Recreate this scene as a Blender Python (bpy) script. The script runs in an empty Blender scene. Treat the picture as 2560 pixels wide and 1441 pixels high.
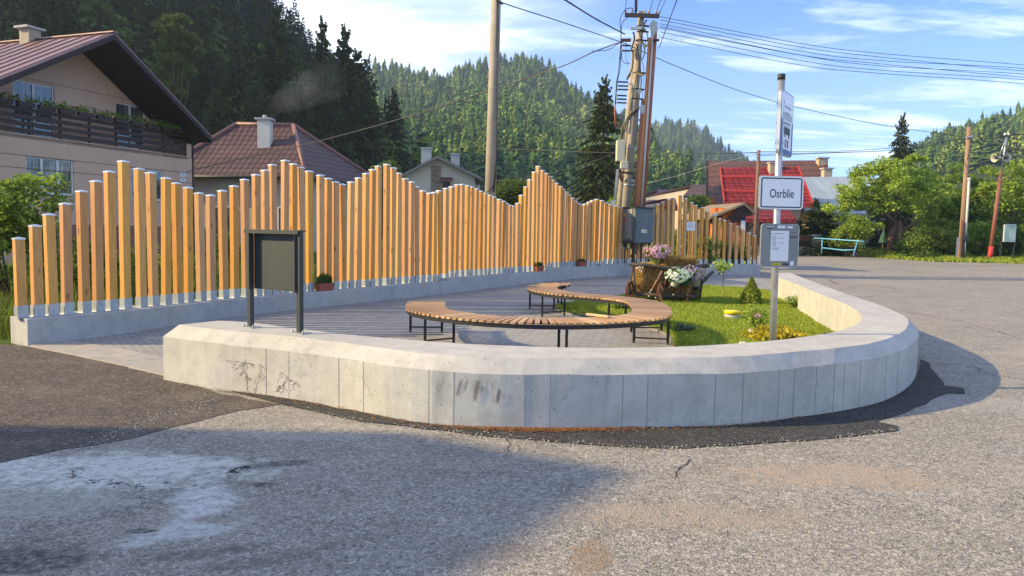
import bpy, bmesh, math, random
import numpy as np
from mathutils import Vector, Matrix
R=math.radians
random.seed(7); RNG=np.random.default_rng(11)
S=bpy.context.scene
COL=S.collection
# ---------------- camera ----------------
F=1900.0; HC=1.6
cam=bpy.data.cameras.new("camera"); camo=bpy.data.objects.new("camera",cam); COL.objects.link(camo)
cam.sensor_width=36; cam.lens=36*F/2560; cam.clip_start=.1; cam.clip_end=6000
PITCH=math.atan(140/1900); ROLL=math.atan(.018)
CM=Matrix.Rotation(R(90)-PITCH,4,'X')@Matrix.Rotation(ROLL,4,'Z')
CM.translation=Vector((0,0,HC)); camo.matrix_world=CM
S.camera=camo
# ---------------- light ----------------
SUN_EL=R(26); SD=Vector((-1,-.085,0)).normalized()*math.cos(SUN_EL)+Vector((0,0,math.sin(SUN_EL)))
sl=bpy.data.lights.new("sun",'SUN'); sl.energy=5.0; sl.angle=R(.55); sl.color=(1,.765,.38)
so=bpy.data.objects.new("sun",sl); COL.objects.link(so); so.rotation_euler=SD.to_track_quat('Z','Y').to_euler()
S.view_settings.view_transform='Standard'; S.view_settings.look='None'; S.view_settings.exposure=1.0; S.view_settings.gamma=1
S.cycles.max_bounces=6; S.cycles.diffuse_bounces=3; S.cycles.transparent_max_bounces=12; S.cycles.volume_bounces=0
S.cycles.use_adaptive_sampling=True
try: S.cycles.use_denoising=True
except Exception: pass
w=bpy.data.worlds.new("World"); S.world=w; w.use_nodes=True

class NT:
    "tiny wrapper to write node graphs"
    def __init__(s,tree): s.t=tree; s.N=tree.nodes; s.L=tree.links
    def n(s,typ,ins=None,**kw):
        d=s.N.new(typ)
        for k,v in kw.items(): setattr(d,k,v)
        for k,v in (ins or {}).items(): s.set(d.inputs[k],v)
        return d
    def set(s,sock,v):
        if isinstance(v,bpy.types.NodeSocket): s.L.new(v,sock)
        elif isinstance(v,bpy.types.Node): s.L.new(v.outputs[0],sock)
        else:
            if isinstance(v,(tuple,list)) and len(v)==3 and sock.type=='RGBA': v=(*v,1)
            sock.default_value=v
    def m(s,op,a,b=0,c=None,clamp=False):
        d=s.n('ShaderNodeMath',{0:a,1:b},operation=op,use_clamp=clamp)
        if c is not None: s.set(d.inputs[2],c)
        return d.outputs[0]
    def vm(s,op,a,b=(0,0,0)):
        d=s.n('ShaderNodeVectorMath',{0:a,1:b},operation=op); return d.outputs['Value'] if op=='LENGTH' else d.outputs[0]
    def mix(s,f,a,b,blend='MIX'):
        d=s.n('ShaderNodeMix',data_type='RGBA',blend_type=blend); s.set(d.inputs[0],f); s.set(d.inputs[6],a); s.set(d.inputs[7],b); return d.outputs[2]
    def ramp(s,f,stops,interp='LINEAR'):
        d=s.n('ShaderNodeValToRGB',{0:f}); cr=d.color_ramp; cr.interpolation=interp
        while len(cr.elements)<len(stops): cr.elements.new(.5)
        for e,(p,c) in zip(cr.elements,stops):
            e.position=p; e.color=(*c,1) if isinstance(c,(tuple,list)) else (c,c,c,1)
        return d.outputs[0]
    def noise(s,vec,scale,detail=4,rough=.55,dist=0):
        return s.n('ShaderNodeTexNoise',{'Vector':vec,'Scale':scale,'Detail':detail,'Roughness':rough,'Distortion':dist}).outputs[0]
    def vor(s,vec,scale,feature='F1',out=0,rnd=1):
        d=s.n('ShaderNodeTexVoronoi',{'Vector':vec,'Scale':scale,'Randomness':rnd},feature=feature); return d.outputs[out]
    def mp(s,vec,loc=(0,0,0),rot=(0,0,0),sc=(1,1,1),typ='POINT'):
        return s.n('ShaderNodeMapping',{'Vector':vec,'Location':loc,'Rotation':rot,'Scale':sc},vector_type=typ).outputs[0]
    def rng(s,v,a,b,c=0,d=1,smooth=False):
        return s.n('ShaderNodeMapRange',{0:v,1:a,2:b,3:c,4:d},interpolation_type='SMOOTHSTEP' if smooth else 'LINEAR').outputs[0]
    def bump(s,h,strength=.3,dist=.01):
        return s.n('ShaderNodeBump',{'Height':h,'Strength':strength,'Distance':dist}).outputs[0]
# ---------------- sky ----------------
nt=NT(w.node_tree)
for n_ in list(nt.N): nt.N.remove(n_)
sky=nt.n('ShaderNodeTexSky',sky_type='NISHITA',sun_disc=False,sun_elevation=SUN_EL,altitude=500,air_density=1.0,dust_density=.6,ozone_density=1.6)
sky.sun_rotation=math.atan2(SD.x,SD.y)
g=nt.n('ShaderNodeTexCoord').outputs['Generated']
sep=nt.n('ShaderNodeSeparateXYZ',{0:g})
zz=nt.m('MAXIMUM',sep.outputs[2],.03)
zz=nt.m('ADD',zz,.12)
px=nt.m('DIVIDE',sep.outputs[0],zz); py=nt.m('DIVIDE',sep.outputs[1],zz)
pv=nt.n('ShaderNodeCombineXYZ',{0:px,1:py,2:0}).outputs[0]
wob=nt.noise(pv,1.2,4); 
pv2=nt.vm('ADD',nt.mp(pv,rot=(0,0,R(28)),sc=(.8,1.35,1)),nt.n('ShaderNodeCombineXYZ',{0:nt.m('MULTIPLY',wob,.9),1:nt.m('MULTIPLY',wob,.5),2:0}).outputs[0])
c1=nt.noise(pv2,1.05,9,.62,.35); c2=nt.noise(nt.mp(pv,loc=(7,3,0),rot=(0,0,R(40)),sc=(.7,2.6,1)),2.2,10,.65,.6)
big=nt.noise(nt.mp(pv,loc=(3.1,1.2,0)),.35,2,.5)
cl=nt.m('ADD',nt.m('MULTIPLY',c1,.62),nt.m('ADD',nt.m('MULTIPLY',c2,.3),nt.m('MULTIPLY',big,.35)))
clm=nt.rng(cl,.575,.80,0,.95,True)
low=nt.rng(sep.outputs[2],.0,.34,.30,0,True)           # whiter towards the horizon
dl=nt.rng(nt.vm('LENGTH',nt.vm('SUBTRACT',nt.mp(g,sc=(1,1,1.6)),(-.19,.93,.42))),.02,.42,.75,0,True)
clm=nt.m('MAXIMUM',clm,0,clamp=True)
clm=nt.m('ADD',clm,nt.m('MULTIPLY',dl,nt.rng(c1,.3,.6)),clamp=True)
clm=nt.m('MAXIMUM',clm,low,clamp=True)
hi=nt.m('MULTIPLY',nt.rng(sep.outputs[2],.46,.72,0,1,True),nt.rng(c1,.35,.6,.02,.42))   # unseen cloud added overhead and behind to lift the ambient light
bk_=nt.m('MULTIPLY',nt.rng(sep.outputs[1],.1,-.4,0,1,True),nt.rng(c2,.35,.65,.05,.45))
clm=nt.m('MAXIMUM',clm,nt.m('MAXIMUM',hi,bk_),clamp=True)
skyc=nt.mix(1,sky.outputs[0],(.29,.585,1.10),'MULTIPLY')
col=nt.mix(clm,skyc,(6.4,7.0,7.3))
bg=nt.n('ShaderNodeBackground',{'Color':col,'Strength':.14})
nt.n('ShaderNodeOutputWorld',{'Surface':bg})
# ---------------- pixel -> place helpers (photograph coordinates, used to survey the real positions) ----------------
def ray(u,v): return (CM.to_3x3()@Vector(((u-1280)/F,-(v-720.5)/F,-1)))
GY=[-60]+[9+3*i for i in range(0,21)]+[90,140,2500]
def _g(y):
    if y<=9: return 0.
    if y<=24: return .012*(y-9)
    if y<=50: return .18+.02*(y-24)
    return .70+.002*min(y-50,200)
GZ=[_g(y) for y in GY]
def gz(y): return float(np.interp(y,GY,GZ))
def G(u,v,h=0):
    "point on the ground (plus h) seen at pixel u,v"
    d=ray(u,v); t=8.
    for _ in range(60):
        z=gz(t*d.y)+h
        t2=(HC-z)/max(-d.z,1e-4); t=.5*t+.5*t2
    return Vector((t*d.x,t*d.y,gz(t*d.y)+h))
def Z(u,v,z):
    d=ray(u,v); t=(z-HC)/d.z; return Vector((t*d.x,t*d.y,z))
def Y(u,v,y):
    d=ray(u,v); t=y/d.y; return Vector((t*d.x,y,HC+t*d.z))
class Facade:
    "vertical plane through a (left) and b (right)"
    def __init__(s,a,b):
        s.a=Vector((a[0],a[1],0)); s.d=Vector((b[0]-a[0],b[1]-a[1],0)); s.L=s.d.length; s.d.normalize()
        s.n=Vector((s.d.y,-s.d.x,0))   # towards the viewer side
    def px(s,u,v,off=0):
        r=ray(u,v); o=s.a+s.n*off; c=Vector((0,0,HC)); t=(o-c).dot(s.n)/r.dot(s.n); p=c+r*t
        return ((p-o).dot(s.d),p.z)
    def P(s,x,z,off=0): return s.a+s.d*x+s.n*off+Vector((0,0,z))
    def W(s,u,v,off=0): x,z=s.px(u,v,off); return s.P(x,z,off)
# ---------------- mesh helpers ----------------
class MB:
    def __init__(s,M=None): s.v=[]; s.f=[]; s.m=[]; s.M=M; s.sm=[]
    def add(s,vs,fs,mi=0,sm=False):
        o=len(s.v)
        for p in vs:
            p=Vector(p)
            if s.M is not None: p=s.M@p
            s.v.append(p)
        for f in fs: s.f.append([i+o for i in f]); s.m.append(mi); s.sm.append(sm)
        return s
    def box(s,c,d,mi=0,M=None,ch=0):
        x,y,z=d[0]/2,d[1]/2,d[2]/2
        c=Vector(c)
        vs=[Vector((a*x,b*y,e*z)) for a in(-1,1) for b in(-1,1) for e in(-1,1)]
        if M is not None: vs=[M@q for q in vs]
        return s.add([c+q for q in vs],[(0,1,3,2),(4,6,7,5),(0,4,5,1),(2,3,7,6),(0,2,6,4),(1,5,7,3)],mi)
    def bar(s,a,b,w,h,mi=0,up=(0,0,1)):
        a=Vector(a);b=Vector(b);d=(b-a); L=d.length
        if L<1e-6: return s
        d/=L; up=Vector(up)
        if abs(d.dot(up))>.99: up=Vector((0,1,0)) if abs(d.y)<.9 else Vector((1,0,0))
        x=d.cross(up).normalized(); y=x.cross(d).normalized()
        vs=[p+x*(i*w/2)+y*(j*h/2) for p in(a,b) for i,j in((-1,-1),(1,-1),(1,1),(-1,1))]
        return s.add(vs,[(3,2,1,0),(4,5,6,7),(0,1,5,4),(1,2,6,5),(2,3,7,6),(3,0,4,7)],mi)
    def tube(s,pts,r,n=8,mi=0,caps=True,sm=True):
        pts=[Vector(p) for p in pts]; k=len(pts)
        rs=r if isinstance(r,(list,tuple)) else [r]*k
        vs=[];fs=[]; px_=None
        for i,p in enumerate(pts):
            d=(pts[min(i+1,k-1)]-pts[max(i-1,0)]).normalized()
            if px_ is None:
                up=Vector((0,0,1)) if abs(d.z)<.9 else Vector((1,0,0)); x=d.cross(up).normalized()
            else: x=(px_-d*px_.dot(d)).normalized()
            px_=x; y=d.cross(x)
            for j in range(n):
                a=2*math.pi*j/n; vs.append(p+(x*math.cos(a)+y*math.sin(a))*rs[i])
        for i in range(k-1):
            for j in range(n):
                fs.append((i*n+j,i*n+(j+1)%n,(i+1)*n+(j+1)%n,(i+1)*n+j))
        s.add(vs,fs,mi,sm)
        if caps:
            o=len(s.v)-len(vs); s.f.append([o+j for j in range(n)][::-1]); s.m.append(mi); s.sm.append(False)
            s.f.append([o+(k-1)*n+j for j in range(n)]); s.m.append(mi); s.sm.append(False)
        return s
    def cyl(s,a,b,r,n=12,mi=0): return s.tube([a,b],r,n,mi)
    def prism(s,poly,ext,mi=0):
        "poly: 3d points, ext: extrusion vector"
        poly=[Vector(p) for p in poly]; ext=Vector(ext); k=len(poly)
        return s.add(poly+[p+ext for p in poly],[list(range(k))[::-1],[k+i for i in range(k)]]+[(i,(i+1)%k,k+(i+1)%k,k+i) for i in range(k)],mi)
    def quad(s,a,b,c,d,mi=0): return s.add([a,b,c,d],[(0,1,2,3)],mi)
    def lathe(s,c,prof,n=16,mi=0,sm=True):
        vs=[];fs=[];c=Vector(c);k=len(prof)
        for r,z in prof:
            for j in range(n):
                a=2*math.pi*j/n; vs.append(c+Vector((r*math.cos(a),r*math.sin(a),z)))
        for i in range(k-1):
            for j in range(n): fs.append((i*n+j,i*n+(j+1)%n,(i+1)*n+(j+1)%n,(i+1)*n+j))
        s.add(vs,fs,mi,sm)
        o=len(s.v)-len(vs)
        s.f.append([o+j for j in range(n)][::-1]); s.m.append(mi); s.sm.append(False)
        s.f.append([o+(k-1)*n+j for j in range(n)]); s.m.append(mi); s.sm.append(False)
        return s
def base_of(p): return Vector(p.location) if p is not None else Vector((0,0,0))
def root_of(p):
    while p is not None and p.parent is not None: p=p.parent
    return p
def obj(name,mb,mats,parent=None,origin=None,bevel=0,label=None):
    me=bpy.data.meshes.new(name)
    off=Vector((0,0,0))
    if parent is not None:
        r=root_of(parent); off=Vector(r.location)
        if parent is not r: pass
    if origin is not None: off=Vector(origin)
    used=sorted({i for f in mb.f for i in f}); ren={k:i for i,k in enumerate(used)}
    me.from_pydata([tuple(Vector(mb.v[k])-off) for k in used],[],[[ren[i] for i in f] for f in mb.f])
    mats=mats if isinstance(mats,(list,tuple)) else [mats]
    for m_ in mats: me.materials.append(m_)
    me.polygons.foreach_set('material_index',mb.m); me.polygons.foreach_set('use_smooth',mb.sm)
    me.validate(); me.update()
    o=bpy.data.objects.new(name,me); COL.objects.link(o)
    if parent is not None:
        o.parent=parent
        if origin is not None: o.location=Vector(origin)-Vector(root_of(parent).location)
    elif origin is not None: o.location=origin
    if bevel:
        b=o.modifiers.new('bevel','BEVEL'); b.width=bevel; b.segments=2; b.limit_method='ANGLE'
    if label: o['label']=label
    return o
def tag(o,label=None,cat=None,group=None,kind=None):
    if label: o['label']=label
    if cat: o['category']=cat
    if group: o['group']=group
    if kind: o['kind']=kind
    return o
def thing(name,loc,label,cat,group=None,rz=0):
    o=bpy.data.objects.new(name,None); COL.objects.link(o); o.location=loc; o.rotation_euler=(0,0,rz); o.empty_display_size=.2
    return tag(o,label,cat,group)
def copy_tree(o,parent=None):
    c=o.copy(); COL.objects.link(c); c.parent=parent
    for ch in list(o.children): copy_tree(ch,c)
    return c
def npmesh(name,V,Fq,mats,parent=None,loc=None,smooth=False,mi=None,attr=None):
    "numpy vertices, faces (n,k)"
    me=bpy.data.meshes.new(name); V=np.asarray(V,dtype=np.float32); Fq=np.asarray(Fq,dtype=np.int32)
    k=Fq.shape[1]; me.vertices.add(len(V)); me.vertices.foreach_set('co',V.ravel())
    me.loops.add(Fq.size); me.loops.foreach_set('vertex_index',Fq.ravel())
    me.polygons.add(len(Fq)); me.polygons.foreach_set('loop_start',np.arange(0,Fq.size,k,dtype=np.int32))
    try: me.polygons.foreach_set('loop_total',np.full(len(Fq),k,dtype=np.int32))
    except Exception: pass
    for m_ in (mats if isinstance(mats,(list,tuple)) else [mats]): me.materials.append(m_)
    if mi is not None: me.polygons.foreach_set('material_index',np.asarray(mi,dtype=np.int32))
    me.polygons.foreach_set('use_smooth',np.full(len(Fq),smooth,dtype=bool))
    if attr is not None:
        a=me.attributes.new('tone','FLOAT','POINT'); a.data.foreach_set('value',np.asarray(attr,dtype=np.float32))
    me.update(calc_edges=True)
    o=bpy.data.objects.new(name,me); COL.objects.link(o)
    if parent is not None: o.parent=parent
    if loc is not None: o.location=loc
    return o
def sheet(name,poly,mat,h=.004,kind='structure',thick=0,wob=0,seed=1):
    "flat ground sheet following the terrain profile; poly in xy"
    if wob:
        rr=random.Random(seed); q=[]
        for i in range(len(poly)):
            a=Vector(poly[i][:2]);b=Vector(poly[(i+1)%len(poly)][:2]); n=max(1,int((b-a).length/.18)); nn=Vector((b.y-a.y,a.x-b.x)); nn.normalize() if nn.length else 0
            for k in range(n):
                p=a.lerp(b,k/n)+nn*rr.uniform(-wob,wob); q.append(p)
        poly=q
    bm=bmesh.new(); vs=[bm.verts.new((p[0],p[1],0)) for p in poly]
    f=bm.faces.new(vs); f.normal_update()
    if f.normal.z<0: f.normal_flip()
    ys=[p[1] for p in poly]
    for y in GY:
        if min(ys)<y<max(ys):
            bmesh.ops.bisect_plane(bm,geom=bm.verts[:]+bm.edges[:]+bm.faces[:],plane_co=(0,y,0),plane_no=(0,1,0))
    bmesh.ops.triangulate(bm,faces=bm.faces[:])
    for v_ in bm.verts: v_.co.z=gz(v_.co.y)+h
    if thick:
        r=bmesh.ops.extrude_face_region(bm,geom=bm.faces[:])
        for e in r['geom']:
            if isinstance(e,bmesh.types.BMVert): e.co.z-=0
        # move the original faces down
        new={e for e in r['geom'] if isinstance(e,bmesh.types.BMVert)}
        for v_ in bm.verts:
            if v_ not in new: v_.co.z-=thick
        bmesh.ops.recalc_face_normals(bm,faces=bm.faces[:])
    me=bpy.data.meshes.new(name); bm.to_mesh(me); bm.free(); me.materials.append(mat)
    o=bpy.data.objects.new(name,me); COL.objects.link(o); o['kind']=kind
    return o
def cr(pts,n=8,closed=False):
    "catmull-rom through points"
    pts=[Vector(p) for p in pts]; out=[]; k=len(pts)
    for i in range(k if closed else k-1):
        if closed: a,b,c,d=pts[(i-1)%k],pts[i],pts[(i+1)%k],pts[(i+2)%k]
        else: a,b,c,d=pts[max(i-1,0)],pts[i],pts[i+1],pts[min(i+2,k-1)]
        for j in range(n):
            t=j/n; out.append(.5*((2*b)+(c-a)*t+(2*a-5*b+4*c-d)*t*t+(3*b-a-3*c+d)*t**3))
    if not closed: out.append(pts[-1])
    return out
def resample(pts,n):
    L=[0]
    for a,b in zip(pts,pts[1:]): L.append(L[-1]+(b-a).length)
    out=[]; j=0
    for i in range(n):
        s=L[-1]*i/(n-1)
        while j<len(L)-2 and L[j+1]<s: j+=1
        t=(s-L[j])/max(L[j+1]-L[j],1e-9); out.append(pts[j].lerp(pts[j+1],min(max(t,0),1)))
    return out
# ---------------- materials ----------------
def newmat(name):
    m_=bpy.data.materials.new(name); m_.use_nodes=True; t=NT(m_.node_tree)
    for n_ in list(t.N): t.N.remove(n_)
    return m_,t
def finish(t,col,rough=.7,normal=None,metal=0,spec=.4,alpha=None,**kw):
    ins={'Base Color':col,'Roughness':rough,'Metallic':metal,'Specular IOR Level':spec}
    if normal is not None: ins['Normal']=normal
    if alpha is not None: ins['Alpha']=alpha
    ins.update(kw)
    b=t.n('ShaderNodeBsdfPrincipled',ins); t.n('ShaderNodeOutputMaterial',{'Surface':b}); return b
def ocoord(t,rand=True):
    tc=t.n('ShaderNodeTexCoord').outputs['Object']
    if not rand: return tc
    r=t.n('ShaderNodeObjectInfo').outputs['Random']
    return t.vm('ADD',tc,t.n('ShaderNodeCombineXYZ',{0:t.m('MULTIPLY',r,13.),1:t.m('MULTIPLY',r,7.),2:t.m('MULTIPLY',r,31.)}).outputs[0])
_MC={}
def pm(name,c1,c2=None,scale=6,rough=.7,bump=.15,metal=0,spec=.4,fine=60,objvar=0,stain=None,bd=.01):
    "plain painted / plastered / metal surface with uneven tone, grime and a fine bump"
    if name in _MC: return _MC[name]
    c2=c2 or tuple(x*.8 for x in c1)
    m_,t=newmat(name); v=ocoord(t)
    n1=t.noise(v,scale,6,.6); n2=t.noise(v,fine,3,.6)
    c=t.mix(t.rng(n1,.3,.7),c1,c2)
    c=t.mix(t.m('MULTIPLY',t.rng(n2,.35,.75),.25),c,tuple(x*.6 for x in c2))
    if stain:
        s_=t.noise(t.mp(v,sc=(3,3,.35)),2.2,5,.65); c=t.mix(t.m('MULTIPLY',t.rng(s_,.52,.75),stain[1]),c,stain[0])
    if objvar:
        r=t.n('ShaderNodeObjectInfo').outputs['Random']; c=t.n('ShaderNodeHueSaturation',{'Color':c,'Value':t.rng(r,0,1,1-objvar,1+objvar)}).outputs[0]
    finish(t,c,t.rng(n1,.3,.7,max(rough-.08,0.05),min(rough+.1,1)),t.bump(t.m('ADD',n2,n1),bump,bd),metal,spec)
    _MC[name]=m_; return m_
def wood(name,c1,c2,knot=(.16,.06,.015),axis=2,var=.12,rough=.5,scale=1.,knots=True,dens=.5,coat=0):
    if name in _MC: return _MC[name]
    m_,t=newmat(name); v=ocoord(t)
    sc=[9,9,9]; sc[axis]=.7; sc=[x*scale for x in sc]
    g1=t.noise(t.mp(v,sc=sc),3.2,5,.6,.6)
    sc2=[40,40,40]; sc2[axis]=1.5
    g2=t.noise(t.mp(v,sc=[x*scale for x in sc2]),2,3,.6)
    c=t.mix(t.rng(g1,.3,.7),c1,c2)
    c=t.mix(t.m('MULTIPLY',t.rng(g2,.45,.7),.28),c,tuple(x*.55 for x in c2))
    if knots:
        ks=[7,7,7]; ks[axis]=3.0
        kd=t.vor(t.mp(v,sc=[x*scale for x in ks]),1.0,'F1',0)
        k1=t.rng(kd,.07,.22,1,0,True)
        kh=t.n('ShaderNodeTexWhiteNoise',{'Vector':t.vor(t.mp(v,sc=[x*scale for x in ks]),1.0,'F1',1)}).outputs[0]
        k1=t.m('MULTIPLY',k1,t.m('GREATER_THAN',kh,dens)); c=t.mix(t.m('MULTIPLY',k1,.75),c,knot)
    r=t.n('ShaderNodeObjectInfo').outputs['Random']
    c=t.n('ShaderNodeHueSaturation',{'Color':c,'Hue':t.rng(r,0,1,.497,.509),'Saturation':t.rng(t.n('ShaderNodeTexWhiteNoise',{'W':r},noise_dimensions='1D').outputs[0],0,1,.88,1.08),'Value':t.rng(r,0,1,1-var,1+var)}).outputs[0]
    finish(t,c,t.rng(g1,.3,.7,rough-.06,rough+.12),t.bump(g2,.12,.004),0,.4,**({'Coat Weight':coat,'Coat Roughness':.3} if coat else {}))
    _MC[name]=m_; return m_
def leafmat(name,c1,c2,c3=None,trans=.42,rough=.55):
    if name in _MC: return _MC[name]
    m_,t=newmat(name)
    rp=t.n('ShaderNodeNewGeometry').outputs['Random Per Island']
    st=[(0,c1),(.6,c2)]+([(1,c3)] if c3 else [])
    c=t.ramp(rp,st)
    r=t.n('ShaderNodeObjectInfo').outputs['Random']
    c=t.n('ShaderNodeHueSaturation',{'Color':c,'Value':t.rng(r,0,1,.85,1.15)}).outputs[0]
    b=t.n('ShaderNodeBsdfPrincipled',{'Base Color':c,'Roughness':rough,'Specular IOR Level':.25})
    tr=t.n('ShaderNodeBsdfTranslucent',{'Color':t.mix(.5,c,(.25,.35,.03))})
    mx=t.n('ShaderNodeMixShader',{0:trans,1:b,2:tr}); t.n('ShaderNodeOutputMaterial',{'Surface':mx})
    _MC[name]=m_; return m_
def text_obj(name,s,M,size,mat,parent,sx=1,ext=.0015,bold=0):
    cu=bpy.data.curves.new('txt','FONT'); cu.body=s; cu.size=size; cu.align_x='CENTER'; cu.align_y='CENTER'; cu.extrude=ext; cu.offset=bold
    to=bpy.data.objects.new('txt',cu); me=bpy.data.meshes.new_from_object(to)
    bpy.data.objects.remove(to); bpy.data.curves.remove(cu)
    me.transform(M@Matrix.Diagonal((sx,1,1,1))); 
    me.transform(Matrix.Translation(-Vector(root_of(parent).location)))
    me.materials.clear(); me.materials.append(mat)
    o=bpy.data.objects.new(name,me); COL.objects.link(o); o.parent=parent; return o
# =============== ground, road, plaza, wall, fence, bench ===============
def blob(t,v,c,r,rot=0,soft=(1.0,.5),nd=.5,ns=3):
    q=t.mp(t.mp(v,loc=(-c[0],-c[1],0)),rot=(0,0,-rot)); q=t.mp(q,sc=(1/r[0],1/r[1],0))
    return t.rng(t.m('ADD',t.vm('LENGTH',q),t.m('MULTIPLY',t.m('SUBTRACT',t.noise(v,ns,6,.65),.5),nd*2)),soft[0],soft[1],0,1,True)
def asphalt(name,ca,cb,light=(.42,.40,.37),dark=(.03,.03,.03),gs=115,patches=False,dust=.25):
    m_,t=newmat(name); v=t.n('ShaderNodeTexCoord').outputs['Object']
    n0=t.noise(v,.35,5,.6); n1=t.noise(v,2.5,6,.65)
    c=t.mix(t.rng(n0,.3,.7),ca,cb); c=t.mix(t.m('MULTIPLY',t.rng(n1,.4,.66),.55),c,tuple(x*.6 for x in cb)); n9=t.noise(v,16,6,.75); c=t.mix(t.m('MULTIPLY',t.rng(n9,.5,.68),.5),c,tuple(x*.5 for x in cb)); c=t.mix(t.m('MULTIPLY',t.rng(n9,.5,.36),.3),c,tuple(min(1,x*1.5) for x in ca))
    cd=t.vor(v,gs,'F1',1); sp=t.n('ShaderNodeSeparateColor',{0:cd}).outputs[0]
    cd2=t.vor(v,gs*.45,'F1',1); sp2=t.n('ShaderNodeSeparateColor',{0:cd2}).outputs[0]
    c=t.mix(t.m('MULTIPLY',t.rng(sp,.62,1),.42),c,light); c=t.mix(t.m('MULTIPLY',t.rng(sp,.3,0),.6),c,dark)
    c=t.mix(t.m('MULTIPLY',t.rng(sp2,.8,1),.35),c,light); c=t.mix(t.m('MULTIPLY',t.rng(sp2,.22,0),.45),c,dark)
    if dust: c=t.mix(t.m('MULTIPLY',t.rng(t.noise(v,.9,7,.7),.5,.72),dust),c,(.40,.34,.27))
    if patches:
        fn=t.noise(v,14,9,.8)
        for (u,v_,r,rot,s,colr) in [(150,1180,(1.6,.50),.1,1.0,(.60,.58,.52)),(360,1160,(.7,.3),.2,.9,(.56,.54,.49)),(60,1260,(.8,.25),.2,.55,(.40,.38,.34)),
                 (510,1250,(.24,.36),.5,1.0,(.54,.54,.51)),(450,1330,(.42,.16),.5,.95,(.50,.50,.47)),(720,1090,(.9,.12),.0,.35,(.42,.41,.38)),(960,1070,(.9,.09),-.15,.45,(.45,.43,.4)),
                 (2080,1190,(.95,.34),0,.95,(.36,.28,.21)),(1700,1290,(.9,.25),0,.8,(.33,.26,.2)),(1230,1390,(.35,.15),.3,.5,(.2,.16,.13)),(660,1400,(.5,.1),.5,.6,(.10,.08,.07)),
                 (60,1400,(.45,.25),0,1.,(.07,.06,.055)),(700,1160,(.30,.09),.35,1.0,(.10,.09,.08)),(655,1213,(.14,.06),0,1.,(.07,.06,.055)),(355,1328,(.12,.05),.2,1.,(.07,.06,.05)),(530,1380,(.3,.08),.4,.9,(.12,.10,.09)),(1480,1390,(.13,.25),-.3,1.,(.24,.17,.11)),(1250,1132,(.05,.03),0,.8,(.35,.2,.12)),(2400,1010,(1.4,.5),0,.3,(.38,.37,.36))]:
            p=G(u,v_); k=blob(t,v,(p.x,p.y),r,rot,nd=.9,ns=4.3); k=t.m('MULTIPLY',k,t.rng(fn,.38,.56)); c=t.mix(t.m('MULTIPLY',k,s),c,t.mix(t.m('MULTIPLY',sp,.35),colr,tuple(x*.55 for x in colr)))
        # hairline cracks
        e=t.vor(t.vm('ADD',t.mp(v,sc=(.38,.3,1)),t.n('ShaderNodeCombineXYZ',{0:t.m('MULTIPLY',n1,.35),1:t.m('MULTIPLY',t.noise(v,3.3,5),.35),2:0}).outputs[0]),1,'DISTANCE_TO_EDGE',0)
        ck=t.m('MULTIPLY',t.rng(e,.0035,.001,0,1),t.rng(t.noise(v,.5,2),.53,.58,0,1)); c=t.mix(ck,c,(.02,.02,.02))
    h=t.m('ADD',t.vor(v,gs*.7,'F1',0),t.m('MULTIPLY',n1,.5))
    finish(t,c,.85,t.bump(h,.75,.006),0,.25); return m_
M_road=asphalt('asphalt',(.275,.25,.215),(.215,.195,.168),(.62,.57,.50),gs=115,patches=True)
M_patch=asphalt('dark_asphalt',(.085,.068,.06),(.06,.05,.046),(.30,.25,.2),gs=90,dust=.18)
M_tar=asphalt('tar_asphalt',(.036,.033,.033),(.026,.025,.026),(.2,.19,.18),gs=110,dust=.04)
def grassmat(name,a,b,c_):
    m_,t=newmat(name); v=t.n('ShaderNodeTexCoord').outputs['Object']
    c=t.mix(t.rng(t.noise(v,1.2,6,.65),.35,.65),a,b); c=t.mix(t.rng(t.noise(v,14,5,.7),.55,.8),c,c_)
    finish(t,c,.9,t.bump(t.noise(v,35,4,.7),.8,.03),0,.1); return m_
M_soil=grassmat('grassy_ground',(.06,.09,.016),(.045,.07,.014),(.10,.075,.04))
M_meadow=grassmat('meadow',(.07,.11,.02),(.05,.085,.018),(.09,.1,.03))

def big_sheet(name,x0,x1,y0,y1,mat,h):
    return sheet(name,[(x0,y0),(x1,y0),(x1,y1),(x0,y1)],mat,h)
big_sheet('ground',-325,635,-55,1180,M_meadow,-.012)
# road area: wide junction, its far edge against the right-hand verge
far=[G(u,v) for u,v in [(2900,672),(2560,657),(2330,653),(2240,647),(2150,640),(2040,631),(1996,629)]]
road=[(-14,-40),(60,-40),(60,far[0].y-.3)]+[(p.x,p.y) for p in far]+[(far[-1].x-1.2,far[-1].y+14),(far[-1].x-6.5,far[-1].y+14)]
pr=G(1897,668); pl=G(14,864)
road+=[(pr.x+.1,pr.y+2.5),(pr.x+.1,pr.y-.2),(2.5,14),(-3,11.5),(pl.x+.05,pl.y+.02),(pl.x-6,pl.y+.6),(pl.x-22,pl.y+1.2),(-35,-40)]
sheet('road',road,M_road,0)
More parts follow.
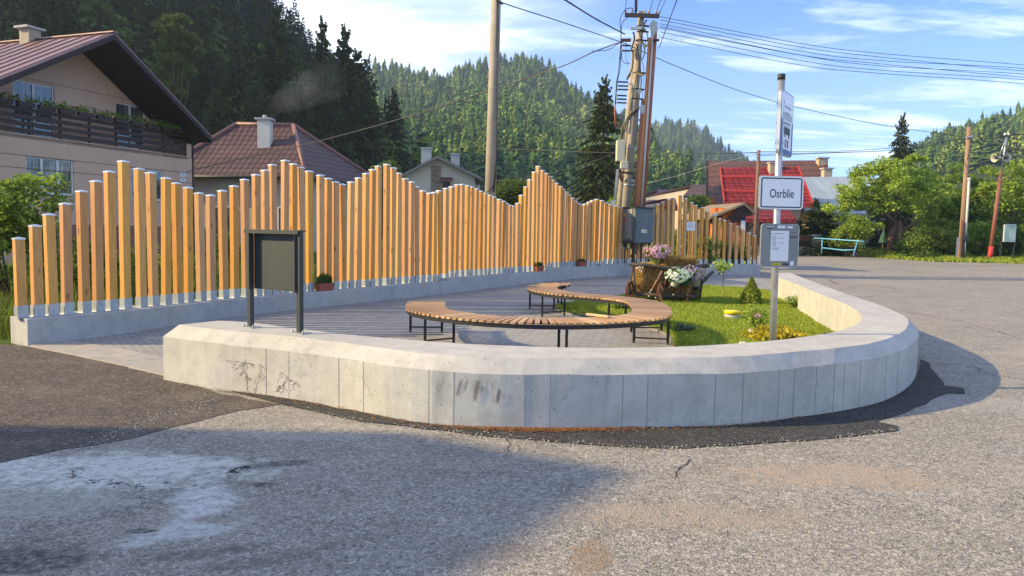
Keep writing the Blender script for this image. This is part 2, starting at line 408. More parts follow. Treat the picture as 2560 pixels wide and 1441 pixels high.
# dark asphalt repair in front of the entrance
sheet('asphalt_patch',[G(*p) for p in [(-900,872),(14,862),(72,868),(200,893),(428,944),(560,985),(700,1012),(600,1030),(430,1070),(330,1093),(240,1112),(0,1155),(-700,1260)]],M_patch,.004,wob=.045)
wallbot=[(427,952),(490,966),(560,978),(665,996),(760,1020),(847,1041),(960,1050),(1072,1056),(1135,1060),(1312,1067),(1440,1072),(1557,1072),(1680,1073),(1788,1070),(1860,1065),(1947,1057),(2085,1035),(2202,1012),(2262,991),(2291,962),(2296,940)]
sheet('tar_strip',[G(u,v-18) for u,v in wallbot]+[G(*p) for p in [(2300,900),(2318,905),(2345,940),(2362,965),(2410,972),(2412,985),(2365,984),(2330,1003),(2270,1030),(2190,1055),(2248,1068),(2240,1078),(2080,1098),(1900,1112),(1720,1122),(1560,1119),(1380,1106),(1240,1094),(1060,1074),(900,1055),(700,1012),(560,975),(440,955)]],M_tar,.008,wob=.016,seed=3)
# --- low curved wall ---
top_out=[(447,812),(500,819),(560,826),(693,838),(860,857),(960,871),(1075,885),(1220,893),(1400,896),(1640,895),(1831,892),(1975,881),(2087,871),(2183,857),(2240,838),(2264,822),(2271,806),(2262,792),(2215,769),(2151,747),(2087,725),(2023,701),(1975,682)]
top_in=[(547,802),(580,801),(640,808),(760,824),(880,838),(1000,848),(1130,858),(1280,865),(1450,870),(1640,869),(1800,862),(1943,851),(2068,834),(2125,820),(2154,801),(2150,783),(2125,766),(2087,750),(2023,725),(1990,710),(1943,693),(1928,684)]
def zt(y): return .57+.005*(y-6.4)
def Ztop(u,v):
    z=.57
    for _ in range(6): p=Z(u,v,z); z=zt(p.y)
    return p
NW=120
po=resample(cr([Ztop(*p) for p in top_out],6),NW); pi_=resample(cr([Ztop(*p) for p in top_in],6),NW)
# pair inner with outer by nearest rather than by length so that the cross sections stay square
ins=[]; j=0
dense=resample(pi_,600)
for i,p in enumerate(po):
    t_=(po[min(i+1,NW-1)]-po[max(i-1,0)]); t_.z=0; t_.normalize(); nrm=Vector((-t_.y,t_.x,0))
    best=min(range(j,len(dense)),key=lambda k:abs((dense[k]-p).dot(t_))+.02*(dense[k]-p).length+(5 if (dense[k]-p).length>1.6 else 0))
    j=max(j,best); ins.append(dense[j])
for k in range(3): ins=[ins[0]]+[(ins[i-1]+ins[i]*2+ins[i+1])/4 for i in range(1,NW-1)]+[ins[-1]]
def concrete(name,ca,cb,warm=(.46,.39,.28),pits=True,s=1.,drips=.5):
    m_,t=newmat(name); v=t.n('ShaderNodeTexCoord').outputs['Object']
    n0=t.noise(v,.8*s,5,.6); n1=t.noise(v,5*s,7,.65); nf=t.noise(v,70*s,4,.6)
    c=t.mix(t.rng(n0,.35,.65),ca,cb); c=t.mix(t.m('MULTIPLY',t.rng(n1,.42,.66),.6),c,tuple(x*.76 for x in cb)); c=t.mix(t.m('MULTIPLY',t.rng(nf,.4,.8),.35),c,tuple(x*.75 for x in cb))
    dr=t.noise(t.mp(v,sc=(2.2,2.2,.22)),3,6,.65); c=t.mix(t.m('MULTIPLY',t.rng(dr,.55,.75),drips),c,tuple(x*.55 for x in cb))
    w_=t.noise(v,.55,3,.6); c=t.mix(t.m('MULTIPLY',t.rng(w_,.5,.7),.4),c,warm)
    if pits:
        pd=t.vor(v,26*s,'F1',0); ph=t.n('ShaderNodeTexWhiteNoise',{'Vector':t.vor(v,26*s,'F1',1)}).outputs[0]
        pk=t.m('MULTIPLY',t.rng(pd,.06,.22,1,0),t.m('GREATER_THAN',ph,.76)); c=t.mix(t.m('MULTIPLY',pk,.7),c,(.05,.045,.04))
        cr_=t.noise(v,11,9,.75); ms=t.rng(t.noise(v,.7,2),.52,.62); c=t.mix(t.m('MULTIPLY',t.m('MULTIPLY',t.rng(t.m('ABSOLUTE',t.m('SUBTRACT',cr_,.5)),.012,.0,0,1),ms),.55),c,(.06,.05,.035))
        h=t.m('SUBTRACT',nf,pk)
    else: h=nf
    finish(t,c,.8,t.bump(t.m('ADD',h,n1),.4,.006),0,.3); return m_
M_conc=concrete('wall_concrete',(.46,.46,.43),(.38,.38,.36))
M_conct=concrete('wall_top_concrete',(.46,.445,.415),(.39,.375,.35),warm=(.44,.41,.35),pits=True,drips=.1)
M_conc2=concrete('plinth_concrete',(.41,.41,.405),(.34,.34,.34),pits=False)
wt=thing('low_concrete_wall',G(1440,1072),'low curved cast concrete wall with bevelled top edge enclosing the bench plaza','wall')
mb=MB(); mt=MB()
H1=.453
prof=[]
for i in range(NW):
    o_=po[i]; t_=(po[min(i+1,NW-1)]-po[max(i-1,0)]); t_.z=0; t_.normalize(); nr=Vector((t_.y,-t_.x,0))
    # outward side is away from the inner rim
    if nr.dot(ins[i]-o_)>0: nr=-nr
    g0=gz(o_.y)-.06
    rr=random.uniform(-.002,.002)
    a=Vector((o_.x,o_.y,0))+nr*(.115); a1=Vector((a.x,a.y,g0)); a2=Vector((a.x,a.y,max(o_.z-.118,g0+.05)))
    a2=a2+Vector((0,0,random.uniform(-.006,.006)))+nr*random.uniform(-.003,.003); b=o_.copy()+Vector((0,0,rr))+nr*random.uniform(-.006,.006); c=ins[i].copy()
    prof.append((a1,a2,b,c,Vector((c.x,c.y,gz(c.y)-.06)),nr))
pts=[];fs=[]
for P_ in prof: pts+=list(P_[:5])
for i in range(NW-1):
    for k in range(4):
        fs.append((i*5+k,(i+1)*5+k,(i+1)*5+k+1,i*5+k+1))
n0_=len(pts); td=(po[1]-po[0]); td.z=0; td.normalize()
pts[0]=pts[0]-td*.1; pts[1]=pts[1]-td*.1; pts[4]=pts[4]-td*.1; c2_=pts[4].copy(); c2_.z=pts[1].z; pts.append(c2_)
fs.append((0,4,n0_,1)); fs.append((1,n0_,3,2)); fs.append(tuple((NW-1)*5+k for k in range(5)))
fs.append((4,9,8,n0_)); fs.append((n0_,8,3)); fs.remove((3,8,9,4))
mb.add(pts,fs)
for i,f in enumerate(mb.f):
    if len(f)==4 and min(mb.v[k].z for k in f)>.36: mb.m[i]=1
wb=obj('wall_body',mb,[M_conc,M_conct],wt,bevel=.008)
# formwork seams, vertical on the outer face
sm_=MB()
def outer_at_u(u):
    best=None
    for i in range(NW-1):
        a,b=prof[i][0],prof[i+1][0]
        def uu(p):
            q=CM.inverted()@Vector((p.x,p.y,.3)); return 1280+F*q.x/-q.z
        ua,ub=uu(a),uu(b)
        if min(ua,ub)<=u<=max(ua,ub) and ub!=ua:
            t_=(u-ua)/(ub-ua); return i,t_
    return None
for u in [665,722,847,909,1072,1134,1312,1375,1557,1619,1788,1858,1947,1985,2040,2085,2110,2150,2215,2245]:
    r_=outer_at_u(u)
    if not r_: continue
    i,t_=r_; a=prof[i][0].lerp(prof[i+1][0],t_); b=prof[i][1].lerp(prof[i+1][1],t_); nr=prof[i][5]; n2=nr*.002; td=Vector((-nr.y,nr.x,0))*.003
    sm_.add([a-td-n2*2,a+td-n2*2,b+td-n2*2,b-td-n2*2,a-td+n2,a+td+n2,b+td+n2,b-td+n2],[(4,5,6,7),(0,4,7,3),(5,1,2,6)])
obj('formwork_seam',sm_,pm('seam_concrete',(.30,.29,.275),(.22,.215,.205),8,.9,.2),wt)
# rubber scuffs on the face
m_,t=newmat('tyre_scuff'); v=t.n('ShaderNodeTexCoord').outputs['Object']
at=t.n('ShaderNodeAttribute',attribute_name='tone').outputs['Fac']
al=t.m('MULTIPLY',t.rng(t.m('ADD',at,t.m('MULTIPLY',t.m('SUBTRACT',t.noise(v,30,5,.7),.5),.9)),.15,.9,0,1,True),.62)
finish(t,(.045,.045,.05),.8,alpha=al); M_scuff=m_
V=[];Fq=[];A=[]
def scuff(u0,v0,u1,v1,w,st=1):
    # a stroke on the outer face from pixel to pixel
    pts_=[]
    for k in range(7):
        u=u0+(u1-u0)*k/6; v_=v0+(v1-v0)*k/6; r_=outer_at_u(u)
        if not r_: return
        i,t_=r_; a=prof[i][0]; n_=prof[i][5]; c_=Vector((0,0,HC)); rr_=ray(u,v_); q=c_+rr_*((a-c_).dot(n_)/rr_.dot(n_)); pts_.append((q+n_*.003,n_))
    o=len(V)
    for k,(q,n_) in enumerate(pts_):
        td=Vector((-n_.y,n_.x,0)); e=math.sin(math.pi*(k+.5)/7)**.5*st
        for s_,al_ in((-1,0),(0,1),(1,0)): V.append(tuple(q+td*w*s_)); A.append(al_*e)
    for k in range(6):
        for s_ in(0,1): Fq.append((o+k*3+s_,o+k*3+s_+1,o+k*3+s_+4,o+k*3+s_+3))
for a_ in [(1156,948,1142,990,.035,.8),(1172,943,1158,985,.03,.6),(1196,950,1186,1003,.04,1),(1206,960,1204,990,.025,.6),(1220,945,1213,985,.03,.5),(1250,970,1243,1010,.03,1),(1262,975,1258,1000,.03,.5),(1100,948,1088,1020,.06,.45),(1118,935,1092,985,.10,.35),(1148,935,1270,950,.09,.35),(1090,930,1150,942,.12,.4),(1290,940,1375,945,.07,.25),(1330,960,1326,1000,.12,.2),(1310,1010,1306,1040,.05,.25)]: scuff(*a_)
so_=npmesh('scuff_mark',V,Fq,M_scuff,attr=A); so_.parent=wt; so_.matrix_parent_inverse=Matrix.Identity(4); so_.location=-Vector(wt.location)

# hairline cracks in the concrete
CV=MB()
def crack(u0,v0,u1,v1,seed,w=.0035,br=1):
    rr=random.Random(seed); n=22; last=None; off_=0
    for k in range(n+1):
        off_+=rr.gauss(0,2.2); off_*=.93; u=u0+(u1-u0)*k/n+off_; v_=v0+(v1-v0)*k/n+rr.gauss(0,.8)
        r_=outer_at_u(u)
        if not r_: continue
        i,t_=r_; a=prof[i][0]; n_=prof[i][5]; c_=Vector((0,0,HC)); q_=ray(u,v_); q=c_+q_*((a-c_).dot(n_)/q_.dot(n_))+n_*.0025
        if last is not None and (q-last).length<.08:
            d_=(q-last).normalized(); sd=d_.cross(n_)*w*rr.uniform(.4,1.2); CV.quad(last-sd,last+sd,q+sd,q-sd)
            if br and rr.random()<.22: crack(u,v_,u+rr.uniform(-22,22),v_+rr.uniform(4,26),rr.random(),w*.6,0)
        last=q
crack(648,905,640,995,1,.0045); crack(602,912,622,985,2,.004); crack(615,900,600,955,3,.003); crack(700,930,740,960,4); crack(715,955,690,975,5); crack(560,900,640,912,6,.0025); crack(900,930,930,1000,8,.002,0); crack(1240,950,1236,1010,9,.002,0)
obj('crack',CV,pm('crack_dirt',(.27,.245,.2),(.19,.17,.135),8,.9,.2),wt)
RC=MB()
def road_crack(px,w,seed):
    rr=random.Random(seed); P_=cr([G(*p) for p in px],5); last=None
    for p in P_:
        q=Vector((p.x+rr.gauss(0,w*.8),p.y+rr.gauss(0,w*.8),gz(p.y)+.0025))
        if last is not None:
            d_=(q-last); d_.z=0; d_.normalize(); sd=Vector((-d_.y,d_.x,0))*w*rr.uniform(.35,1.1); RC.quad(last-sd,last+sd,q+sd,q-sd)
        last=q
for k,(px_,w_) in enumerate([([(1728,1148),(1718,1160),(1698,1172),(1692,1182),(1690,1197)],.006),([(1265,1098),(1276,1110),(1268,1122),(1272,1130)],.005),([(1990,662),(2080,668),(2150,676),(2230,672),(2330,688)],.03),([(2215,772),(2330,790),(2440,815),(2560,850)],.012),([(1985,741),(2200,742),(2560,746)],.022),([(2070,700),(2110,715),(2190,716),(2260,727)],.03)]): road_crack(px_,w_,k)
tag(obj('road_crack',RC,pm('road_crack_tar',(.035,.033,.03),(.05,.045,.04),8,.95,.2)),kind='structure')

# --- plaza paving ---
m_,t=newmat('pavers'); v=t.n('ShaderNodeTexCoord').outputs['Object']
q=t.mp(v,rot=(0,0,R(-34))); wv=t.m('MULTIPLY',t.m('PINGPONG',t.m('MULTIPLY',t.n('ShaderNodeSeparateXYZ',{0:q}).outputs[0],1),.1),.2)
q=t.vm('ADD',q,t.n('ShaderNodeCombineXYZ',{0:0,1:wv,2:0}).outputs[0])
bk=t.n('ShaderNodeTexBrick',{'Vector':q,'Color1':(.32,.31,.30),'Color2':(.25,.245,.24),'Mortar':(.085,.08,.075),'Scale':1,'Mortar Size':.007,'Mortar Smooth':.3,'Brick Width':.2,'Row Height':.1,'Bias':0})
c=t.mix(t.m('MULTIPLY',t.rng(t.noise(v,40,5,.7),.4,.75),.4),bk.outputs[0],(.15,.15,.15)); c=t.mix(t.m('MULTIPLY',t.rng(t.noise(v,.7,5,.7),.45,.7),.35),c,(.30,.28,.25))
finish(t,c,.85,t.bump(t.m('ADD',t.m('MULTIPLY',bk.outputs[1],-1),t.m('MULTIPLY',t.noise(v,90,3),.3)),.6,.006),0,.3); M_pav=m_
plb=[(70,866),(140,858),(300,838),(430,818),(560,798),(740,776),(927,757),(1000,748),(1140,733),(1250,719),(1380,704),(1450,697),(1540,692),(1590,690),(1760,688),(1900,688)]
plw=[G(*p) for p in plb]
inner_xy=[p for p in ins]
innerpoly=[(p.x,p.y) for p in ins]
mid=[((po[i].x+ins[i].x)/2,(po[i].y+ins[i].y)/2) for i in range(NW)]
e0=G(430,905); e1=G(148,852)
pavpoly=[(e0.x+.12,e0.y-.02)]+mid[2:]+[(plw[-1].x,plw[-1].y+.05)]+[(p.x-.02,p.y+.04) for p in plw[::-1][1:-2]]+[(e1.x,e1.y)]
sheet('plaza_paving',pavpoly,M_pav,.012)
ee=[G(*p) for p in [(72,868),(200,893),(330,921),(428,946),(470,955)]]; eb=[(e0.x+.2,e0.y-.03),(e0.x,e0.y),(e1.x,e1.y)]
kerb=sheet('entrance_kerb',[(p.x,p.y) for p in ee]+[(e0.x+.3,e0.y+.0),(e0.x,e0.y+.02),(G(290,872).x,G(290,872).y),(e1.x-.02,e1.y+.03)],concrete('kerb_concrete',(.36,.34,.31),(.30,.28,.26),pits=False),.02,thick=.05)
# --- lawn ---
lawnpx=[(1683,868),(1679,854),(1667,841),(1640,829),(1608,819),(1560,808),(1480,795),(1430,790),(1396,781),(1386,773),(1400,765),(1440,758),(1500,751),(1560,744),(1600,736),(1660,724),(1750,719),(1860,724),(1921,731)]
lw=cr([G(*p) for p in lawnpx],4)
# join with the wall centre line
tail=[m2 for i,m2 in enumerate(mid) if (ins[i].y<lw[-1].y+.3 and m2[0]>lw[0].x-.1)]
M_lawn=grassmat('lawn_soil',(.11,.14,.025),(.085,.11,.02),(.11,.08,.04))
lawnpoly=[(p.x,p.y) for p in lw]+tail[::-1]
sheet('lawn',lawnpoly,M_lawn,.03,thick=.03)
# curb around the round paving
cb=MB(); cpts=lw[2:40]
for a,b in zip(cpts,cpts[1:]):
    cb.bar(Vector((a.x,a.y,gz(a.y)+.02)),Vector((b.x,b.y,gz(b.y)+.02)),.055,.05)
tag(obj('lawn_edging',cb,pm('edging_concrete',(.22,.22,.21),(.17,.17,.165),8,.9,.3)),kind='structure')

def inpoly(x,y,poly):
    c_=np.zeros(len(x),bool); n=len(poly); j=n-1
    for i in range(n):
        xi,yi=poly[i][0],poly[i][1]; xj,yj=poly[j][0],poly[j][1]
        k=((yi>y)!=(yj>y))&(x<(xj-xi)*(y-yi)/((yj-yi) or 1e-9)+xi); c_^=k; j=i
    return c_
def grass_blades(name,poly,dens,h,mat,base=.03,clump=.5,w=.006,rad=None,label=None,lean=.45):
    xs=[p[0] for p in poly]; ys=[p[1] for p in poly]
    A_=(max(xs)-min(xs))*(max(ys)-min(ys)); n=int(A_*dens)
    x=RNG.uniform(min(xs),max(xs),n); y=RNG.uniform(min(ys),max(ys),n)
    k=inpoly(x,y,poly); x=x[k]; y=y[k]; n=len(x)
    fld=.5+.5*np.sin(x*2.3+1.1*np.sin(y*1.7))*np.cos(y*1.9+.8*np.sin(x*2.9)); 
    hh=h*(.45+.9*RNG.random(n))*(1-clump+clump*1.3*fld)
    sc_=np.clip(y/11,.7,3)*w
    a=RNG.uniform(0,2*np.pi,n); la=RNG.uniform(0,2*np.pi,n); ll=hh*lean*RNG.random(n)*1.6
    z=np.interp(y,GY,GZ)+base-.01
    dx=np.cos(a)*sc_; dy=np.sin(a)*sc_
    V=np.empty((n,5,3)); V[:,0]=np.c_[x-dx,y-dy,z]; V[:,1]=np.c_[x+dx,y+dy,z]
    V[:,2]=np.c_[x+dx*.8+np.cos(la)*ll*.35,y+dy*.8+np.sin(la)*ll*.35,z+hh*.6]; V[:,3]=np.c_[x-dx*.8+np.cos(la)*ll*.35,y-dy*.8+np.sin(la)*ll*.35,z+hh*.6]
    V[:,4]=np.c_[x+np.cos(la)*ll,y+np.sin(la)*ll,z+hh]
    b=np.arange(n)[:,None]*5
    Ft=np.concatenate([b+np.array([[0,1,2]]),b+np.array([[0,2,3]]),b+np.array([[3,2,4]])])
    o=npmesh(name,V.reshape(-1,3),Ft,mat); o['kind']='stuff'
    return tag(o,label,'grass')
M_blade=leafmat('grass_blade',(.16,.225,.022),(.29,.37,.04),(.48,.50,.10),.45)
grass_blades('lawn_grass',lawnpoly,2600,.06,M_blade,label='short green lawn grass between the bench and the curved wall')

# --- wooden fence on concrete plinth ---
plz=lambda i:0
front=[p.copy() for p in plw]
Mf=wood('larch',(.60,.30,.088),(.47,.205,.048),var=.14,rough=.42)
Mf2=wood('larch_side_fence',(.42,.22,.09),(.33,.155,.055),var=.12,rough=.5)
M_galv=pm('galvanised_steel',(.50,.52,.53),(.36,.38,.39),14,.42,.08,.75,.5,stain=((.2,.21,.2),.4))
M_cap=pm('aluminium_cap',(.72,.73,.75),(.6,.61,.63),8,.35,.03,.6)
# post line: parallel to plinth front
def offs(poly,d):
    out=[]
    for i,p in enumerate(poly):
        t_=(poly[min(i+1,len(poly)-1)]-poly[max(i-1,0)]); t_.z=0; t_.normalize(); out.append(p+Vector((-t_.y,t_.x,0))*d)
    return out
dense_f=resample(cr(front,6),140)
line=offs(dense_f,.21)
def u_of(p):
    q=CM.inverted()@p; return 1280+F*q.x/-q.z, 720.5-F*q.y/-q.z
def hit_line(u,v,ln):
    c_=Vector((0,0,HC)); r_=ray(u,v)
    for a,b in zip(ln,ln[1:]):
        d=b-a; d.z=0; n_=Vector((d.y,-d.x,0)); den=r_.dot(n_)
        if abs(den)<1e-9: continue
        t_=(a-c_).dot(n_)/den
        if t_<=0: continue
        q=c_+r_*t_; s_=(q-a).dot(d)/d.dot(d)
        if -1e-4<=s_<=1.0001: return q,d.normalized()
    return None

# pine needle litter and loose grit at the foot of the wall
P=[];Q=[]
rr=random.Random(12)
def foot(u,out):
    r_=outer_at_u(u)
    if not r_: return None
    i,t_=r_; a=prof[i][0].lerp(prof[i+1][0],t_); return a+prof[i][5]*out
for k in range(1500):
    u=rr.gauss(1360,110) if k%3 else rr.uniform(450,2000); f_=foot(u,abs(rr.gauss(0,.05))+.004)
    if f_ is None: continue
    P.append((f_.x,f_.y,gz(f_.y)+.014+rr.random()*.006))
P=np.array(P); n=len(P); a=RNG.uniform(0,6.28,n); d=np.c_[np.cos(a),np.sin(a),RNG.normal(0,.12,n)]; sd=np.c_[-np.sin(a),np.cos(a),np.zeros(n)]; L_=(.012+.03*RNG.random(n))[:,None]
V=np.stack([P-d*L_-sd*.0022,P+d*L_-sd*.0022,P+d*L_+sd*.0022,P-d*L_+sd*.0022],1).reshape(-1,3)
o=npmesh('needle_litter',V,np.arange(n*4).reshape(-1,4),leafmat('dry_needles',(.20,.07,.02),(.36,.15,.05),(.5,.3,.14),.1)); o['kind']='stuff'; tag(o,'orange dry pine needles lying along the foot of the curved wall','litter')
P=[]
tarpx=[(700,1015),(900,1057),(1060,1076),(1240,1096),(1380,1108),(1560,1121),(1720,1124),(1900,1114),(2080,1100),(2240,1080)]
for k in range(900):
    i=rr.randrange(len(tarpx)-1); t_=rr.random(); p=G(tarpx[i][0]+(tarpx[i+1][0]-tarpx[i][0])*t_,tarpx[i][1]+(tarpx[i+1][1]-tarpx[i][1])*t_); P.append((p.x+rr.gauss(0,.06),p.y+rr.gauss(0,.05),.008))
for k in range(700):
    P.append((rr.uniform(-4,4.5),rr.uniform(2.9,6),.003))
for k in range(500):
    t_=rr.random(); p=G(240+320*t_,1112-127*t_); P.append((p.x+rr.gauss(0,.10),p.y+rr.gauss(0,.08),.006))
P=np.array(P); n=len(P); s_=(.003+.007*RNG.random((n,1))**2); o8=np.array([[1,0,0],[0,1,0],[-1,0,0],[0,-1,0],[0,0,.8]]); ang=RNG.uniform(0,6.28,n)
V=np.empty((n,5,3))
for k in range(5):
    x,y,z=o8[k]; V[:,k]=P+np.c_[(x*np.cos(ang)-y*np.sin(ang)),(x*np.sin(ang)+y*np.cos(ang)),np.full(n,z)]*s_
Fg=np.concatenate([np.arange(n)[:,None]*5+np.array([[a_,b_,4]]) for a_,b_ in((0,1),(1,2),(2,3),(3,0))])
o=npmesh('loose_gravel',V.reshape(-1,3),Fg,leafmat('grit',(.12,.11,.10),(.3,.28,.25),(.5,.46,.4),0,.9)); o['kind']='stuff'; tag(o,'loose grit scattered on the road and along the tar strip','gravel')
# ---- fence build ----
def kn(u,tab):
    return float(np.interp(u,[a for a,b in tab],[b for a,b in tab]))
ULIM=[1118,1366,1502,1790,1808,1905]
def ptop(u):
    if u<1118: return kn(u,[(0,.362),(613,.362),(1118,.413)])
    if u<1366: return .478
    if u<1502: return .555
    return .61
duf=[u_of(Vector((p.x,p.y,.45)))[0] for p in dense_f]
backl=offs(dense_f,.52)
def plinth_mb(u0,u1,ext=0):
    m_=MB(); idx=[i for i,u in enumerate(duf) if u0<=u<=u1]
    def at(poly,u):
        for i in range(len(duf)-1):
            if duf[i]<=u<=duf[i+1]: return poly[i].lerp(poly[i+1],(u-duf[i])/(duf[i+1]-duf[i]))
        return poly[0] if u<duf[0] else poly[-1]
    us=[max(u0,duf[0])]+[duf[i] for i in idx if duf[i]>max(u0,duf[0])+.5 and duf[i]<min(u1,duf[-1])-.5]+[min(u1,duf[-1])]
    vs=[]
    for u in us:
        f_=at(dense_f,u); b_=at(backl,u); z_=ptop((u0+u1)/2 if u0>=1118 else u)
        zb=gz(f_.y)-.1; vs+=[Vector((f_.x,f_.y,zb)),Vector((f_.x,f_.y,z_)),Vector((b_.x,b_.y,z_)),Vector((b_.x,b_.y,zb))]
    n=len(us); fs=[(0,3,2,1)]+[tuple(4*(n-1)+k for k in range(4))]
    for i in range(n-1):
        for k in range(4): fs.append((i*4+k,i*4+(k+1)%4,(i+1)*4+(k+1)%4,(i+1)*4+k))
    return m_.add(vs,fs)
p0=dense_f[0]
ft=thing('wooden_fence',(p0.x,p0.y,0),'long fence of golden wooden posts stepped like mountain peaks, on a stepped concrete plinth','fence')
for a,b in[(0,1118),(1118.01,1366),(1366.01,1502),(1502.01,1642)]:
    obj('concrete_plinth',plinth_mb(a,b),M_conc2,ft,bevel=.01)
fr=thing('wooden_fence',G(1642,690),'shorter wooden post fence with a white notice, right of the grey cabinet','fence')
obj('concrete_plinth',plinth_mb(1642.01,1797),M_conc2,fr,bevel=.01); obj('concrete_plinth',plinth_mb(1802,1910),M_conc2,fr,bevel=.01)
posts=[(48,597),(88,565),(125,537),(162,510),(205,479),(239,454),(273,430),(308,404),(348,423),(379,433),(411,446),(442,459),(468,470),(500,484),(526,489),(558,478),(585,466),(613,450),(642,438),(663,427),(683,413),(710,402),(733,411),(754,420),(774,429),(802,439),(820,447),(838,456),(858,462),(876,456),(894,446),(914,435),(929,425),(947,417),(967,412),(981,421),(996,434),(1014,448),(1029,456),(1042,468),(1057,478),(1072,484),(1086,482),(1099,478),(1116,472),(1129,468),(1141,463),(1155,462),(1168,465),(1178,468),(1189,473),(1202,479),(1213,484),(1223,489),(1235,493),(1247,499),(1257,504),(1266,509),(1275,514),(1284,516),(1295,509),(1303,489),(1313,468),(1325,450),(1337,431),(1346,417),(1357,427),(1366,434),(1374,442),(1382,451),(1392,459),(1401,467),(1407,474),(1414,481),(1422,488),(1430,496),(1438,504),(1445,510),(1453,513),(1463,511),(1472,506),(1482,502),(1493,499),(1504,502),(1515,508),(1527,512),(1539,516),(1551,520),
 (1559,620),(1571,620),(1583,620),(1595,620),(1607,620),(1619,621)]
posts2=[(1644,511),(1656,506),(1672,499),(1684,496),(1702,489),(1714,497),(1729,507),(1740,514),(1755,520),(1768,529),(1786,538),(1798,547),(1812,552),(1826,560),(1842,567),(1857,576),(1873,583),(1887,590),(1899,598)]
PW,PD=.118,.098
def add_post(root,u,v,w_=PW,mat_=None):
    rr=random.Random(u*7+v)
    h_=hit_line(u,v,line)
    if not h_: return
    q,d=h_; d=Vector((d.x,d.y,0)).normalized(); nn=Vector((d.y,-d.x,0))
    # foot of the post: follow down to the plinth, allow for the lean of the view
    ub=u_of(Vector((q.x,q.y,.6)))[0]; z0=ptop(ub); H_=q.z-z0
    yaw=rr.uniform(-.05,.05); lx=rr.uniform(-.011,.011); ly=rr.uniform(-.008,.008)
    Mx=Matrix.Translation((q.x,q.y,z0))@Matrix(((d.x,nn.x,0,0),(d.y,nn.y,0,0),(0,0,1,0),(0,0,0,1)))@Matrix.Rotation(yaw,4,'Z')@Matrix.Rotation(lx,4,'Y')@Matrix.Rotation(ly,4,'X')
    m_=MB(Mx); m_.box((0,0,H_/2+.01),(w_,PD,H_-.02)); 
    loc=(q.x,q.y,z0)
    p=obj('post',m_,mat_ or Mf,root,origin=loc,bevel=.006)
    c_=MB(Mx); W=w_/2+.004;D=PD/2+.004; c_.add([(-W,-D,H_-.012),(W,-D,H_-.012),(W,D,H_-.012),(-W,D,H_-.012),(-W,-D,H_+.006),(W,-D,H_+.006),(W,D,H_+.006),(-W,D,H_+.006),(0,0,H_+.022)],[(0,1,5,4),(1,2,6,5),(2,3,7,6),(3,0,4,7),(4,5,8),(5,6,8),(6,7,8),(7,4,8)])
    c=obj('post_cap',c_,M_cap,p,origin=loc); c.location=(0,0,0)
    b_=MB(Mx)
    for sx,sy,a_,b__ in((0,1,w_+.014,.005),(0,-1,w_+.014,.005)): b_.box((0,sy*(PD/2+.0045),.082),(a_,b__,.165))
    for sx in(-1,1): b_.box((sx*(w_/2+.0045),0,.08),(.004,PD+.004,.16))
    for sx in(-.03,.03): b_.cyl((sx,PD/2+.006,.11),(sx,PD/2+.014,.11),.007,6); 
    b_.box((0,0,.005),(w_+.05,PD+.05,.008))
    b=obj('post_bracket',b_,M_galv,p,origin=loc); b.location=(0,0,0)
for u,v in posts: add_post(ft,u,v)
for u,v in posts2: add_post(fr,u,v,.112)
# base rails
for root,a,b in((ft,30,1118),(ft,1121,1366),(ft,1369,1502),(ft,1505,1640),(fr,1644,1795)):
    m_=MB(); pp=[Vector((p.x,p.y,ptop((a+b)/2 if a>1118 else u)+.005)) for p,u in zip(line,duf) if a<u<b]
    for x,y in zip(pp,pp[1:]): m_.bar(x,y,.06,.008)
    if len(pp)>1: obj('base_rail',m_,M_galv,root)
# white notice on the right fence
h_=hit_line(1727,566,offs(dense_f,.14)); q,d=h_; nn=Vector((d.y,-d.x,0)); 
m_=MB(); m_.bar(q-d*.165,q+d*.165,.006,.30); M_white=pm('white_enamel',(.72,.73,.75),(.66,.67,.69),5,.4,.02)
nb=obj('notice',m_,M_white,fr)
M_ink=pm('black_print',(.03,.03,.035),(.04,.04,.045),5,.5,.02)
m_=MB(); rr=random.Random(5)
for k in range(8):
    z_=q.z+.10-.024*k; L_=rr.uniform(.06,.13) if k else .05; m_.bar(q-d*L_+nn*.006+Vector((0,0,z_-q.z)),q+d*L_+nn*.006+Vector((0,0,z_-q.z)),.002,.012 if k==0 else .005)
obj('notice_print',m_,pm('grey_print',(.2,.2,.22),(.25,.25,.27),5,.5,.02),nb)

# ---- bench ----
def seat(u,v):
    z_=.5
    for _ in range(6): p=Z(u,v,z_); z_=gz(p.y)+.455
    return p
c1=seat(1348,764); c1=Vector((c1.x,c1.y,0)); RM=1.80
bp=[]
lft=seat(1067,757)
a0=math.pi
ctl=[]
ctl=[seat(1067,756.5)]+[Vector((c1.x+RM*math.cos(a),c1.y+RM*math.sin(a)*1.05,0)) for a in [R(x) for x in range(205,345,20)]]
rt=seat(1628,773.5); ctl.append(rt)
ctl+=[seat(u,v) for u,v in [(1608,757),(1560,748),(1490,741.5),(1425,736),(1375,729),(1354,721),(1366,714),(1392,711),(1420,711.5)]]
ctl=[Vector((p.x,p.y,0)) for p in ctl]
path=resample(cr(ctl,10),400)
LEN=sum((b-a).length for a,b in zip(path,path[1:]))
bt=thing('curved_bench',Vector((c1.x,c1.y,gz(c1.y))),'backless S-shaped bench with radial wooden slats on a black steel frame','bench')
ns=int(LEN/.088); cen=resample(path,ns)
Ms=wood('bench_slat',(.43,.235,.12),(.33,.16,.075),axis=0,var=0,rough=.5,knots=False)
def bz(p): return gz(p.y)+.44
m_=MB(); BW=.29
rr=random.Random(3)
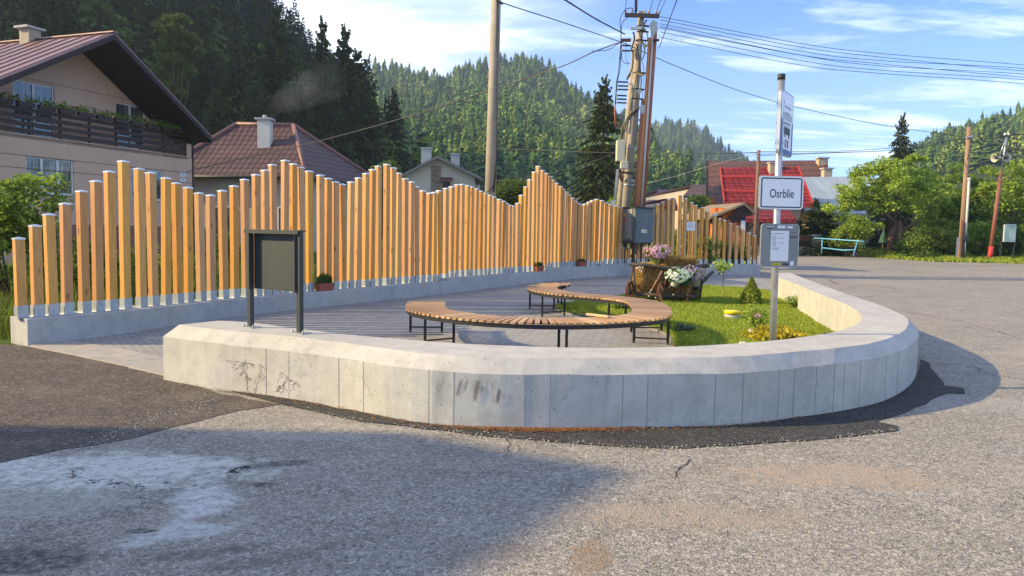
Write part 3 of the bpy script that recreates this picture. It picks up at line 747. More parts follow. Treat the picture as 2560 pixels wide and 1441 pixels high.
for i,p in enumerate(cen):
    t_=(cen[min(i+1,ns-1)]-cen[max(i-1,0)]).normalized(); nr=Vector((-t_.y,t_.x,0))
    if i%1==0:
        j_=nr*rr.uniform(-.006,.006); skew=t_*rr.uniform(-.003,.003)
        if 0.42<i/ns<0.47 and i%5==2: skew=t_*.03   # a few slats have worked loose
        z_=bz(p)+.015
        m_.bar(Vector((p.x,p.y,z_))-nr*BW+j_-skew,Vector((p.x,p.y,z_))+nr*BW+j_+skew,.064,.028)
# slats carry their tone as islands
ms_,t=newmat('bench_slats'); v=t.n('ShaderNodeTexCoord').outputs['Object']; rp=t.n('ShaderNodeNewGeometry').outputs['Random Per Island']
c=t.ramp(rp,[(0,(.43,.255,.12)),(.4,(.32,.18,.085)),(.75,(.40,.25,.14)),(1,(.54,.36,.19))]); c=t.mix(t.m('MULTIPLY',t.rng(t.noise(v,45,5,.7),.4,.7),.3),c,(.2,.1,.05))
finish(t,c,.5,t.bump(t.noise(v,80,3),.15,.003),0,.4)
obj('seat_slats',m_,ms_,bt)
M_blk=pm('black_steel',(.028,.03,.032),(.02,.021,.023),10,.45,.05,.3)
m_=MB()
dn=resample(path,160)
for s_ in(-1,1):
    e_=[]
    for i,p in enumerate(dn):
        t_=(dn[min(i+1,159)]-dn[max(i-1,0)]).normalized(); nr=Vector((-t_.y,t_.x,0)); q=p+nr*s_*(BW-.035); e_.append(Vector((q.x,q.y,bz(p)-.028)))
    for a,b in zip(e_,e_[1:]): m_.bar(a,b,.03,.055)
for k in range(1,12):
    i=int(k*159/12); p=dn[i]; t_=(dn[min(i+1,159)]-dn[max(i-1,0)]).normalized(); nr=Vector((-t_.y,t_.x,0))
    m_.bar(Vector((p.x,p.y,bz(p)-.03))-nr*.25,Vector((p.x,p.y,bz(p)-.03))+nr*.25,.03,.03)
obj('frame',m_,M_blk,bt)
def leg_at(p0,p1):
    for p in(p0,p1):
        z0=gz(p.y)+.012; m_=MB(); m_.box((p.x,p.y,(z0+.02+bz(p)-.05)/2),(.035,.035,bz(p)-.05-z0-.02)); m_.lathe((p.x,p.y,z0),[(.022,0),(.022,.012),(.008,.014),(.008,.03)],8)
        obj('leg',m_,M_blk,bt)
    z_=gz(p0.y)+.09; m_=MB(); m_.bar(Vector((p0.x,p0.y,z_)),Vector((p1.x,p1.y,z_)),.02,.02); obj('stretcher',m_,M_blk,bt)
for fr_ in (.015,.13,.30,.47,.575,.67,.80,.90,.985):
    i=int(fr_*399); p=path[i]; t_=(path[min(i+1,399)]-path[max(i-1,0)]).normalized(); nr=Vector((-t_.y,t_.x,0)); leg_at(p-nr*.24,p+nr*.24)
# loose slat lying across the seat
q0=seat(1468,791); q1=seat(1522,799); z_=bz(q0)+.045
m_=MB(); m_.bar(Vector((q0.x,q0.y,z_)),Vector((q1.x,q1.y,z_+.004)),.055,.026); tag(obj('loose_slat',m_,wood('pale_slat',(.60,.40,.22),(.5,.31,.16),axis=0,var=0,knots=False),origin=q0),'single pale wooden slat lying loose across the curved bench','slat')

# ---- information board on the wall ----
M_anth=pm('anthracite_steel',(.042,.049,.047),(.035,.041,.040),20,.5,.05,.2,.4,fine=200)
pL=Ztop(627,819); pR=Ztop(750,834); d=(pR-pL); d.z=0; wB=d.length; d.normalize(); nn=Vector((d.y,-d.x,0))
ib=thing('information_board',(pL+pR)/2,'empty anthracite metal display board on two legs bolted to the low concrete wall','sign')
topz=Y(690,578,(pL.y+pR.y)/2).z
panz=Y(640,722,pL.y).z
for p in(pL,pR):
    s_=1 if p is pR else -1
    m_=MB(); z0=p.z
    o_=p-nn*.0
    m_.bar(o_+Vector((0,0,.008)),o_+Vector((0,0,topz-z0)),.05,.05,up=d); m_.bar(o_-d*s_*.028+nn*.012+Vector((0,0,panz-z0)),o_-d*s_*.028+nn*.012+Vector((0,0,topz-z0)),.010,.065,up=nn)
    obj('leg',m_,M_anth,ib,bevel=.004)
    m_=MB(); m_.box(p+Vector((0,0,.006)),(.19,.13,.01),M=Matrix(((d.x,nn.x,0),(d.y,nn.y,0),(0,0,1))))
    for a_ in(-.07,.07): m_.lathe(p+d*a_+nn*.03+Vector((0,0,.011)),[(.012,0),(.012,.012),(.006,.013),(.006,.028)],6)
    obj('base_plate',m_,M_galv,ib)
m_=MB(); zc=(topz+panz)/2; mid_=(pL+pR)/2
m_.bar(pL+d*.02-nn*.035+Vector((0,0,zc-pL.z)),pR-d*.02-nn*.035+Vector((0,0,zc-pR.z)),.006,topz-panz)
obj('panel',m_,M_anth,ib)
m_=MB(); m_.bar(Vector((pL.x,pL.y,topz+.006))-d*.03,Vector((pR.x,pR.y,topz+.006))+d*.03,.11,.012); m_.bar(Vector((pL.x,pL.y,topz-.012))+nn*.052-d*.028,Vector((pR.x,pR.y,topz-.012))+nn*.052+d*.028,.004,.03)
obj('top_lip',m_,M_anth,ib)

# ---- sign pole ----
PB=Vector(((1933-1280)/1900*7.98,7.98,0)); 
q=Y(1954,187,7.98); pb=Y(1933,846,7.98)
PB=Vector((pb.x,7.98,.0)); PT=Vector((q.x,q.y,q.z))
sp=thing('bus_stop_pole',PB,'tall galvanised bus stop pole carrying three signs, standing in the lawn behind the wall','sign')
m_=MB(); m_.cyl(PB,PT,.036,20); 
obj('pole',m_,M_galv,sp)
m_=MB(); m_.cyl(PT-Vector((0,0,.055)),PT+Vector((0,0,.004)),.039,20); obj('pole_cap',m_,pm('black_plastic',(.02,.02,.02),(.03,.03,.03),8,.5,.03),sp)
def pole_at(z): t_=(z-PB.z)/(PT.z-PB.z); return PB.lerp(PT,t_)
def rrect(w_,h_,r,n=5):
    o=[]
    for cx,cy,a0 in((w_/2-r,h_/2-r,0),(-w_/2+r,h_/2-r,90),(-w_/2+r,-h_/2+r,180),(w_/2-r,-h_/2+r,270)):
        for k in range(n+1): a=R(a0+90*k/n); o.append(Vector((cx+r*math.cos(a),cy+r*math.sin(a),0)))
    return o
def frameM(c,d,n):
    # local x along d, y up, z along normal
    return Matrix(((d.x,0,n.x,c.x),(d.y,0,n.y,c.y),(0,1,0,c.z),(0,0,0,1)))
M_alu=pm('aluminium_sheet',(.55,.56,.57),(.45,.46,.47),12,.4,.05,.7)
M_signw=pm('sign_white',(.74,.76,.79),(.70,.72,.76),2.5,.3,.02,spec=.5)
M_navy=pm('sign_navy',(.015,.025,.05),(.02,.03,.06),4,.4,.02)
def plate(name,M,w_,h_,r,mat_,parent,z0=0,th=.003,inner=None):
    m_=MB(M); o=rrect(w_,h_,r)
    if inner:
        i_=rrect(w_-2*inner,h_-2*inner,max(r-inner,.004)); k=len(o)
        vs=[p+Vector((0,0,z0)) for p in o]+[p+Vector((0,0,z0)) for p in i_]+[p+Vector((0,0,z0+th)) for p in o]+[p+Vector((0,0,z0+th)) for p in i_]
        fs=[]
        for j in range(k):
            j2=(j+1)%k; fs+=[(2*k+j,2*k+j2,3*k+j2,3*k+j),(j,j2,2*k+j2,2*k+j),(k+j2,k+j,3*k+j,3*k+j2),(j2,j,k+j,k+j2)]
        m_.add(vs,fs)
    else: m_.prism([p+Vector((0,0,z0)) for p in o],(0,0,th))
    return obj(name,m_,mat_,parent)
# place-name board
yb=7.98-.085
a=Y(1897.5,481,yb+.004); b=Y(2008.5,483,yb+.05); d=(b-a); d.z=0; w_=d.length; d.normalize(); nn=Vector((d.y,-d.x,0))
zt_=Y(1952,440,yb).z; zb_=Y(1952,524,yb).z; c_=(a+b)/2; c_.z=(zt_+zb_)/2; hN=zt_-zb_
Mn=frameM(c_,d,nn)
nbp=plate('name_board',Mn,w_,hN,.034,M_alu,sp,-.018,.02)
plate('board_face',Mn,w_-.014,hN-.014,.03,M_signw,nbp,.003,.0015)
plate('board_border',Mn,w_-.036,hN-.036,.022,M_navy,nbp,.0055,.001,inner=.0125)
text_obj('lettering',"Osrblie",Mn@Matrix.Translation((.006,-.012,.0055)),.125,M_navy,nbp,sx=.70,ext=.0006,bold=.0008)
# timetable board
a=Y(1901,614,yb); b=Y(1996,614,yb+.03); d=(b-a); d.z=0; w_=d.length; d.normalize(); nn=Vector((d.y,-d.x,0))
zt_=Y(1950,560,yb).z; zb_=Y(1950,669,yb).z; c_=(a+b)/2; c_.z=(zt_+zb_)/2; hT=zt_-zb_
Mt=frameM(c_,d,nn)
M_gr=pm('board_grey',(.20,.215,.225),(.165,.18,.19),6,.45,.05)
tb=plate('timetable_board',Mt,w_,hT,.035,M_gr,sp,-.018,.02)
plate('board_rim',Mt,w_,hT,.035,M_alu,tb,.003,.003,inner=.004)
M_paper=pm('paper',(.66,.69,.73),(.6,.63,.68),4,.7,.04)
Mp=Mt@Matrix.Translation((-.0,-.004,.004)); plate('timetable_sheet',Mp,.192,.315,.002,M_paper,tb,0,.001)
m_=MB(Mp); rr=random.Random(9)
m_.box((-.02,.130,.0015),(.135,.006,.0008))
y_=.102
for k in range(9):
    m_.box((-.062+.005*rr.random(),y_,.0015),(.045,.0045,.0008))
    if k in(1,2,5,6): m_.box((.015,y_,.0015),(.055+.02*rr.random(),.0035,.0008))
    y_-=.0128
y_-=.006
for k in range(3): m_.box((-.04,y_,.0015),(.09-.02*k,.003,.0008)); y_-=.008
obj('timetable_print',m_,pm('grey_print',(.2,.2,.22),(.25,.25,.27)),tb)
for (x,y,ww,hh,mat_) in [(.012,.197,.085,.028,M_paper),(.105,.197,.058,.024,M_paper),(-.11,.196,.08,.007,M_paper),(-.115,.183,.06,.014,M_ink),(.148,.142,.05,.004,M_ink),(.148,.092,.07,.014,M_ink),(-.028,-.197,.10,.026,'y'),(.075,-.197,.07,.02,M_ink),(.142,-.187,.038,.045,M_paper)]:
    if mat_=='y': mat_=pm('yellow_sticker',(.62,.50,.02),(.5,.4,.02),8,.5,.02)
    s_=plate('sticker',Mt@Matrix.Translation((x*.98,y*.98,.0035)),ww,hh,.002,mat_,tb,0,.0008)
m_=MB(Mt@Matrix.Translation((-.028,-.193,.0045)))
for k in range(6): m_.box((-.035+.012*k,0,.0005),(.007,.011,.0005))
obj('sticker_print',m_,M_ink,tb)
# bus stop sign, seen from the side
a=Y(1950,300,7.88); b=Y(1981,320,8.34); d=(b-a); d.z=0; w_=d.length; d.normalize(); nn=Vector((d.y,-d.x,0))
zt_=Y(1950,226,7.97).z; zb_=Y(1946,386,7.97).z; c_=(a+b)/2; c_.z=(zt_+zb_)/2; hB=zt_-zb_
Mb=frameM(c_,d,nn)
bs=plate('bus_stop_sign',Mb,w_,hB,.05,M_alu,sp,-.03,.035)
M_sblue=pm('sign_blue',(.015,.065,.22),(.02,.08,.26),3,.35,.02)
plate('sign_face',Mb,w_-.012,hB-.012,.046,M_sblue,bs,.006,.0015)
m_=MB(Mb); H2=hB-.016; W2=w_-.016
m_.prism([Vector((p.x,p.y+H2*.27,.008)) for p in rrect(W2,H2*.44,.04)],(0,0,.001)); m_.box((0,-.08,.0085),(W2*.74,H2*.58,.001))
obj('white_field',m_,M_signw,bs)
m_=MB(Mb@Matrix.Translation((0,-.045,.0095)))
m_.box((0,.052,0),(.25,.012,.001)); m_.box((0,-.03,0),(.26,.075,.001))
for k in range(6): m_.box((-.12+.048*k,.015,0),(.009,.07,.001))
m_.box((-.085,-.082,0),(.04,.035,.001)); m_.box((.085,-.082,0),(.04,.035,.001)); obj('bus_pictogram',m_,M_ink,bs)
m_=MB(Mb@Matrix.Translation((0,-.205,.0095))); m_.box((-.045,0,0),(.06,.085,.001)); m_.box((0,-.065,0),(.17,.006,.001)); obj('emblem_blue',m_,M_sblue,bs)
m_=MB(Mb@Matrix.Translation((0,-.205,.0095))); m_.box((.045,0,0),(.06,.085,.001)); obj('emblem_red',m_,pm('sign_red',(.45,.04,.04),(.4,.04,.04)),bs)
m_=MB(Mb@Matrix.Translation((0,.14,.0095))); M_tg=pm('sign_olive',(.28,.36,.30),(.3,.38,.33))
for k in range(7): m_.box((-.12+.04*k,.03,0),(.028,.022,.001))
for k in range(5): m_.box((-.08+.04*k,-.03,0),(.026,.022,.001))
obj('sign_text',m_,M_tg,bs)
m_=MB()
for z_ in(zt_-.12,zb_+.12,c_.z):
    p=pole_at(z_); m_.lathe(p-Vector((0,0,.012)),[(.04,0),(.04,.024)],16)
for bb,hh in((Mn,hN),(Mt,hT)):
    for s_ in(-.25,.25):
        z_=bb.translation.z+hh*s_; m_.lathe(pole_at(z_)-Vector((0,0,.012)),[(.041,0),(.041,.024)],16); m_.bar(pole_at(z_)-Vector((0,.03,0)),pole_at(z_)-Vector((0,.044,0)),.05,.02)
obj('clamp',m_,M_galv,sp)

# ---- plant makers ----
def rot_rand(n):
    a=RNG.normal(size=(n,3)); a/=np.linalg.norm(a,axis=1)[:,None]; b=RNG.normal(size=(n,3)); b-=a*(a*b).sum(1)[:,None]; b/=np.linalg.norm(b,axis=1)[:,None]; return a,b
def leaves_np(P,size,flat=0.,aspect=.6,out=None):
    n=len(P); a,b=rot_rand(n)
    if flat: 
        a[:,2]*=(1-flat); a/=np.linalg.norm(a,axis=1)[:,None]; b[:,2]*=(1-flat); b-=a*(a*b).sum(1)[:,None]; b/=np.linalg.norm(b,axis=1)[:,None]+1e-9
    s=(size*(.6+.8*RNG.random(n)))[:,None]
    c=np.cross(a,b)*s*.15
    V=np.empty((n,4,3)); V[:,0]=P-a*s; V[:,1]=P+b*s*aspect+c; V[:,2]=P+a*s; V[:,3]=P-b*s*aspect+c
    return V.reshape(-1,3),np.arange(n*4).reshape(-1,4)
def cloud(n,c,r,shell=.35,lump=.25,seed=0):
    d=RNG.normal(size=(n,3)); d/=np.linalg.norm(d,axis=1)[:,None]
    rad=(shell+(1-shell)*RNG.random(n))**.6
    k=np.random.default_rng(seed+5).normal(size=(5,3))*3
    f=1+lump*np.sin(d@k.T).sum(1)/2.2
    return np.asarray(c)+d*(rad*f)[:,None]*np.asarray(r)
def put(name,V,Fq,mat_,parent):
    o=npmesh(name,V,Fq,mat_); o.parent=parent; o.location=-Vector(root_of(parent).location); return o
def shrub(name,base,w_,h_,n,leaf,mat_,label,cat='shrub',group=None,stems=5,up=.1,stemmat=None,lump=.35,flat=0,shape=1.):
    t_=thing(name,base,label,cat,group); b=np.array(base)
    P=cloud(n,b+np.array([0,0,h_*.52]),(w_/2,w_/2,h_*.5),lump=lump,seed=int(abs(base[0]*100))+n)
    P=P[P[:,2]>b[2]+.01]
    V,Fq=leaves_np(P,leaf,flat); put('foliage',V,Fq,mat_,t_)
    m_=MB(); rr=random.Random(n)
    for k in range(stems):
        a=rr.uniform(0,6.28); e_=Vector((math.cos(a)*w_*.3,math.sin(a)*w_*.3,h_*rr.uniform(.6,.9))); m_.tube([Vector(base),Vector(base)+e_*.5+Vector((0,0,.05*h_)),Vector(base)+e_],[.02*h_+.004,.012*h_+.003,.003],5)
    obj('stem',m_,stemmat or M_bark,t_); return t_
M_bark=pm('bark',(.13,.085,.055),(.08,.055,.038),9,.9,.8,fine=40,bd=.03)
LM=dict(
 dk=leafmat('leaf_dark',(.03,.06,.016),(.055,.10,.025),(.09,.155,.035)),
 md=leafmat('leaf_mid',(.085,.15,.024),(.17,.27,.04),(.28,.38,.07)),
 br=leafmat('leaf_bright',(.16,.25,.03),(.28,.39,.05),(.42,.50,.10)),
 yl=leafmat('leaf_golden',(.35,.28,.02),(.55,.42,.03),(.7,.58,.06)),
 bl=leafmat('leaf_blue',(.04,.08,.07),(.07,.12,.11),(.12,.18,.16)),
 sp=leafmat('needle_spruce',(.010,.022,.009),(.018,.036,.013),(.035,.06,.018),.15),
 sl=leafmat('needle_light',(.05,.08,.016),(.09,.12,.02),(.14,.17,.035),.2),
 pk=leafmat('petal_pink',(.55,.22,.40),(.68,.38,.55),(.75,.55,.66),.4),
 wh=leafmat('petal_white',(.5,.62,.56),(.68,.76,.70),(.8,.82,.76),.4),
 pu=leafmat('petal_lilac',(.30,.22,.42),(.42,.34,.54),(.55,.5,.64),.4),
 ro=leafmat('petal_rose',(.7,.66,.6),(.8,.76,.7),None,.4))
# flower boxes on the plinth
M_terra=pm('terracotta_plastic',(.33,.085,.045),(.26,.065,.035),10,.5,.1)
def fbox(u,v,wpx,hpx,lab,n,tall):
    q=hit_line(u,v,offs(dense_f,.09))[0]; q,d=hit_line(u,v,offs(dense_f,.09)); z_=ptop(u); px_=q.y/1900
    L_=wpx*px_/max(abs(d.x*1.0)+.55*abs(d.y),.5); L_=min(max(L_,.36),.45); nn=Vector((d.y,-d.x,0))
    t_=thing('flower_box',(q.x,q.y,z_+.002),lab,'planter','terracotta flower boxes on the plinth')
    Mx=Matrix(((d.x,nn.x,0,q.x),(d.y,nn.y,0,q.y),(0,0,1,z_+.002),(0,0,0,1)))
    m_=MB(Mx); h_=.15; a,b=L_/2-.02,.06; A,B=L_/2,.08
    m_.add([(-a,-b,0),(a,-b,0),(a,b,0),(-a,b,0),(-A,-B,h_),(A,-B,h_),(A,B,h_),(-A,B,h_),(-A+.012,-B+.012,h_-.02),(A-.012,-B+.012,h_-.02),(A-.012,B-.012,h_-.02),(-A+.012,B-.012,h_-.02)],[(3,2,1,0),(0,1,5,4),(1,2,6,5),(2,3,7,6),(3,0,4,7),(4,5,9,8),(5,6,10,9),(6,7,11,10),(7,4,8,11),(8,9,10,11)])
    m_.box((0,-B,h_-.012),(2*A+.01,.008,.02)); m_.box((0,B,h_-.012),(2*A+.01,.008,.02)); obj('box',m_,M_terra,t_)
    P=RNG.random((n,3))*np.array([2*A*.85,.11,tall])-np.array([A*.85,.055,0]); P[:,2]=P[:,2]*(1-.6*(P[:,0]/A)**2)+h_-.02
    P=np.array([list(Mx@Vector(p)) for p in P]); 
    s=.022; m2=len(P); dirs=np.c_[RNG.normal(0,.35,(m2,2)),np.ones(m2)]; dirs/=np.linalg.norm(dirs,axis=1)[:,None]
    side=np.cross(dirs,RNG.normal(size=(m2,3))); side/=np.linalg.norm(side,axis=1)[:,None]
    V=np.empty((m2,4,3)); V[:,0]=P-dirs*s*1.5; V[:,1]=P+side*s*.4; V[:,2]=P+dirs*s*2; V[:,3]=P-side*s*.4
    put('plant',V.reshape(-1,3),np.arange(m2*4).reshape(-1,4),LM['dk'],t_)
fbox(811,715,48,24,'terracotta flower box with the tallest green plants, at the left end of the plinth',700,.20)
fbox(1347,677,32,12,'terracotta flower box below the highest peak of the post fence',450,.12)
fbox(1454,661,22,12,'smallest looking terracotta flower box, near the transformer cabinet end of the plinth',350,.09)

# dwarf spruce, shrubs, marker on the lawn
b=G(1877,762,.03); hgt=(762-695)/1900*b.y*1.03
t_=thing('dwarf_spruce',b,'small cone shaped dwarf spruce growing in the lawn','conifer')
n=6000; hh=RNG.random(n)**1.3; prof_=np.interp(hh,[0,.12,.45,.62,.7,1],[.75,1,.82,.55,.42,.03]); a=RNG.uniform(0,6.28,n); rr_=hgt*.37*prof_*(.82+.25*RNG.random(n))*(1+.09*np.sin(a*5+hh*20))
P=np.c_[b.x+rr_*np.cos(a),b.y+rr_*np.sin(a),b.z+hh*hgt]; V,Fq=leaves_np(P,.022,0,.35); put('foliage',V,Fq,leafmat('needle_dwarf',(.13,.17,.02),(.25,.29,.035),(.40,.43,.06),.25),t_)
m_=MB(); m_.cyl(b,b+Vector((0,0,hgt*.7)),.02,6); obj('trunk',m_,M_bark,t_)
b=G(1830,799,.03)
t_=thing('pipe_marker',b,'concrete pipe end with a bright yellow lid in the lawn','pipe')
m_=MB(); m_.lathe(b-Vector((0,0,.05)),[(.135,0),(.135,.16),(.12,.16)],28); obj('concrete_pipe',m_,M_conc2,t_)
m_=MB(); m_.lathe(b+Vector((0,0,.105)),[(.150,0),(.152,.05),(.145,.058),(.02,.062)],32); obj('lid',m_,pm('yellow_paint',(.78,.62,.01),(.7,.54,.01),10,.4,.03),t_)
shrub('juniper',G(1708,828,.03),.30,.10,600,.026,LM['bl'],'low bluish juniper in the lawn beside the round paving','shrub',lump=.4)
shrub('golden_shrub',G(1962,850,.03),.95,.17,2600,.028,LM['yl'],'low golden yellow shrub right of the bus stop pole','shrub',lump=.25)
shrub('golden_shrub',G(1904,850,.03),.22,.22,500,.026,LM['yl'],'small golden shrub left of the bus stop pole, behind the wall','shrub',lump=.25)
shrub('rose_bush',G(1890,835,.03),.30,.46,260,.032,LM['br'],'thin rose bush with light green leaves left of the bus stop pole','shrub',stems=7,lump=.6)
shrub('garden_shrub',G(1548,776,.03),.45,.22,700,.03,LM['md'],'small green shrub under the inner curve of the bench','shrub')
shrub('garden_shrub',G(1726,752,.03),.42,.50,700,.035,LM['dk'],'dark leafy shrub at the right end of the hay cart','shrub',stems=8,lump=.6)
shrub('garden_shrub',G(1985,772,.03),.3,.25,250,.03,LM['md'],'sparse green shrub at the foot of the curved wall','shrub')
def flower(name,c,r,n,mat_,lab,stem=True):
    t_=thing(name,(c.x,c.y,gz(c.y)),lab,'flower'); P=cloud(n,c,(r,r,r*.7),shell=.6,lump=0); V,Fq=leaves_np(P,r*.45); put('petals',V,Fq,mat_,t_)
    m_=MB(); m_.tube([Vector((c.x,c.y,gz(c.y))),Vector((c.x+.01,c.y,c.z))],.004,5); obj('stem',m_,pm('stem_green',(.05,.09,.02),(.04,.07,.015)),t_)
c=G(1857,866,.10); flower('white_rose',Vector((c.x,c.y,.14)),.055,60,LM['ro'],'white rose bloom low behind the wall, left of the pole')
c=G(1876,850,.03); flower('white_rose',Vector((c.x,c.y,.20)),.028,30,LM['ro'],'small white rosebud above the larger white rose')
c=G(1892,850,.03); flower('pink_rose',Vector((c.x,c.y,.42)),.035,40,LM['pk'],'pink rose bloom on the thin bush left of the pole')
# sapling
b=G(1806,722,.03); t_=thing('sapling',b,'thin sapling with a little yellow green crown behind the cone shaped spruce','tree')
m_=MB(); m_.tube([b,b+Vector((.02,0,.35)),b+Vector((0,0,.62))],.01,5); obj('trunk',m_,M_bark,t_)
P=cloud(130,np.array(b)+[0,0,.60],(.24,.2,.17),lump=.5); V,Fq=leaves_np(P,.05); put('crown',V,Fq,LM['br'],t_)
# ---- hay cart ----
M_old=wood('weathered_wood',(.085,.062,.046),(.045,.034,.027),axis=0,var=.1,rough=.75,knots=False)
M_old2=wood('brown_pole',(.30,.15,.08),(.22,.10,.05),axis=2,var=.1,rough=.6,knots=False)
CY=16.6; z0=gz(CY)+.03
def CP(u,v,dy=0): return Y(u,v,CY+dy)
cart=thing('hay_cart',Vector((CP(1665,760).x,CY+.4,z0)),'old dark wooden ladder wagon decorated with hay and flowers, standing at the lawn edge','cart')
def part(name,mb_,mat_,par=None): return obj(name,mb_,mat_,par or cart)
for dy in(0,.75):
    m_=MB(); s_=1 if dy else 0
    m_.tube([CP(1578+8*s_,662,dy),CP(1615,664,dy),CP(1665,671,dy),CP(1720,668,dy),CP(1768,665,dy)],[.045,.05,.04,.035,.045],8)
    for a_,b_ in [((1768,665),(1778,656)),((1766,667),(1775,666)),((1765,664),(1768,655)),((1578,662),(1590,655)),((1578,663),(1572,660))]: m_.tube([CP(a_[0],a_[1],dy),CP(b_[0],b_[1],dy)],[.02,.008],5)
    part('top_rail',m_,M_old)
    m_=MB(); m_.tube([CP(1588,735,dy),CP(1665,741,dy),CP(1745,742,dy)],[.045,.05,.045],8); part('bottom_rail',m_,M_old)
    for (a_,b_,r_) in [((1585,664),(1588,737),.022),((1583,664),(1572,738),.018),((1672,668),(1657,740),.024),((1762,670),(1749,748),.024),((1616,666),(1612,735),.012),((1700,670),(1700,740),.012)]:
        m_=MB(); m_.tube([CP(a_[0],a_[1],dy),CP(b_[0],b_[1],dy)],r_,7); part('stake',m_,M_old)
m_=MB()
for u in(1592,1620,1650,1680,1710,1740): m_.bar(CP(u,740,-.05),CP(u,740,.85),.1,.03)
part('floor',m_,M_old)
m_=MB(); m_.tube([CP(1655,678,-.08),CP(1629,728,-.08)],.026,8); part('leaning_pole',m_,M_old2)
m_=MB(); m_.tube([CP(1728,672,-.1),CP(1717,760,-.12)],.02,8); part('leaning_pole',m_,M_old2)
m_=MB(); m_.tube([CP(1738,722,.3),CP(1782,680,.5)],[.05,.04],8); part('draw_pole',m_,M_old)
M_rust=pm('rusty_iron',(.16,.06,.035),(.09,.04,.028),14,.8,.3,.3)
def wheel(c,r,yaw):
    Mx=Matrix.Translation(c)@Matrix.Rotation(yaw,4,'Z')@Matrix.Rotation(R(90),4,'X')
    m_=MB(Mx); n=28
    ring=[Vector((r*math.cos(a),r*math.sin(a),0)) for a in [2*math.pi*k/n for k in range(n+1)]]
    for a,b_ in zip(ring,ring[1:]): m_.bar(a,b_,.05,.045,up=(0,0,1))
    wo=part('wheel',m_,M_rust); 
    m_=MB(Mx)
    for k in range(10):
        a=2*math.pi*k/10+.2; m_.tube([Vector((.03*math.cos(a),.03*math.sin(a),0)),Vector((r*math.cos(a),r*math.sin(a),0))],[.02,.014],6)
    obj('spoke',m_,M_old2,wo)
    m_=MB(Mx); m_.lathe((0,0,-.07),[(.035,0),(.055,.05),(.055,.09),(.035,.14)],12); obj('hub',m_,M_old,wo)
for (u,v,dy) in [(1652,744,-.14),(1574,736,.1),(1650,738,.95),(1745,743,.95)]:
    q=CP(u,v,dy); r_=.21; q.z=z0+r_+.01; wheel(q,r_,R(62))
# string lights
m_=MB(); 
for (u,v) in [(1592,671),(1595,669),(1600,668),(1607,669),(1600,675),(1604,679),(1628,726),(1625,731),(1622,741),(1639,745),(1683,737),(1674,718)]: m_.lathe(CP(u,v,-.12),[(.004,-.014),(.014,-.007),(.014,.007),(.004,.014)],7)
part('string_light',m_,pm('bulb_white',(.85,.85,.88),(.8,.8,.82)))
# hay
M_haycore=pm('hay_core',(.30,.17,.06),(.20,.11,.04),20,.95,1,fine=120,bd=.03)
M_hay=leafmat('hay_straw',(.26,.13,.035),(.55,.32,.10),(.78,.54,.24),.25,.7)
def hay(c,dims,lab,n=5000,rot=0):
    t_=thing('hay_bale',Vector((c.x,c.y,c.z-dims[2]/2)),lab,'hay'); Mx=Matrix.Translation(c)@Matrix.Rotation(rot,4,'Z')
    bm=bmesh.new(); bmesh.ops.create_cube(bm,size=1); bmesh.ops.subdivide_edges(bm,edges=bm.edges[:],cuts=6,use_grid_fill=True)
    for v_ in bm.verts:
        p=v_.co*2; L_=(abs(p.x)**5+abs(p.y)**5+abs(p.z)**5)**.2; v_.co=v_.co/max(L_,1e-6)*1.0*(.93+.10*random.random())
        v_.co=Vector((v_.co.x*dims[0],v_.co.y*dims[1],v_.co.z*dims[2]))
    m_=MB(Mx); m_.add([v_.co for v_ in bm.verts],[[v_.index for v_ in f.verts] for f in bm.faces]) if True else 0
    bm.verts.index_update(); bm.free(); obj('bale_core',m_,M_haycore,t_)
    d=RNG.normal(size=(n,3)); d/=(np.abs(d)**5).sum(1)[:,None]**.2; P=d*np.array(dims)*.5*(.95+.12*RNG.random((n,1)))
    a,b=rot_rand(n); a[:,2]*=.6
    L_=(.03+.07*RNG.random(n))[:,None]; wv=b*.0035; V=np.empty((n,4,3)); V[:,0]=P-a*L_-wv; V[:,1]=P-a*L_+wv; V[:,2]=P+a*L_+wv; V[:,3]=P+a*L_-wv
    V=V.reshape(-1,3); Rm=np.array(Mx.to_3x3()); V=V@Rm.T+np.array(c); put('straw',V,np.arange(n*4).reshape(-1,4),M_hay,t_)
hay(CP(1628,698,.38),(.68,.62,.66),'tall golden hay bale filling the left half of the cart',9000,.1)
hay(CP(1692,706,.40),(.52,.55,.55),'hay bale behind the hanging flower pots in the cart',5000)
hay(CP(1692,655,.40),(.72,.5,.22),'flat hay bale lying on top of the cart behind the pink flowers',5000,-.1)
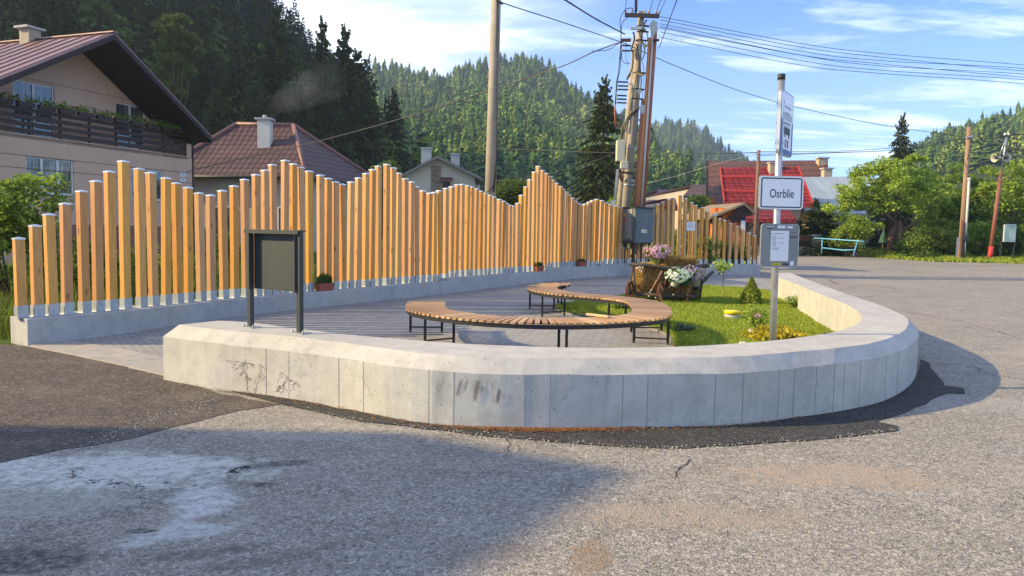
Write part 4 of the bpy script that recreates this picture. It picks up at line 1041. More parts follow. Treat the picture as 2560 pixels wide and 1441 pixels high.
def fpot(c,r,h_,potm,fl,fr_,lab,tilt=0,n=240,hook=False,cz=.06):
    t_=thing('flower_pot',c,lab,'flower pot','flower pots on the hay cart'); Mx=Matrix.Translation(c)@Matrix.Rotation(tilt,4,'Y')
    m_=MB(Mx); m_.lathe((0,0,0),[(r*.7,0),(r,h_),(r*1.06,h_),(r*1.06,h_*.9),(r*.9,h_*.9),(r*.85,h_*.8)],18); obj('pot',m_,potm,t_)
    top=np.array(Mx@Vector((0,0,h_+cz)))
    P=cloud(500,top,(fr_*.95,fr_*.8,fr_*.55),shell=.1,lump=.2); V,Fq=leaves_np(P,.03); put('foliage',V,Fq,LM['md'],t_)
    P=cloud(n,top+[0,0,.02],(fr_,fr_*.9,fr_*.62),shell=.75,lump=.2)
    # five-petal blooms
    a,b=rot_rand(n); nrm=(P-top); nrm/=np.linalg.norm(nrm,axis=1)[:,None]; a=np.cross(nrm,a); a/=np.linalg.norm(a,axis=1)[:,None]; b=np.cross(nrm,a); k=6; s=.03
    V=[P]+[P+(a*math.cos(2*math.pi*i/k)+b*math.sin(2*math.pi*i/k))*s+nrm*.008 for i in range(k)]
    V=np.stack(V,1); base_=np.arange(n)[:,None]*(k+1); Fq=np.concatenate([base_+np.array([[0,1+i,1+(i+1)%k]]) for i in range(k)])
    put('blossom',V.reshape(-1,3),Fq,fl,t_)
    m_=MB()
    for i in range(0,n,2): m_.add([P[i]+nrm[i]*.012+a[i]*.006,P[i]+nrm[i]*.012-a[i]*.006+b[i]*.006,P[i]+nrm[i]*.012-a[i]*.006-b[i]*.006],[(0,1,2)])
    obj('flower_centre',m_,pm('flower_eye',(.12,.05,.14),(.2,.15,.1)),t_)
    if hook:
        m_=MB(Mx)
        for s_ in(-1,1): m_.tube([(s_*r,0,h_),(s_*r*.7,0,h_+.12),(s_*r*.7,.03,h_+.2)],.005,5)
        obj('hanger',m_,M_galv,t_)
p=CP(1642,660,.25); fpot(p,.10,.16,pm('green_pot',(.28,.42,.16),(.24,.36,.14),6,.4,.05),LM['pk'],.29,'light green pot with pink flowers standing on the tall hay bale',0,260,cz=.09)
p=CP(1683,717,-.14); fpot(p,.10,.15,pm('white_pot',(.68,.66,.6),(.6,.58,.52),6,.4,.05),LM['wh'],.26,'tilted white pot of white flowers hanging on the cart side',R(24),230,True,cz=.08)
p=CP(1712,715,-.16); fpot(p,.10,.13,pm('dark_green_pot',(.05,.12,.06),(.04,.09,.05),6,.4,.05),LM['wh'],.17,'dark green pot of white flowers hanging beside the white pot',0,110,True,cz=.1)
p=CP(1741,716,-.10); fpot(p,.12,.14,pm('grey_pot',(.35,.4,.38),(.3,.34,.33),6,.4,.05),LM['pu'],.27,'pot of purple flowers hanging at the right end of the cart',R(-12),250,True,cz=.12)

# ---- poles and electric gear ----
M_pole=concrete('pole_concrete',(.36,.315,.25),(.29,.25,.20),warm=(.40,.33,.24),pits=False,drips=.25)
M_pole.use_fake_user=True
a=Y(1226,480,25.0); t0=Y(1240,8,25.0); d=(t0-a)/(t0.z-a.z); base=a-d*(a.z-gz(25)+.3); top=base+d*11.2
cp=thing('concrete_pole',Vector((base.x,base.y,gz(25))),'single round concrete power pole rising behind the middle of the fence','pole')
m_=MB(); m_.tube([base,base.lerp(top,.5),top],[.195,.172,.15],24); obj('pole',m_,M_pole,cp)
m_=MB()
for k in range(2): m_.tube([Y(1243+3*k,0,24.82),Y(1241+4*k,200,24.82),Y(1240+k*2,400,24.8),Y(1234+k*2,480,24.8)],.012,5)
m_.tube([Y(1238,458,24.8),Y(1225,478,24.78),Y(1211,482,24.8)],.014,5)
obj('cable',m_,M_blk,cp)
# double pole
UY=26.0
b0=Y(1566,505,UY); t0=Y(1604,30,UY); d=(t0-b0)/(t0.z-b0.z); base=b0-d*(b0.z-gz(UY)+.3)
up=thing('utility_pole',Vector((base.x,base.y,gz(UY))),'leaning double concrete utility pole crowded with crossarms, cables and rusty conduits','pole')
def upart(n_,m_,mat_): return obj(n_,m_,mat_,up)
m_=MB(); m_.tube([base,base.lerp(t0,.55),t0],[.165,.14,.105],20); upart('pole',m_,M_pole)
b1=Y(1551,505,UY+.5); t1=Y(1590,100,UY+.5); d1=(t1-b1)/(t1.z-b1.z); bs1=b1-d1*(b1.z-gz(UY)+.3)
m_=MB(); m_.tube([bs1,t1],[.15,.10],18); upart('pole',m_,M_pole)
UP=lambda u,v,dy=0: Y(u,v,UY+dy)
M_cable=pm('black_cable',(.02,.02,.022),(.03,.03,.032),6,.5,.05)
M_cab2=pm('olive_cable',(.12,.11,.05),(.08,.07,.04),6,.5,.05)
for (a,b_,w__) in [((1562,38),(1648,41),.12),((1577,72),(1612,71),.08),((1552,101),(1577,101),.09)]:
    m_=MB(); m_.bar(UP(*a,-.17),UP(*b_,-.17),.10,w__); 
    ca=upart('crossarm',m_,M_rust if a[0]==1552 else M_old if a[0]==1562 else M_galv)
for (u,v) in [(1564,33),(1580,32),(1612,32),(1622,33),(1640,33),(1648,34)]:
    m_=MB(); m_.lathe(UP(u,v+2,-.17),[(.02,0),(.045,.03),(.03,.05),(.05,.07),(.025,.11)],8); upart('insulator',m_,pm('porcelain',(.5,.47,.42),(.3,.2,.15),12,.3,.05))
m_=MB(); m_.tube([UP(1589,34,-.1),UP(1591,0,-.1),UP(1592,-40,-.1)],.035,6)
for k in range(5): m_.lathe(UP(1590,28-6*k,-.1),[(.05,0),(.06,.02),(.05,.04)],8)
upart('antenna_mast',m_,M_blk)
# terminal ladders at left
for v in(114,127,205,215,224,239,248,257):
    m_=MB(); l_=(1553,1577) if v<150 else (1543,1570) if v<230 else(1541,1566)
    m_.bar(UP(l_[0],v,-.15),UP(l_[1],v+1,-.05),.05,.045); upart('fuse_bar',m_,M_blk)
    m_=MB(); m_.lathe(UP(l_[0]+1,v,-.15)-Vector((0,0,.04)),[(.015,0),(.03,.02),(.03,.06),(.015,.08)],6); upart('insulator',m_,pm('porcelain',(.5,.47,.42),(.3,.2,.15)))
m_=MB(); m_.bar(UP(1553,100,-.15),UP(1553,130,-.15),.03,.03); upart('bracket',m_,M_blk); m_=MB(); m_.bar(UP(1542,205,-.15),UP(1538,262,-.15),.035,.035); upart('bracket',m_,M_blk)
m_=MB(); m_.tube([UP(1538,262,-.15),UP(1537,290,-.15),UP(1538,314,-.15),UP(1546,318,-.1),UP(1558,318,0)],.022,6); m_.tube([UP(1540,275,-.15),UP(1539,305,-.15),UP(1556,311,0)],.016,6); upart('red_conduit',m_,pm('red_oxide',(.42,.11,.06),(.3,.09,.05),9,.6,.1))
# cables down the left and round the pole
for pts_,r_,mt_ in [([(1553,90),(1550,60),(1553,40),(1565,24),(1580,21),(1583,30),(1575,38)],.014,0),([(1575,40),(1560,52),(1554,66),(1551,120),(1546,180),(1541,205)],.014,0),([(1553,130),(1549,180),(1540,210)],.014,0),
   ([(1554,130),(1556,152),(1566,160),(1574,158)],.01,0),([(1566,100),(1565,150),(1574,158)],.008,0),([(1543,206),(1547,170),(1553,130)],.008,0),([(1583,80),(1586,95),(1581,115),(1579,125),(1585,128)],.03,0),
   ([(1574,128),(1582,130),(1580,170),(1571,190),(1568,200)],.03,1),([(1600,88),(1607,105),(1612,128),(1606,150)],.02,0),([(1612,72),(1619,90),(1618,100),(1611,110)],.016,0),
   ([(1617,50),(1607,68),(1612,80)],.03,0),([(1595,130),(1603,200),(1597,250),(1594,300),(1588,360)],.022,0),([(1601,140),(1610,180),(1606,240),(1603,268)],.009,0),
   ([(1591,110),(1598,160),(1588,205),(1577,260),(1572,300),(1564,330)],.02,1),
   ([(1600,268),(1590,274),(1572,290),(1562,308),(1555,325),(1553,345),(1557,370),(1562,388)],.028,1),([(1598,270),(1584,282),(1567,300),(1558,322),(1556,345),(1560,368),(1563,385)],.022,1),([(1597,272),(1582,288),(1565,312),(1560,340),(1562,375)],.022,0),([(1600,266),(1605,272),(1606,290)],.03,0),
   ([(1628,318),(1634,332),(1632,345),(1626,362)],.02,0),([(1626,320),(1630,334),(1625,366)],.016,0),([(1577,185),(1571,195),(1567,200),(1569,190)],.02,0)]:
    m_=MB(); m_.tube(cr([UP(u,v,-.2) for u,v in pts_],5),r_,6); upart('cable',m_,[M_cable,M_cab2][mt_])
for (u,v,w__) in [(1601,66,34),(1595,80,30),(1592,102,30),(1591,183,40),(1584,224,34),(1582,248,30),(1579,300,34),(1575,334,34),(1573,370,34),(1567,452,26),(1567,463,26)]:
    # straps round the pole at that height
    q=UP(u,v); t_=(q.z-base.z)/(t0.z-base.z); c_=base.lerp(t0,t_); r_=.165-.06*t_+.012
    m_=MB(); m_.lathe(c_-Vector((0,0,.02)),[(r_,0),(r_,.04)],20)
    m_.bar(c_+Vector((r_-.02,-.05,0)),c_+Vector((r_+.16,-.08,-.02)),.04,.05); upart('strap',m_,M_galv if v>250 else M_blk)
# conduits with sheet heads
C_r=pm('rust_conduit',(.30,.11,.05),(.20,.075,.04),7,.7,.3,stain=((.10,.045,.03),.6))
C_o=pm('orange_rust_conduit',(.45,.19,.07),(.36,.14,.05),7,.7,.3)
C_w=pm('galvanised_conduit',(.50,.46,.42),(.42,.37,.33),7,.5,.1,.3)
for (ub,ut,vt,mt_,r_) in [(1587,1607,250,C_r,.05),(1592,1612,262,C_o,.045),(1597.5,1624,95,C_o,.05),(1604,1632,85,C_w,.055),(1610,1639,82,C_r,.055),(1601,1628,110,C_r,.045)]:
    p_=Y(ub,506,25.55); q_=Y(ut,vt,25.55); dd=(q_-p_)/(q_.z-p_.z); p2=p_-dd*(p_.z-gz(25.5)-.9); m_=MB(); m_.cyl(p2,q_,r_,12); upart('conduit',m_,mt_)
for pts_ in ([(1625,60),(1632,50),(1645,56),(1643,66),(1646,68),(1643,84),(1637,88),(1629,82)],[(1598,268),(1604,262),(1612,264),(1611,282),(1606,286),(1601,276)],[(1594,224),(1600,224),(1606,228),(1599,237)]):
    m_=MB(); m_.prism([Y(u,v,25.5) for u,v in pts_],(0,.12,0)); upart('cable_head',m_,pm('grey_sheet',(.42,.43,.42),(.36,.37,.36),8,.5,.05,.3))
for a,b_ in [((1609,118),(1625,108)),((1596,452),(1612,449)),((1590,183),(1610,189)),((1594,335),(1612,333))]:
    m_=MB(); m_.bar(Y(*a,25.75),Y(*b_,25.6),.05,.07); upart('bracket',m_,pm('olive_steel',(.16,.13,.06),(.12,.1,.05)))
m_=MB(); m_.box(Y(1640,101,25.5),(.2,.12,.06)); upart('clamp',m_,M_rust)
# beige meter boxes
M_beige=pm('beige_box',(.56,.50,.36),(.48,.43,.31),6,.5,.06)
for (u0_,u1_,v0_,v1_,dp,yy) in [(1541,1563,350,403,.28,25.6),(1551,1571,403,422,.16,25.55)]:
    a=Y(u0_,v1_,yy); b_=Y(u1_,v0_,yy); m_=MB(); m_.box(((a.x+b_.x)/2,yy+dp/2,(a.z+b_.z)/2),(b_.x-a.x,dp,b_.z-a.z)); upart('junction_box',m_,M_beige).modifiers.new('bevel','BEVEL').width=.02
m_=MB(); m_.bar(UP(1537,430,-.3),UP(1585,434,-.1),.06,.06); upart('bracket',m_,M_rust); m_=MB(); m_.bar(UP(1541,424,-.3),UP(1555,455,-.2),.05,.05); upart('bracket',m_,M_rust); m_=MB(); m_.bar(UP(1550,422,-.3),UP(1556,452,-.1),.05,.05); upart('bracket',m_,M_rust)
m_=MB(); m_.cyl(Y(1536,505,25.3),Y(1544,424,25.3),.045,10); m_.cyl(Y(1532,600,25.3),Y(1533.5,500,25.3),.08,12); upart('conduit',m_,M_beige)
# transformer cabinet
cc=Y(1588,560,24.95); zt_=Y(1588,520,24.95).z; zb_=Y(1588,607,24.95).z; an=R(33)
df=Vector((math.cos(an),math.sin(an),0)); dl=Vector((-math.sin(an),math.cos(an),0)); Wf,Wl=.80,.66
cb=thing('electric_cabinet',Vector((cc.x+.1,cc.y+.3,gz(25))),'large grey electric cabinet raised on struts at the foot of the double pole','cabinet')
c2=Vector((cc.x,cc.y,(zt_+zb_)/2)); 
Mc=Matrix(((df.x,dl.x,0,cc.x),(df.y,dl.y,0,cc.y),(0,0,1,zb_),(0,0,0,1))); Hc=zt_-zb_
M_cabd=pm('cabinet_grey',(.115,.14,.15),(.09,.11,.12),5,.55,.08,.1,.4,stain=((.17,.2,.2),.5))
M_cabl=pm('cabinet_grey_sunlit',(.24,.225,.20),(.2,.19,.17),5,.55,.08)  # side face colour lighter and warmer, sunlight put into the paint
m_=MB(Mc); m_.box((Wf/2,Wl/2,Hc/2),(Wf,Wl,Hc)); obj('cabinet_body',m_,M_cabd,cb,bevel=.01)
m_=MB(Mc); m_.box((-.012,Wl/2+.05,Hc/2+.02),(.02,Wl-.16,Hc-.12)); m_.box((-.05,Wl/2-.03,Hc/2-.02),(.09,.22,Hc-.3)); obj('cabinet_side_door',m_,M_cabl,cb,bevel=.006)
m_=MB(Mc); m_.box((Wf/2,Wl/2,Hc+.02),(Wf+.1,Wl+.1,.03)); m_.box((Wf/2,Wl/2,-.02),(Wf+.02,Wl+.02,.03)); obj('cabinet_roof',m_,M_blk,cb)
m_=MB(Mc); m_.box((.012,-.006,Hc/2),(.008,.006,Hc-.06)); m_.box((Wf/2,-.006,Hc-.05),(Wf-.04,.004,.006)); m_.cyl((.06,-.004,Hc*.5),(.06,-.02,Hc*.5),.018,8); obj('cabinet_door_seam',m_,M_blk,cb)
m_=MB(Mc); m_.box((.40,-.006,Hc*.33),(.25,.004,.11)); obj('warning_label',m_,M_signw,cb)
m_=MB(Mc); m_.box((.46,-.009,Hc*.33),(.10,.004,.085)); obj('warning_label_yellow',m_,pm('yellow_sticker',(.62,.50,.02),(.5,.4,.02)),cb)
m_=MB(Mc); m_.add([(.30,-.0095,Hc*.33-.035),(.37,-.0095,Hc*.33-.035),(.335,-.0095,Hc*.33+.035)],[(0,1,2)]); m_.box((.46,-.0115,Hc*.33+.015),(.07,.002,.012)); m_.box((.46,-.0115,Hc*.33-.012),(.07,.002,.012)); obj('warning_label_print',m_,M_ink,cb)
m_=MB(Mc); m_.box((-.026,Wl*.72,Hc*.80),(.006,.13,.12)); obj('warning_sticker',m_,pm('orange_sticker',(.7,.4,.02),(.6,.3,.02)),cb)
m_=MB(Mc); m_.box((-.026,Wl*.72,Hc*.66),(.006,.13,.16)); obj('danger_sticker',m_,pm('red_sticker',(.6,.08,.06),(.5,.06,.05)),cb)
m_=MB(Mc)
for x in(.06,Wf-.06): m_.bar((x,.1,-.03),(x,.1,-(zb_-gz(25))),.06,.06); m_.bar((x,Wl-.1,-.03),(x-.3 if x>.3 else x+.3,Wl-.1,-.5),.05,.05); m_.bar((x,Wl-.1,-.03),(x,Wl-.1,-(zb_-gz(25))),.06,.06)
obj('cabinet_strut',m_,M_blk,cb)
# =============== houses ===============
def panel(fac,poly,holes,thick=.25,off=0):
    "vertical wall panel (x along facade, z) with window openings"
    bm=bmesh.new(); f=bm.faces.new([bm.verts.new((x,0,z)) for x,z in poly])
    for h in holes:
        for co,no in(((h[0],0,0),(1,0,0)),((h[1],0,0),(1,0,0)),((0,0,h[2]),(0,0,1)),((0,0,h[3]),(0,0,1))):
            bmesh.ops.bisect_plane(bm,geom=bm.verts[:]+bm.edges[:]+bm.faces[:],plane_co=co,plane_no=no)
    kill=[f for f in bm.faces if any(h[0]<f.calc_center_median().x<h[1] and h[2]<f.calc_center_median().z<h[3] for h in holes)]
    bmesh.ops.delete(bm,geom=kill,context='FACES')
    r=bmesh.ops.extrude_face_region(bm,geom=bm.faces[:]); 
    for e in r['geom']:
        if isinstance(e,bmesh.types.BMVert): e.co.y-=thick
    bmesh.ops.recalc_face_normals(bm,faces=bm.faces[:]); bm.verts.index_update()
    m_=MB(); m_.add([fac.P(v.co.x,v.co.z,off+v.co.y) for v in bm.verts],[[v.index for v in f.verts] for f in bm.faces]); bm.free(); return m_
M_glass,t=newmat('window_glass'); v=t.n('ShaderNodeTexCoord').outputs['Object']
cw=t.noise(t.mp(v,sc=(6,6,.5)),3,4,.6); c=t.mix(t.rng(cw,.45,.6),(.03,.035,.04),(.16,.17,.17)); finish(t,c,.04,None,0,1.0)
M_pvc=pm('white_pvc',(.62,.64,.64),(.56,.58,.58),4,.4,.02)
def win(fac,par,x0,x1,z0,z1,off=0,cols=2,sill=True,fw=.06,dep=.10,split=None):
    m_=MB(); o=off-dep
    def bx(xa,xb,za,zb,oo,th): 
        vs=[fac.P(x,z,q) for x in(xa,xb) for q in(oo,oo+th) for z in(za,zb)]; m_.add(vs,[(0,1,3,2),(4,6,7,5),(0,4,5,1),(2,3,7,6),(0,2,6,4),(1,5,7,3)])
    bx(x0,x1,z0,z0+fw,o,.05); bx(x0,x1,z1-fw,z1,o,.05); bx(x0,x0+fw,z0+fw,z1-fw,o,.05); bx(x1-fw,x1,z0+fw,z1-fw,o,.05)
    for k in range(1,cols):
        xm=x0+(x1-x0)*(k/cols if not split else split); bx(xm-fw*.8,xm+fw*.8,z0+fw,z1-fw,o,.055)
    w_=obj('window',m_,M_pvc,par)
    m_=MB(); bx(x0+fw*.5,x1-fw*.5,z0+fw*.5,z1-fw*.5,o+.01,.012); obj('pane',m_,M_glass,w_)
    if sill: m_=MB(); bx(x0-.05,x1+.05,z0-.03,z0,o-.02,dep+.07); obj('sill',m_,M_pvc,w_)
    return w_
def tilemat(name,c1,c2,ang,roww=.34,colw=.22,depth=.5,kz=1.,metal=0,rough=.6,dark=(.25),prof='wave'):
    m_,t=newmat(name); v=t.n('ShaderNodeTexCoord').outputs['Object']; sx=t.n('ShaderNodeSeparateXYZ',{0:v})
    a=t.m('ADD',t.m('MULTIPLY',sx.outputs[0],math.cos(ang)),t.m('MULTIPLY',sx.outputs[1],math.sin(ang)))
    rw=t.m('FRACT',t.m('DIVIDE',sx.outputs[2],roww)); cl_=t.m('DIVIDE',a,colw)
    s_=t.m('ABSOLUTE',t.m('SINE',t.m('MULTIPLY',cl_,math.pi)))
    n=t.noise(v,.9,5,.6); cell=t.n('ShaderNodeTexWhiteNoise',{'Vector':t.n('ShaderNodeCombineXYZ',{0:t.m('FLOOR',cl_),1:t.m('FLOOR',t.m('DIVIDE',sx.outputs[2],roww)),2:0}).outputs[0]}).outputs[0]
    c=t.mix(t.rng(n,.35,.65),c1,c2); c=t.mix(t.m('MULTIPLY',cell,.25),c,tuple(x*.65 for x in c2))
    edge=t.rng(rw,.12,.34,1,0) if prof!='seam' else 0
    gap=t.rng(s_,0,.35 if prof!='seam' else .12,1,0)
    k=t.m('MAXIMUM',edge,t.m('MULTIPLY',gap,.35)) if prof!='seam' else t.m('MULTIPLY',gap,.7)
    c=t.mix(t.m('MULTIPLY',k,depth),c,tuple(x*.25 for x in c2))
    h=t.m('ADD',s_,t.m('MULTIPLY',rw,-.9)) if prof!='seam' else t.m('MULTIPLY',gap,1)
    finish(t,c,rough,t.bump(h,.6,.04),metal,.25); return m_
M_pink=pm('pink_render',(.57,.39,.295),(.52,.355,.265),1.2,.9,.25,fine=90,stain=((.25,.18,.14),.25))
M_brown=pm('dark_brown_wood',(.045,.026,.024),(.032,.019,.018),5,.6,.15)
M_soff=pm('soffit_brown',(.030,.019,.020),(.024,.015,.016),5,.7,.15)
# --- pink house ---
fac=Facade((-16.9,25.1),(-14.1,32.9)); UO=-.9
ph=thing('house',fac.P(4,0,-5),'pink rendered house with dark brown balcony and wide overhanging brown roof, left behind the fence','house')
ra=fac.px(287,82,1.1); re=fac.px(530,341,1.1); rl=fac.px(0,196,1.1)
sr=(ra[1]-re[1])/(re[0]-ra[0]); sle=(ra[1]-rl[1])/(ra[0]-rl[0]); print('ROOF',ra,re,rl,sr,sle)
wr=fac.px(467,308,UO); L1=wr[0]; LL=fac.px(480,420)[0]
leftS=ra[0]-(re[0]-ra[0]); 
wl=ra[0]-(LL-ra[0])
def rz(x,th=0): return ra[1]-(sr*(x-ra[0]) if x>ra[0] else sle*(ra[0]-x))-th
zs=fac.px(300,370)[1]
slabL=fac.px(2,330); slabR=fac.px(466,393); print('SLAB',slabL,slabR); zs=(slabL[1]+slabR[1])/2
# lower wall with windows
def rect(u0,v0,u1,v1,off=0,f=None):
    f=f or fac; um=(u0+u1)/2; vm=(v0+v1)/2; return (f.px(u0,vm,off)[0],f.px(u1,vm,off)[0],f.px(um,v1,off)[1],f.px(um,v0,off)[1])
wl1=rect(66,396,185,486); wl2=rect(330,424,408,500)
cel=rect(358,566,398,606)
m_=panel(fac,[(wl,-.2),(LL,-.2),(LL,zs),(wl,zs)],[wl1,wl2],.3); obj('lower_wall',m_,M_pink,ph)
m_=MB(); 
for z_ in (fac.px(330,418)[1],fac.px(330,445)[1],zs-.02): m_.add([fac.P(x,z,o) for x in(wl,LL) for o in(.003,.001) for z in(z_-.012,z_+.012)],[(0,1,5,4)])
obj('render_groove',m_,pm('groove',(.14,.09,.07),(.12,.08,.06)),ph)
m_=MB(); m_.add([fac.P(x,z,o) for x in(wl+3,LL+.02) for o in(-.02,.06) for z in(-.2,fac.px(380,566)[1])],[(0,1,3,2),(4,6,7,5),(0,4,5,1),(2,3,7,6),(0,2,6,4),(1,5,7,3)])
M_brick,t=newmat('brick_base'); v=t.n('ShaderNodeTexCoord').outputs['Object']
bk=t.n('ShaderNodeTexBrick',{'Vector':t.mp(v,rot=(R(90),0,0)),'Color1':(.25,.07,.04),'Color2':(.17,.05,.035),'Mortar':(.3,.26,.22),'Scale':1,'Mortar Size':.012,'Brick Width':.25,'Row Height':.08}); finish(t,bk.outputs[0],.85)
obj('brick_base',m_,M_brick,ph)
for a_ in(wl1,): win(fac,ph,*a_,0,3)
win(fac,ph,*wl2,0,2,split=.55)
# sides & rear
m_=MB(); pr_=[(wl,-.2),(LL,-.2),(LL,rz(LL,.3)),(wl,rz(wl,.3))]
m_.add([fac.P(LL-.002,z,o) for o in(-.3,-10) for z in(-.2,rz(LL,.35))]+[fac.P(wl+.002,z,o) for o in(-.3,-10) for z in(-.2,rz(wl,.35))]+[fac.P(ra[0],rz(ra[0],.35),-10)],[(0,1,3,2),(4,6,7,5),(2,3,8,7,6)])
obj('side_wall',m_,M_pink,ph)
# upper recessed wall
up1=rect(34,208,137,330,UO); up2=rect(290,262,364,372,UO)
up1=(up1[0],up1[1],zs+.1,up1[3]); up2=(up2[0],up2[1],zs+.1,up2[3])
m_=panel(fac,[(wl,zs),(LL-.02,zs),(LL-.02,rz(LL-.02,.3)),(ra[0],rz(ra[0],.3)),(wl,rz(wl,.3))],[up1,up2],.25,UO); obj('upper_wall',m_,M_pink,ph)
m_=MB(); z_=fac.px(280,241,UO)[1]; m_.add([fac.P(x,z,UO+.002) for x in(wl,LL-.1) for z in(z_-.01,z_+.01)],[(0,1,3,2)]); obj('render_groove',m_,_MC['groove'],ph)
win(fac,ph,*up1,UO,2,False); win(fac,ph,*up2,UO,2,False)
m_=MB(); m_.add([fac.P(x,z,o) for x in(wl,LL-.25) for o in(-1.2,.0) for z in(zs-.12,zs+.03)],[(0,1,3,2),(4,6,7,5),(0,4,5,1),(2,3,7,6),(0,2,6,4),(1,5,7,3)]); obj('balcony_floor',m_,M_pink,ph)
# pilaster at the right end of the balcony
m_=MB(); m_.add([fac.P(x,z,o) for x in(LL-.28,LL-.01) for o in(-.9,-.01) for z in(zs,rz(LL,.32))],[(0,1,3,2),(4,6,7,5),(0,4,5,1),(2,3,7,6),(0,2,6,4),(1,5,7,3)]); obj('balcony_pier',m_,M_pink,ph)
# roof slabs
mr=MB(); ms2=MB()
xR=re[0]; xL=ra[0]-(re[0]-ra[0])-.8
def slab(xa,xb,mroof,mso,th=.26):
    za,zb=rz(xa),rz(xb); f_,b_=1.1,-11
    top=[fac.P(xa,za,f_),fac.P(xb,zb,f_),fac.P(xb,zb,b_),fac.P(xa,za,b_)]; bot=[p-Vector((0,0,th)) for p in top]
    mroof.add(top+[p-Vector((0,0,.05)) for p in top],[(0,1,2,3),(0,4,5,1),(1,5,6,2),(2,6,7,3)])
    t2=[p-Vector((0,0,.05)) for p in top]; mso.add(t2+bot,[(4,5,6,7),(0,1,5,4),(1,2,6,5),(2,3,7,6),(3,0,4,7)])
slab(ra[0],xR,mr,ms2); slab(xL,ra[0],mr,ms2)
M_roofp=pm('brown_metal_roof',(.30,.185,.16),(.25,.15,.13),1.5,.42,.08,.35,.5,stain=((.12,.07,.06),.4))
rf=obj('roof',mr,M_roofp,ph); obj('soffit',ms2,M_soff,rf)
m_=MB()
for o_ in np.arange(-10.8,1.1,.62):
    for xa,xb in((ra[0],xR),(xL,ra[0])): m_.bar(fac.P(xa,rz(xa)+.015,o_),fac.P(xb,rz(xb)+.015,o_),.035,.05)
m_.bar(fac.P(ra[0],ra[1]+.02,1.15),fac.P(ra[0],ra[1]+.02,-11),.25,.04)
obj('standing_seam',m_,M_roofp,rf)
Mr_=Matrix(((fac.d.x,fac.n.x,0),(fac.d.y,fac.n.y,0),(0,0,1)))
oo=min(np.arange(-10.5,1,.05),key=lambda o:abs(u_of(fac.P(ra[0]-.1,ra[1]+.3,o))[0]-76))
c0=fac.P(ra[0]-.1,ra[1]-.35,oo); m_=MB(); print('CH',oo,u_of(c0))
m_.box(c0+Vector((0,0,.3)),(.5,.5,.9),M=Mr_); ch=obj('chimney',m_,concrete('chimney_render',(.40,.34,.27),(.33,.28,.22),pits=False),rf)
m_=MB(); m_.box(c0+Vector((0,0,.76)),(.78,.7,.08),M=Mr_); obj('chimney_cap',m_,M_conc2,ch)
# balcony railing
bxr=LL-.32; m_=MB()
for k in range(4): 
    z_=zs+.16+.235*k; m_.bar(fac.P(wl,z_,-.02),fac.P(bxr,z_,-.02),.03,.14)
rl_=obj('balcony_railing',m_,M_brown,ph)
x=wl
while x<bxr+.1: m_=MB(); m_.bar(fac.P(x,zs,-.07),fac.P(x,zs+1.0,-.07),.07,.07); obj('railing_post',m_,M_brown,rl_); x+=(bxr-wl)/8
m_=MB(); x=wl+.3; PP=[]
while x<bxr-.4:
    m_.bar(fac.P(x,zs+1.02,.10),fac.P(x+.62,zs+1.02,.10),.16,.15); n=70
    for k in range(n): PP.append(list(fac.P(x+random.uniform(-.05,.7),zs+1.1+abs(random.gauss(0,.10)),.1+random.uniform(-.14,.16))))
    x+=.78
pbx=obj('planter',m_,M_brown,ph); V,Fq=leaves_np(np.array(PP),.06); put('plant',V,Fq,LM['md'],pbx)
m_=MB()
for z_ in(438,451):
    c_=fac.W(457,z_,.02); m_.bar(c_-fac.d*.13,c_+fac.d*.13,.02,.15)
pl_=obj('number_plate',m_,M_signw,ph)
m_=MB(); m_.tube([fac.P(LL+.05,0,.0),fac.P(LL+.05,rz(LL,.4),.0)],.05,8); obj('downpipe',m_,M_brown,ph)
for tx,z_ in(("18",438),("87",451)):
    c_=fac.W(457,z_,.034); text_obj('plate_number',tx,frameM(c_,fac.d,fac.n),.12,M_navy,pl_,ext=.001)

# --- hip-roofed house with smoking chimney ---
A=Vector((-17.5,37,0));B=Vector((-9.76,36,0));C_=Vector((-7.3,44,0));D_=Vector((-15.3,45,0))
ze=Y(765,440,36).z; Rr=Y(733,314,40); Rl=Y(591,315,40); Rl.z=Rr.z
hh=thing('house',Vector((-12.4,40,gz(40))),'low cream house with brown tiled hip roof and smoking white chimney, behind the fence','house')
M_cream=pm('cream_render',(.46,.43,.36),(.42,.39,.33),1.5,.9,.2,fine=90,stain=((.3,.27,.22),.2))
M_tile=tilemat('brown_tiles',(.115,.062,.058),(.075,.043,.043),R(-7),.26,.3,.8); M_tile2=tilemat('brown_tiles_side',(.115,.062,.058),(.075,.043,.043),R(73),.26,.3,.8)
m_=MB(); E=[Vector((p.x,p.y,ze)) for p in(A,B,C_,D_)]
m_.add(E+[Rl,Rr],[(0,1,5,4)],0); m_.add(E+[Rl,Rr],[(1,2,5)],1); m_.add(E+[Rl,Rr],[(2,3,4,5)],0); m_.add(E+[Rl,Rr],[(3,0,4)],1)
m_.add([p-Vector((0,0,.12)) for p in E]+E,[(3,2,1,0),(0,1,5,4),(1,2,6,5),(2,3,7,6),(3,0,4,7)],1)
rf=obj('roof',m_,[M_tile,M_tile2],hh)
m_=MB()
for a,b in((E[1],Rr),(E[2],Rr),(Rl,Rr),(E[0],Rl)): m_.tube([a+Vector((0,0,.02)),b+Vector((0,0,.02))],.11,8)
obj('ridge_tile',m_,pm('ridge_tiles',(.22,.10,.085),(.17,.075,.065),6,.5,.1),rf)
def inset(P4,d):
    c_=sum(P4,Vector())/4; return [p+(c_-p).normalized()*d for p in P4]
I=inset([A,B,C_,D_],.75)
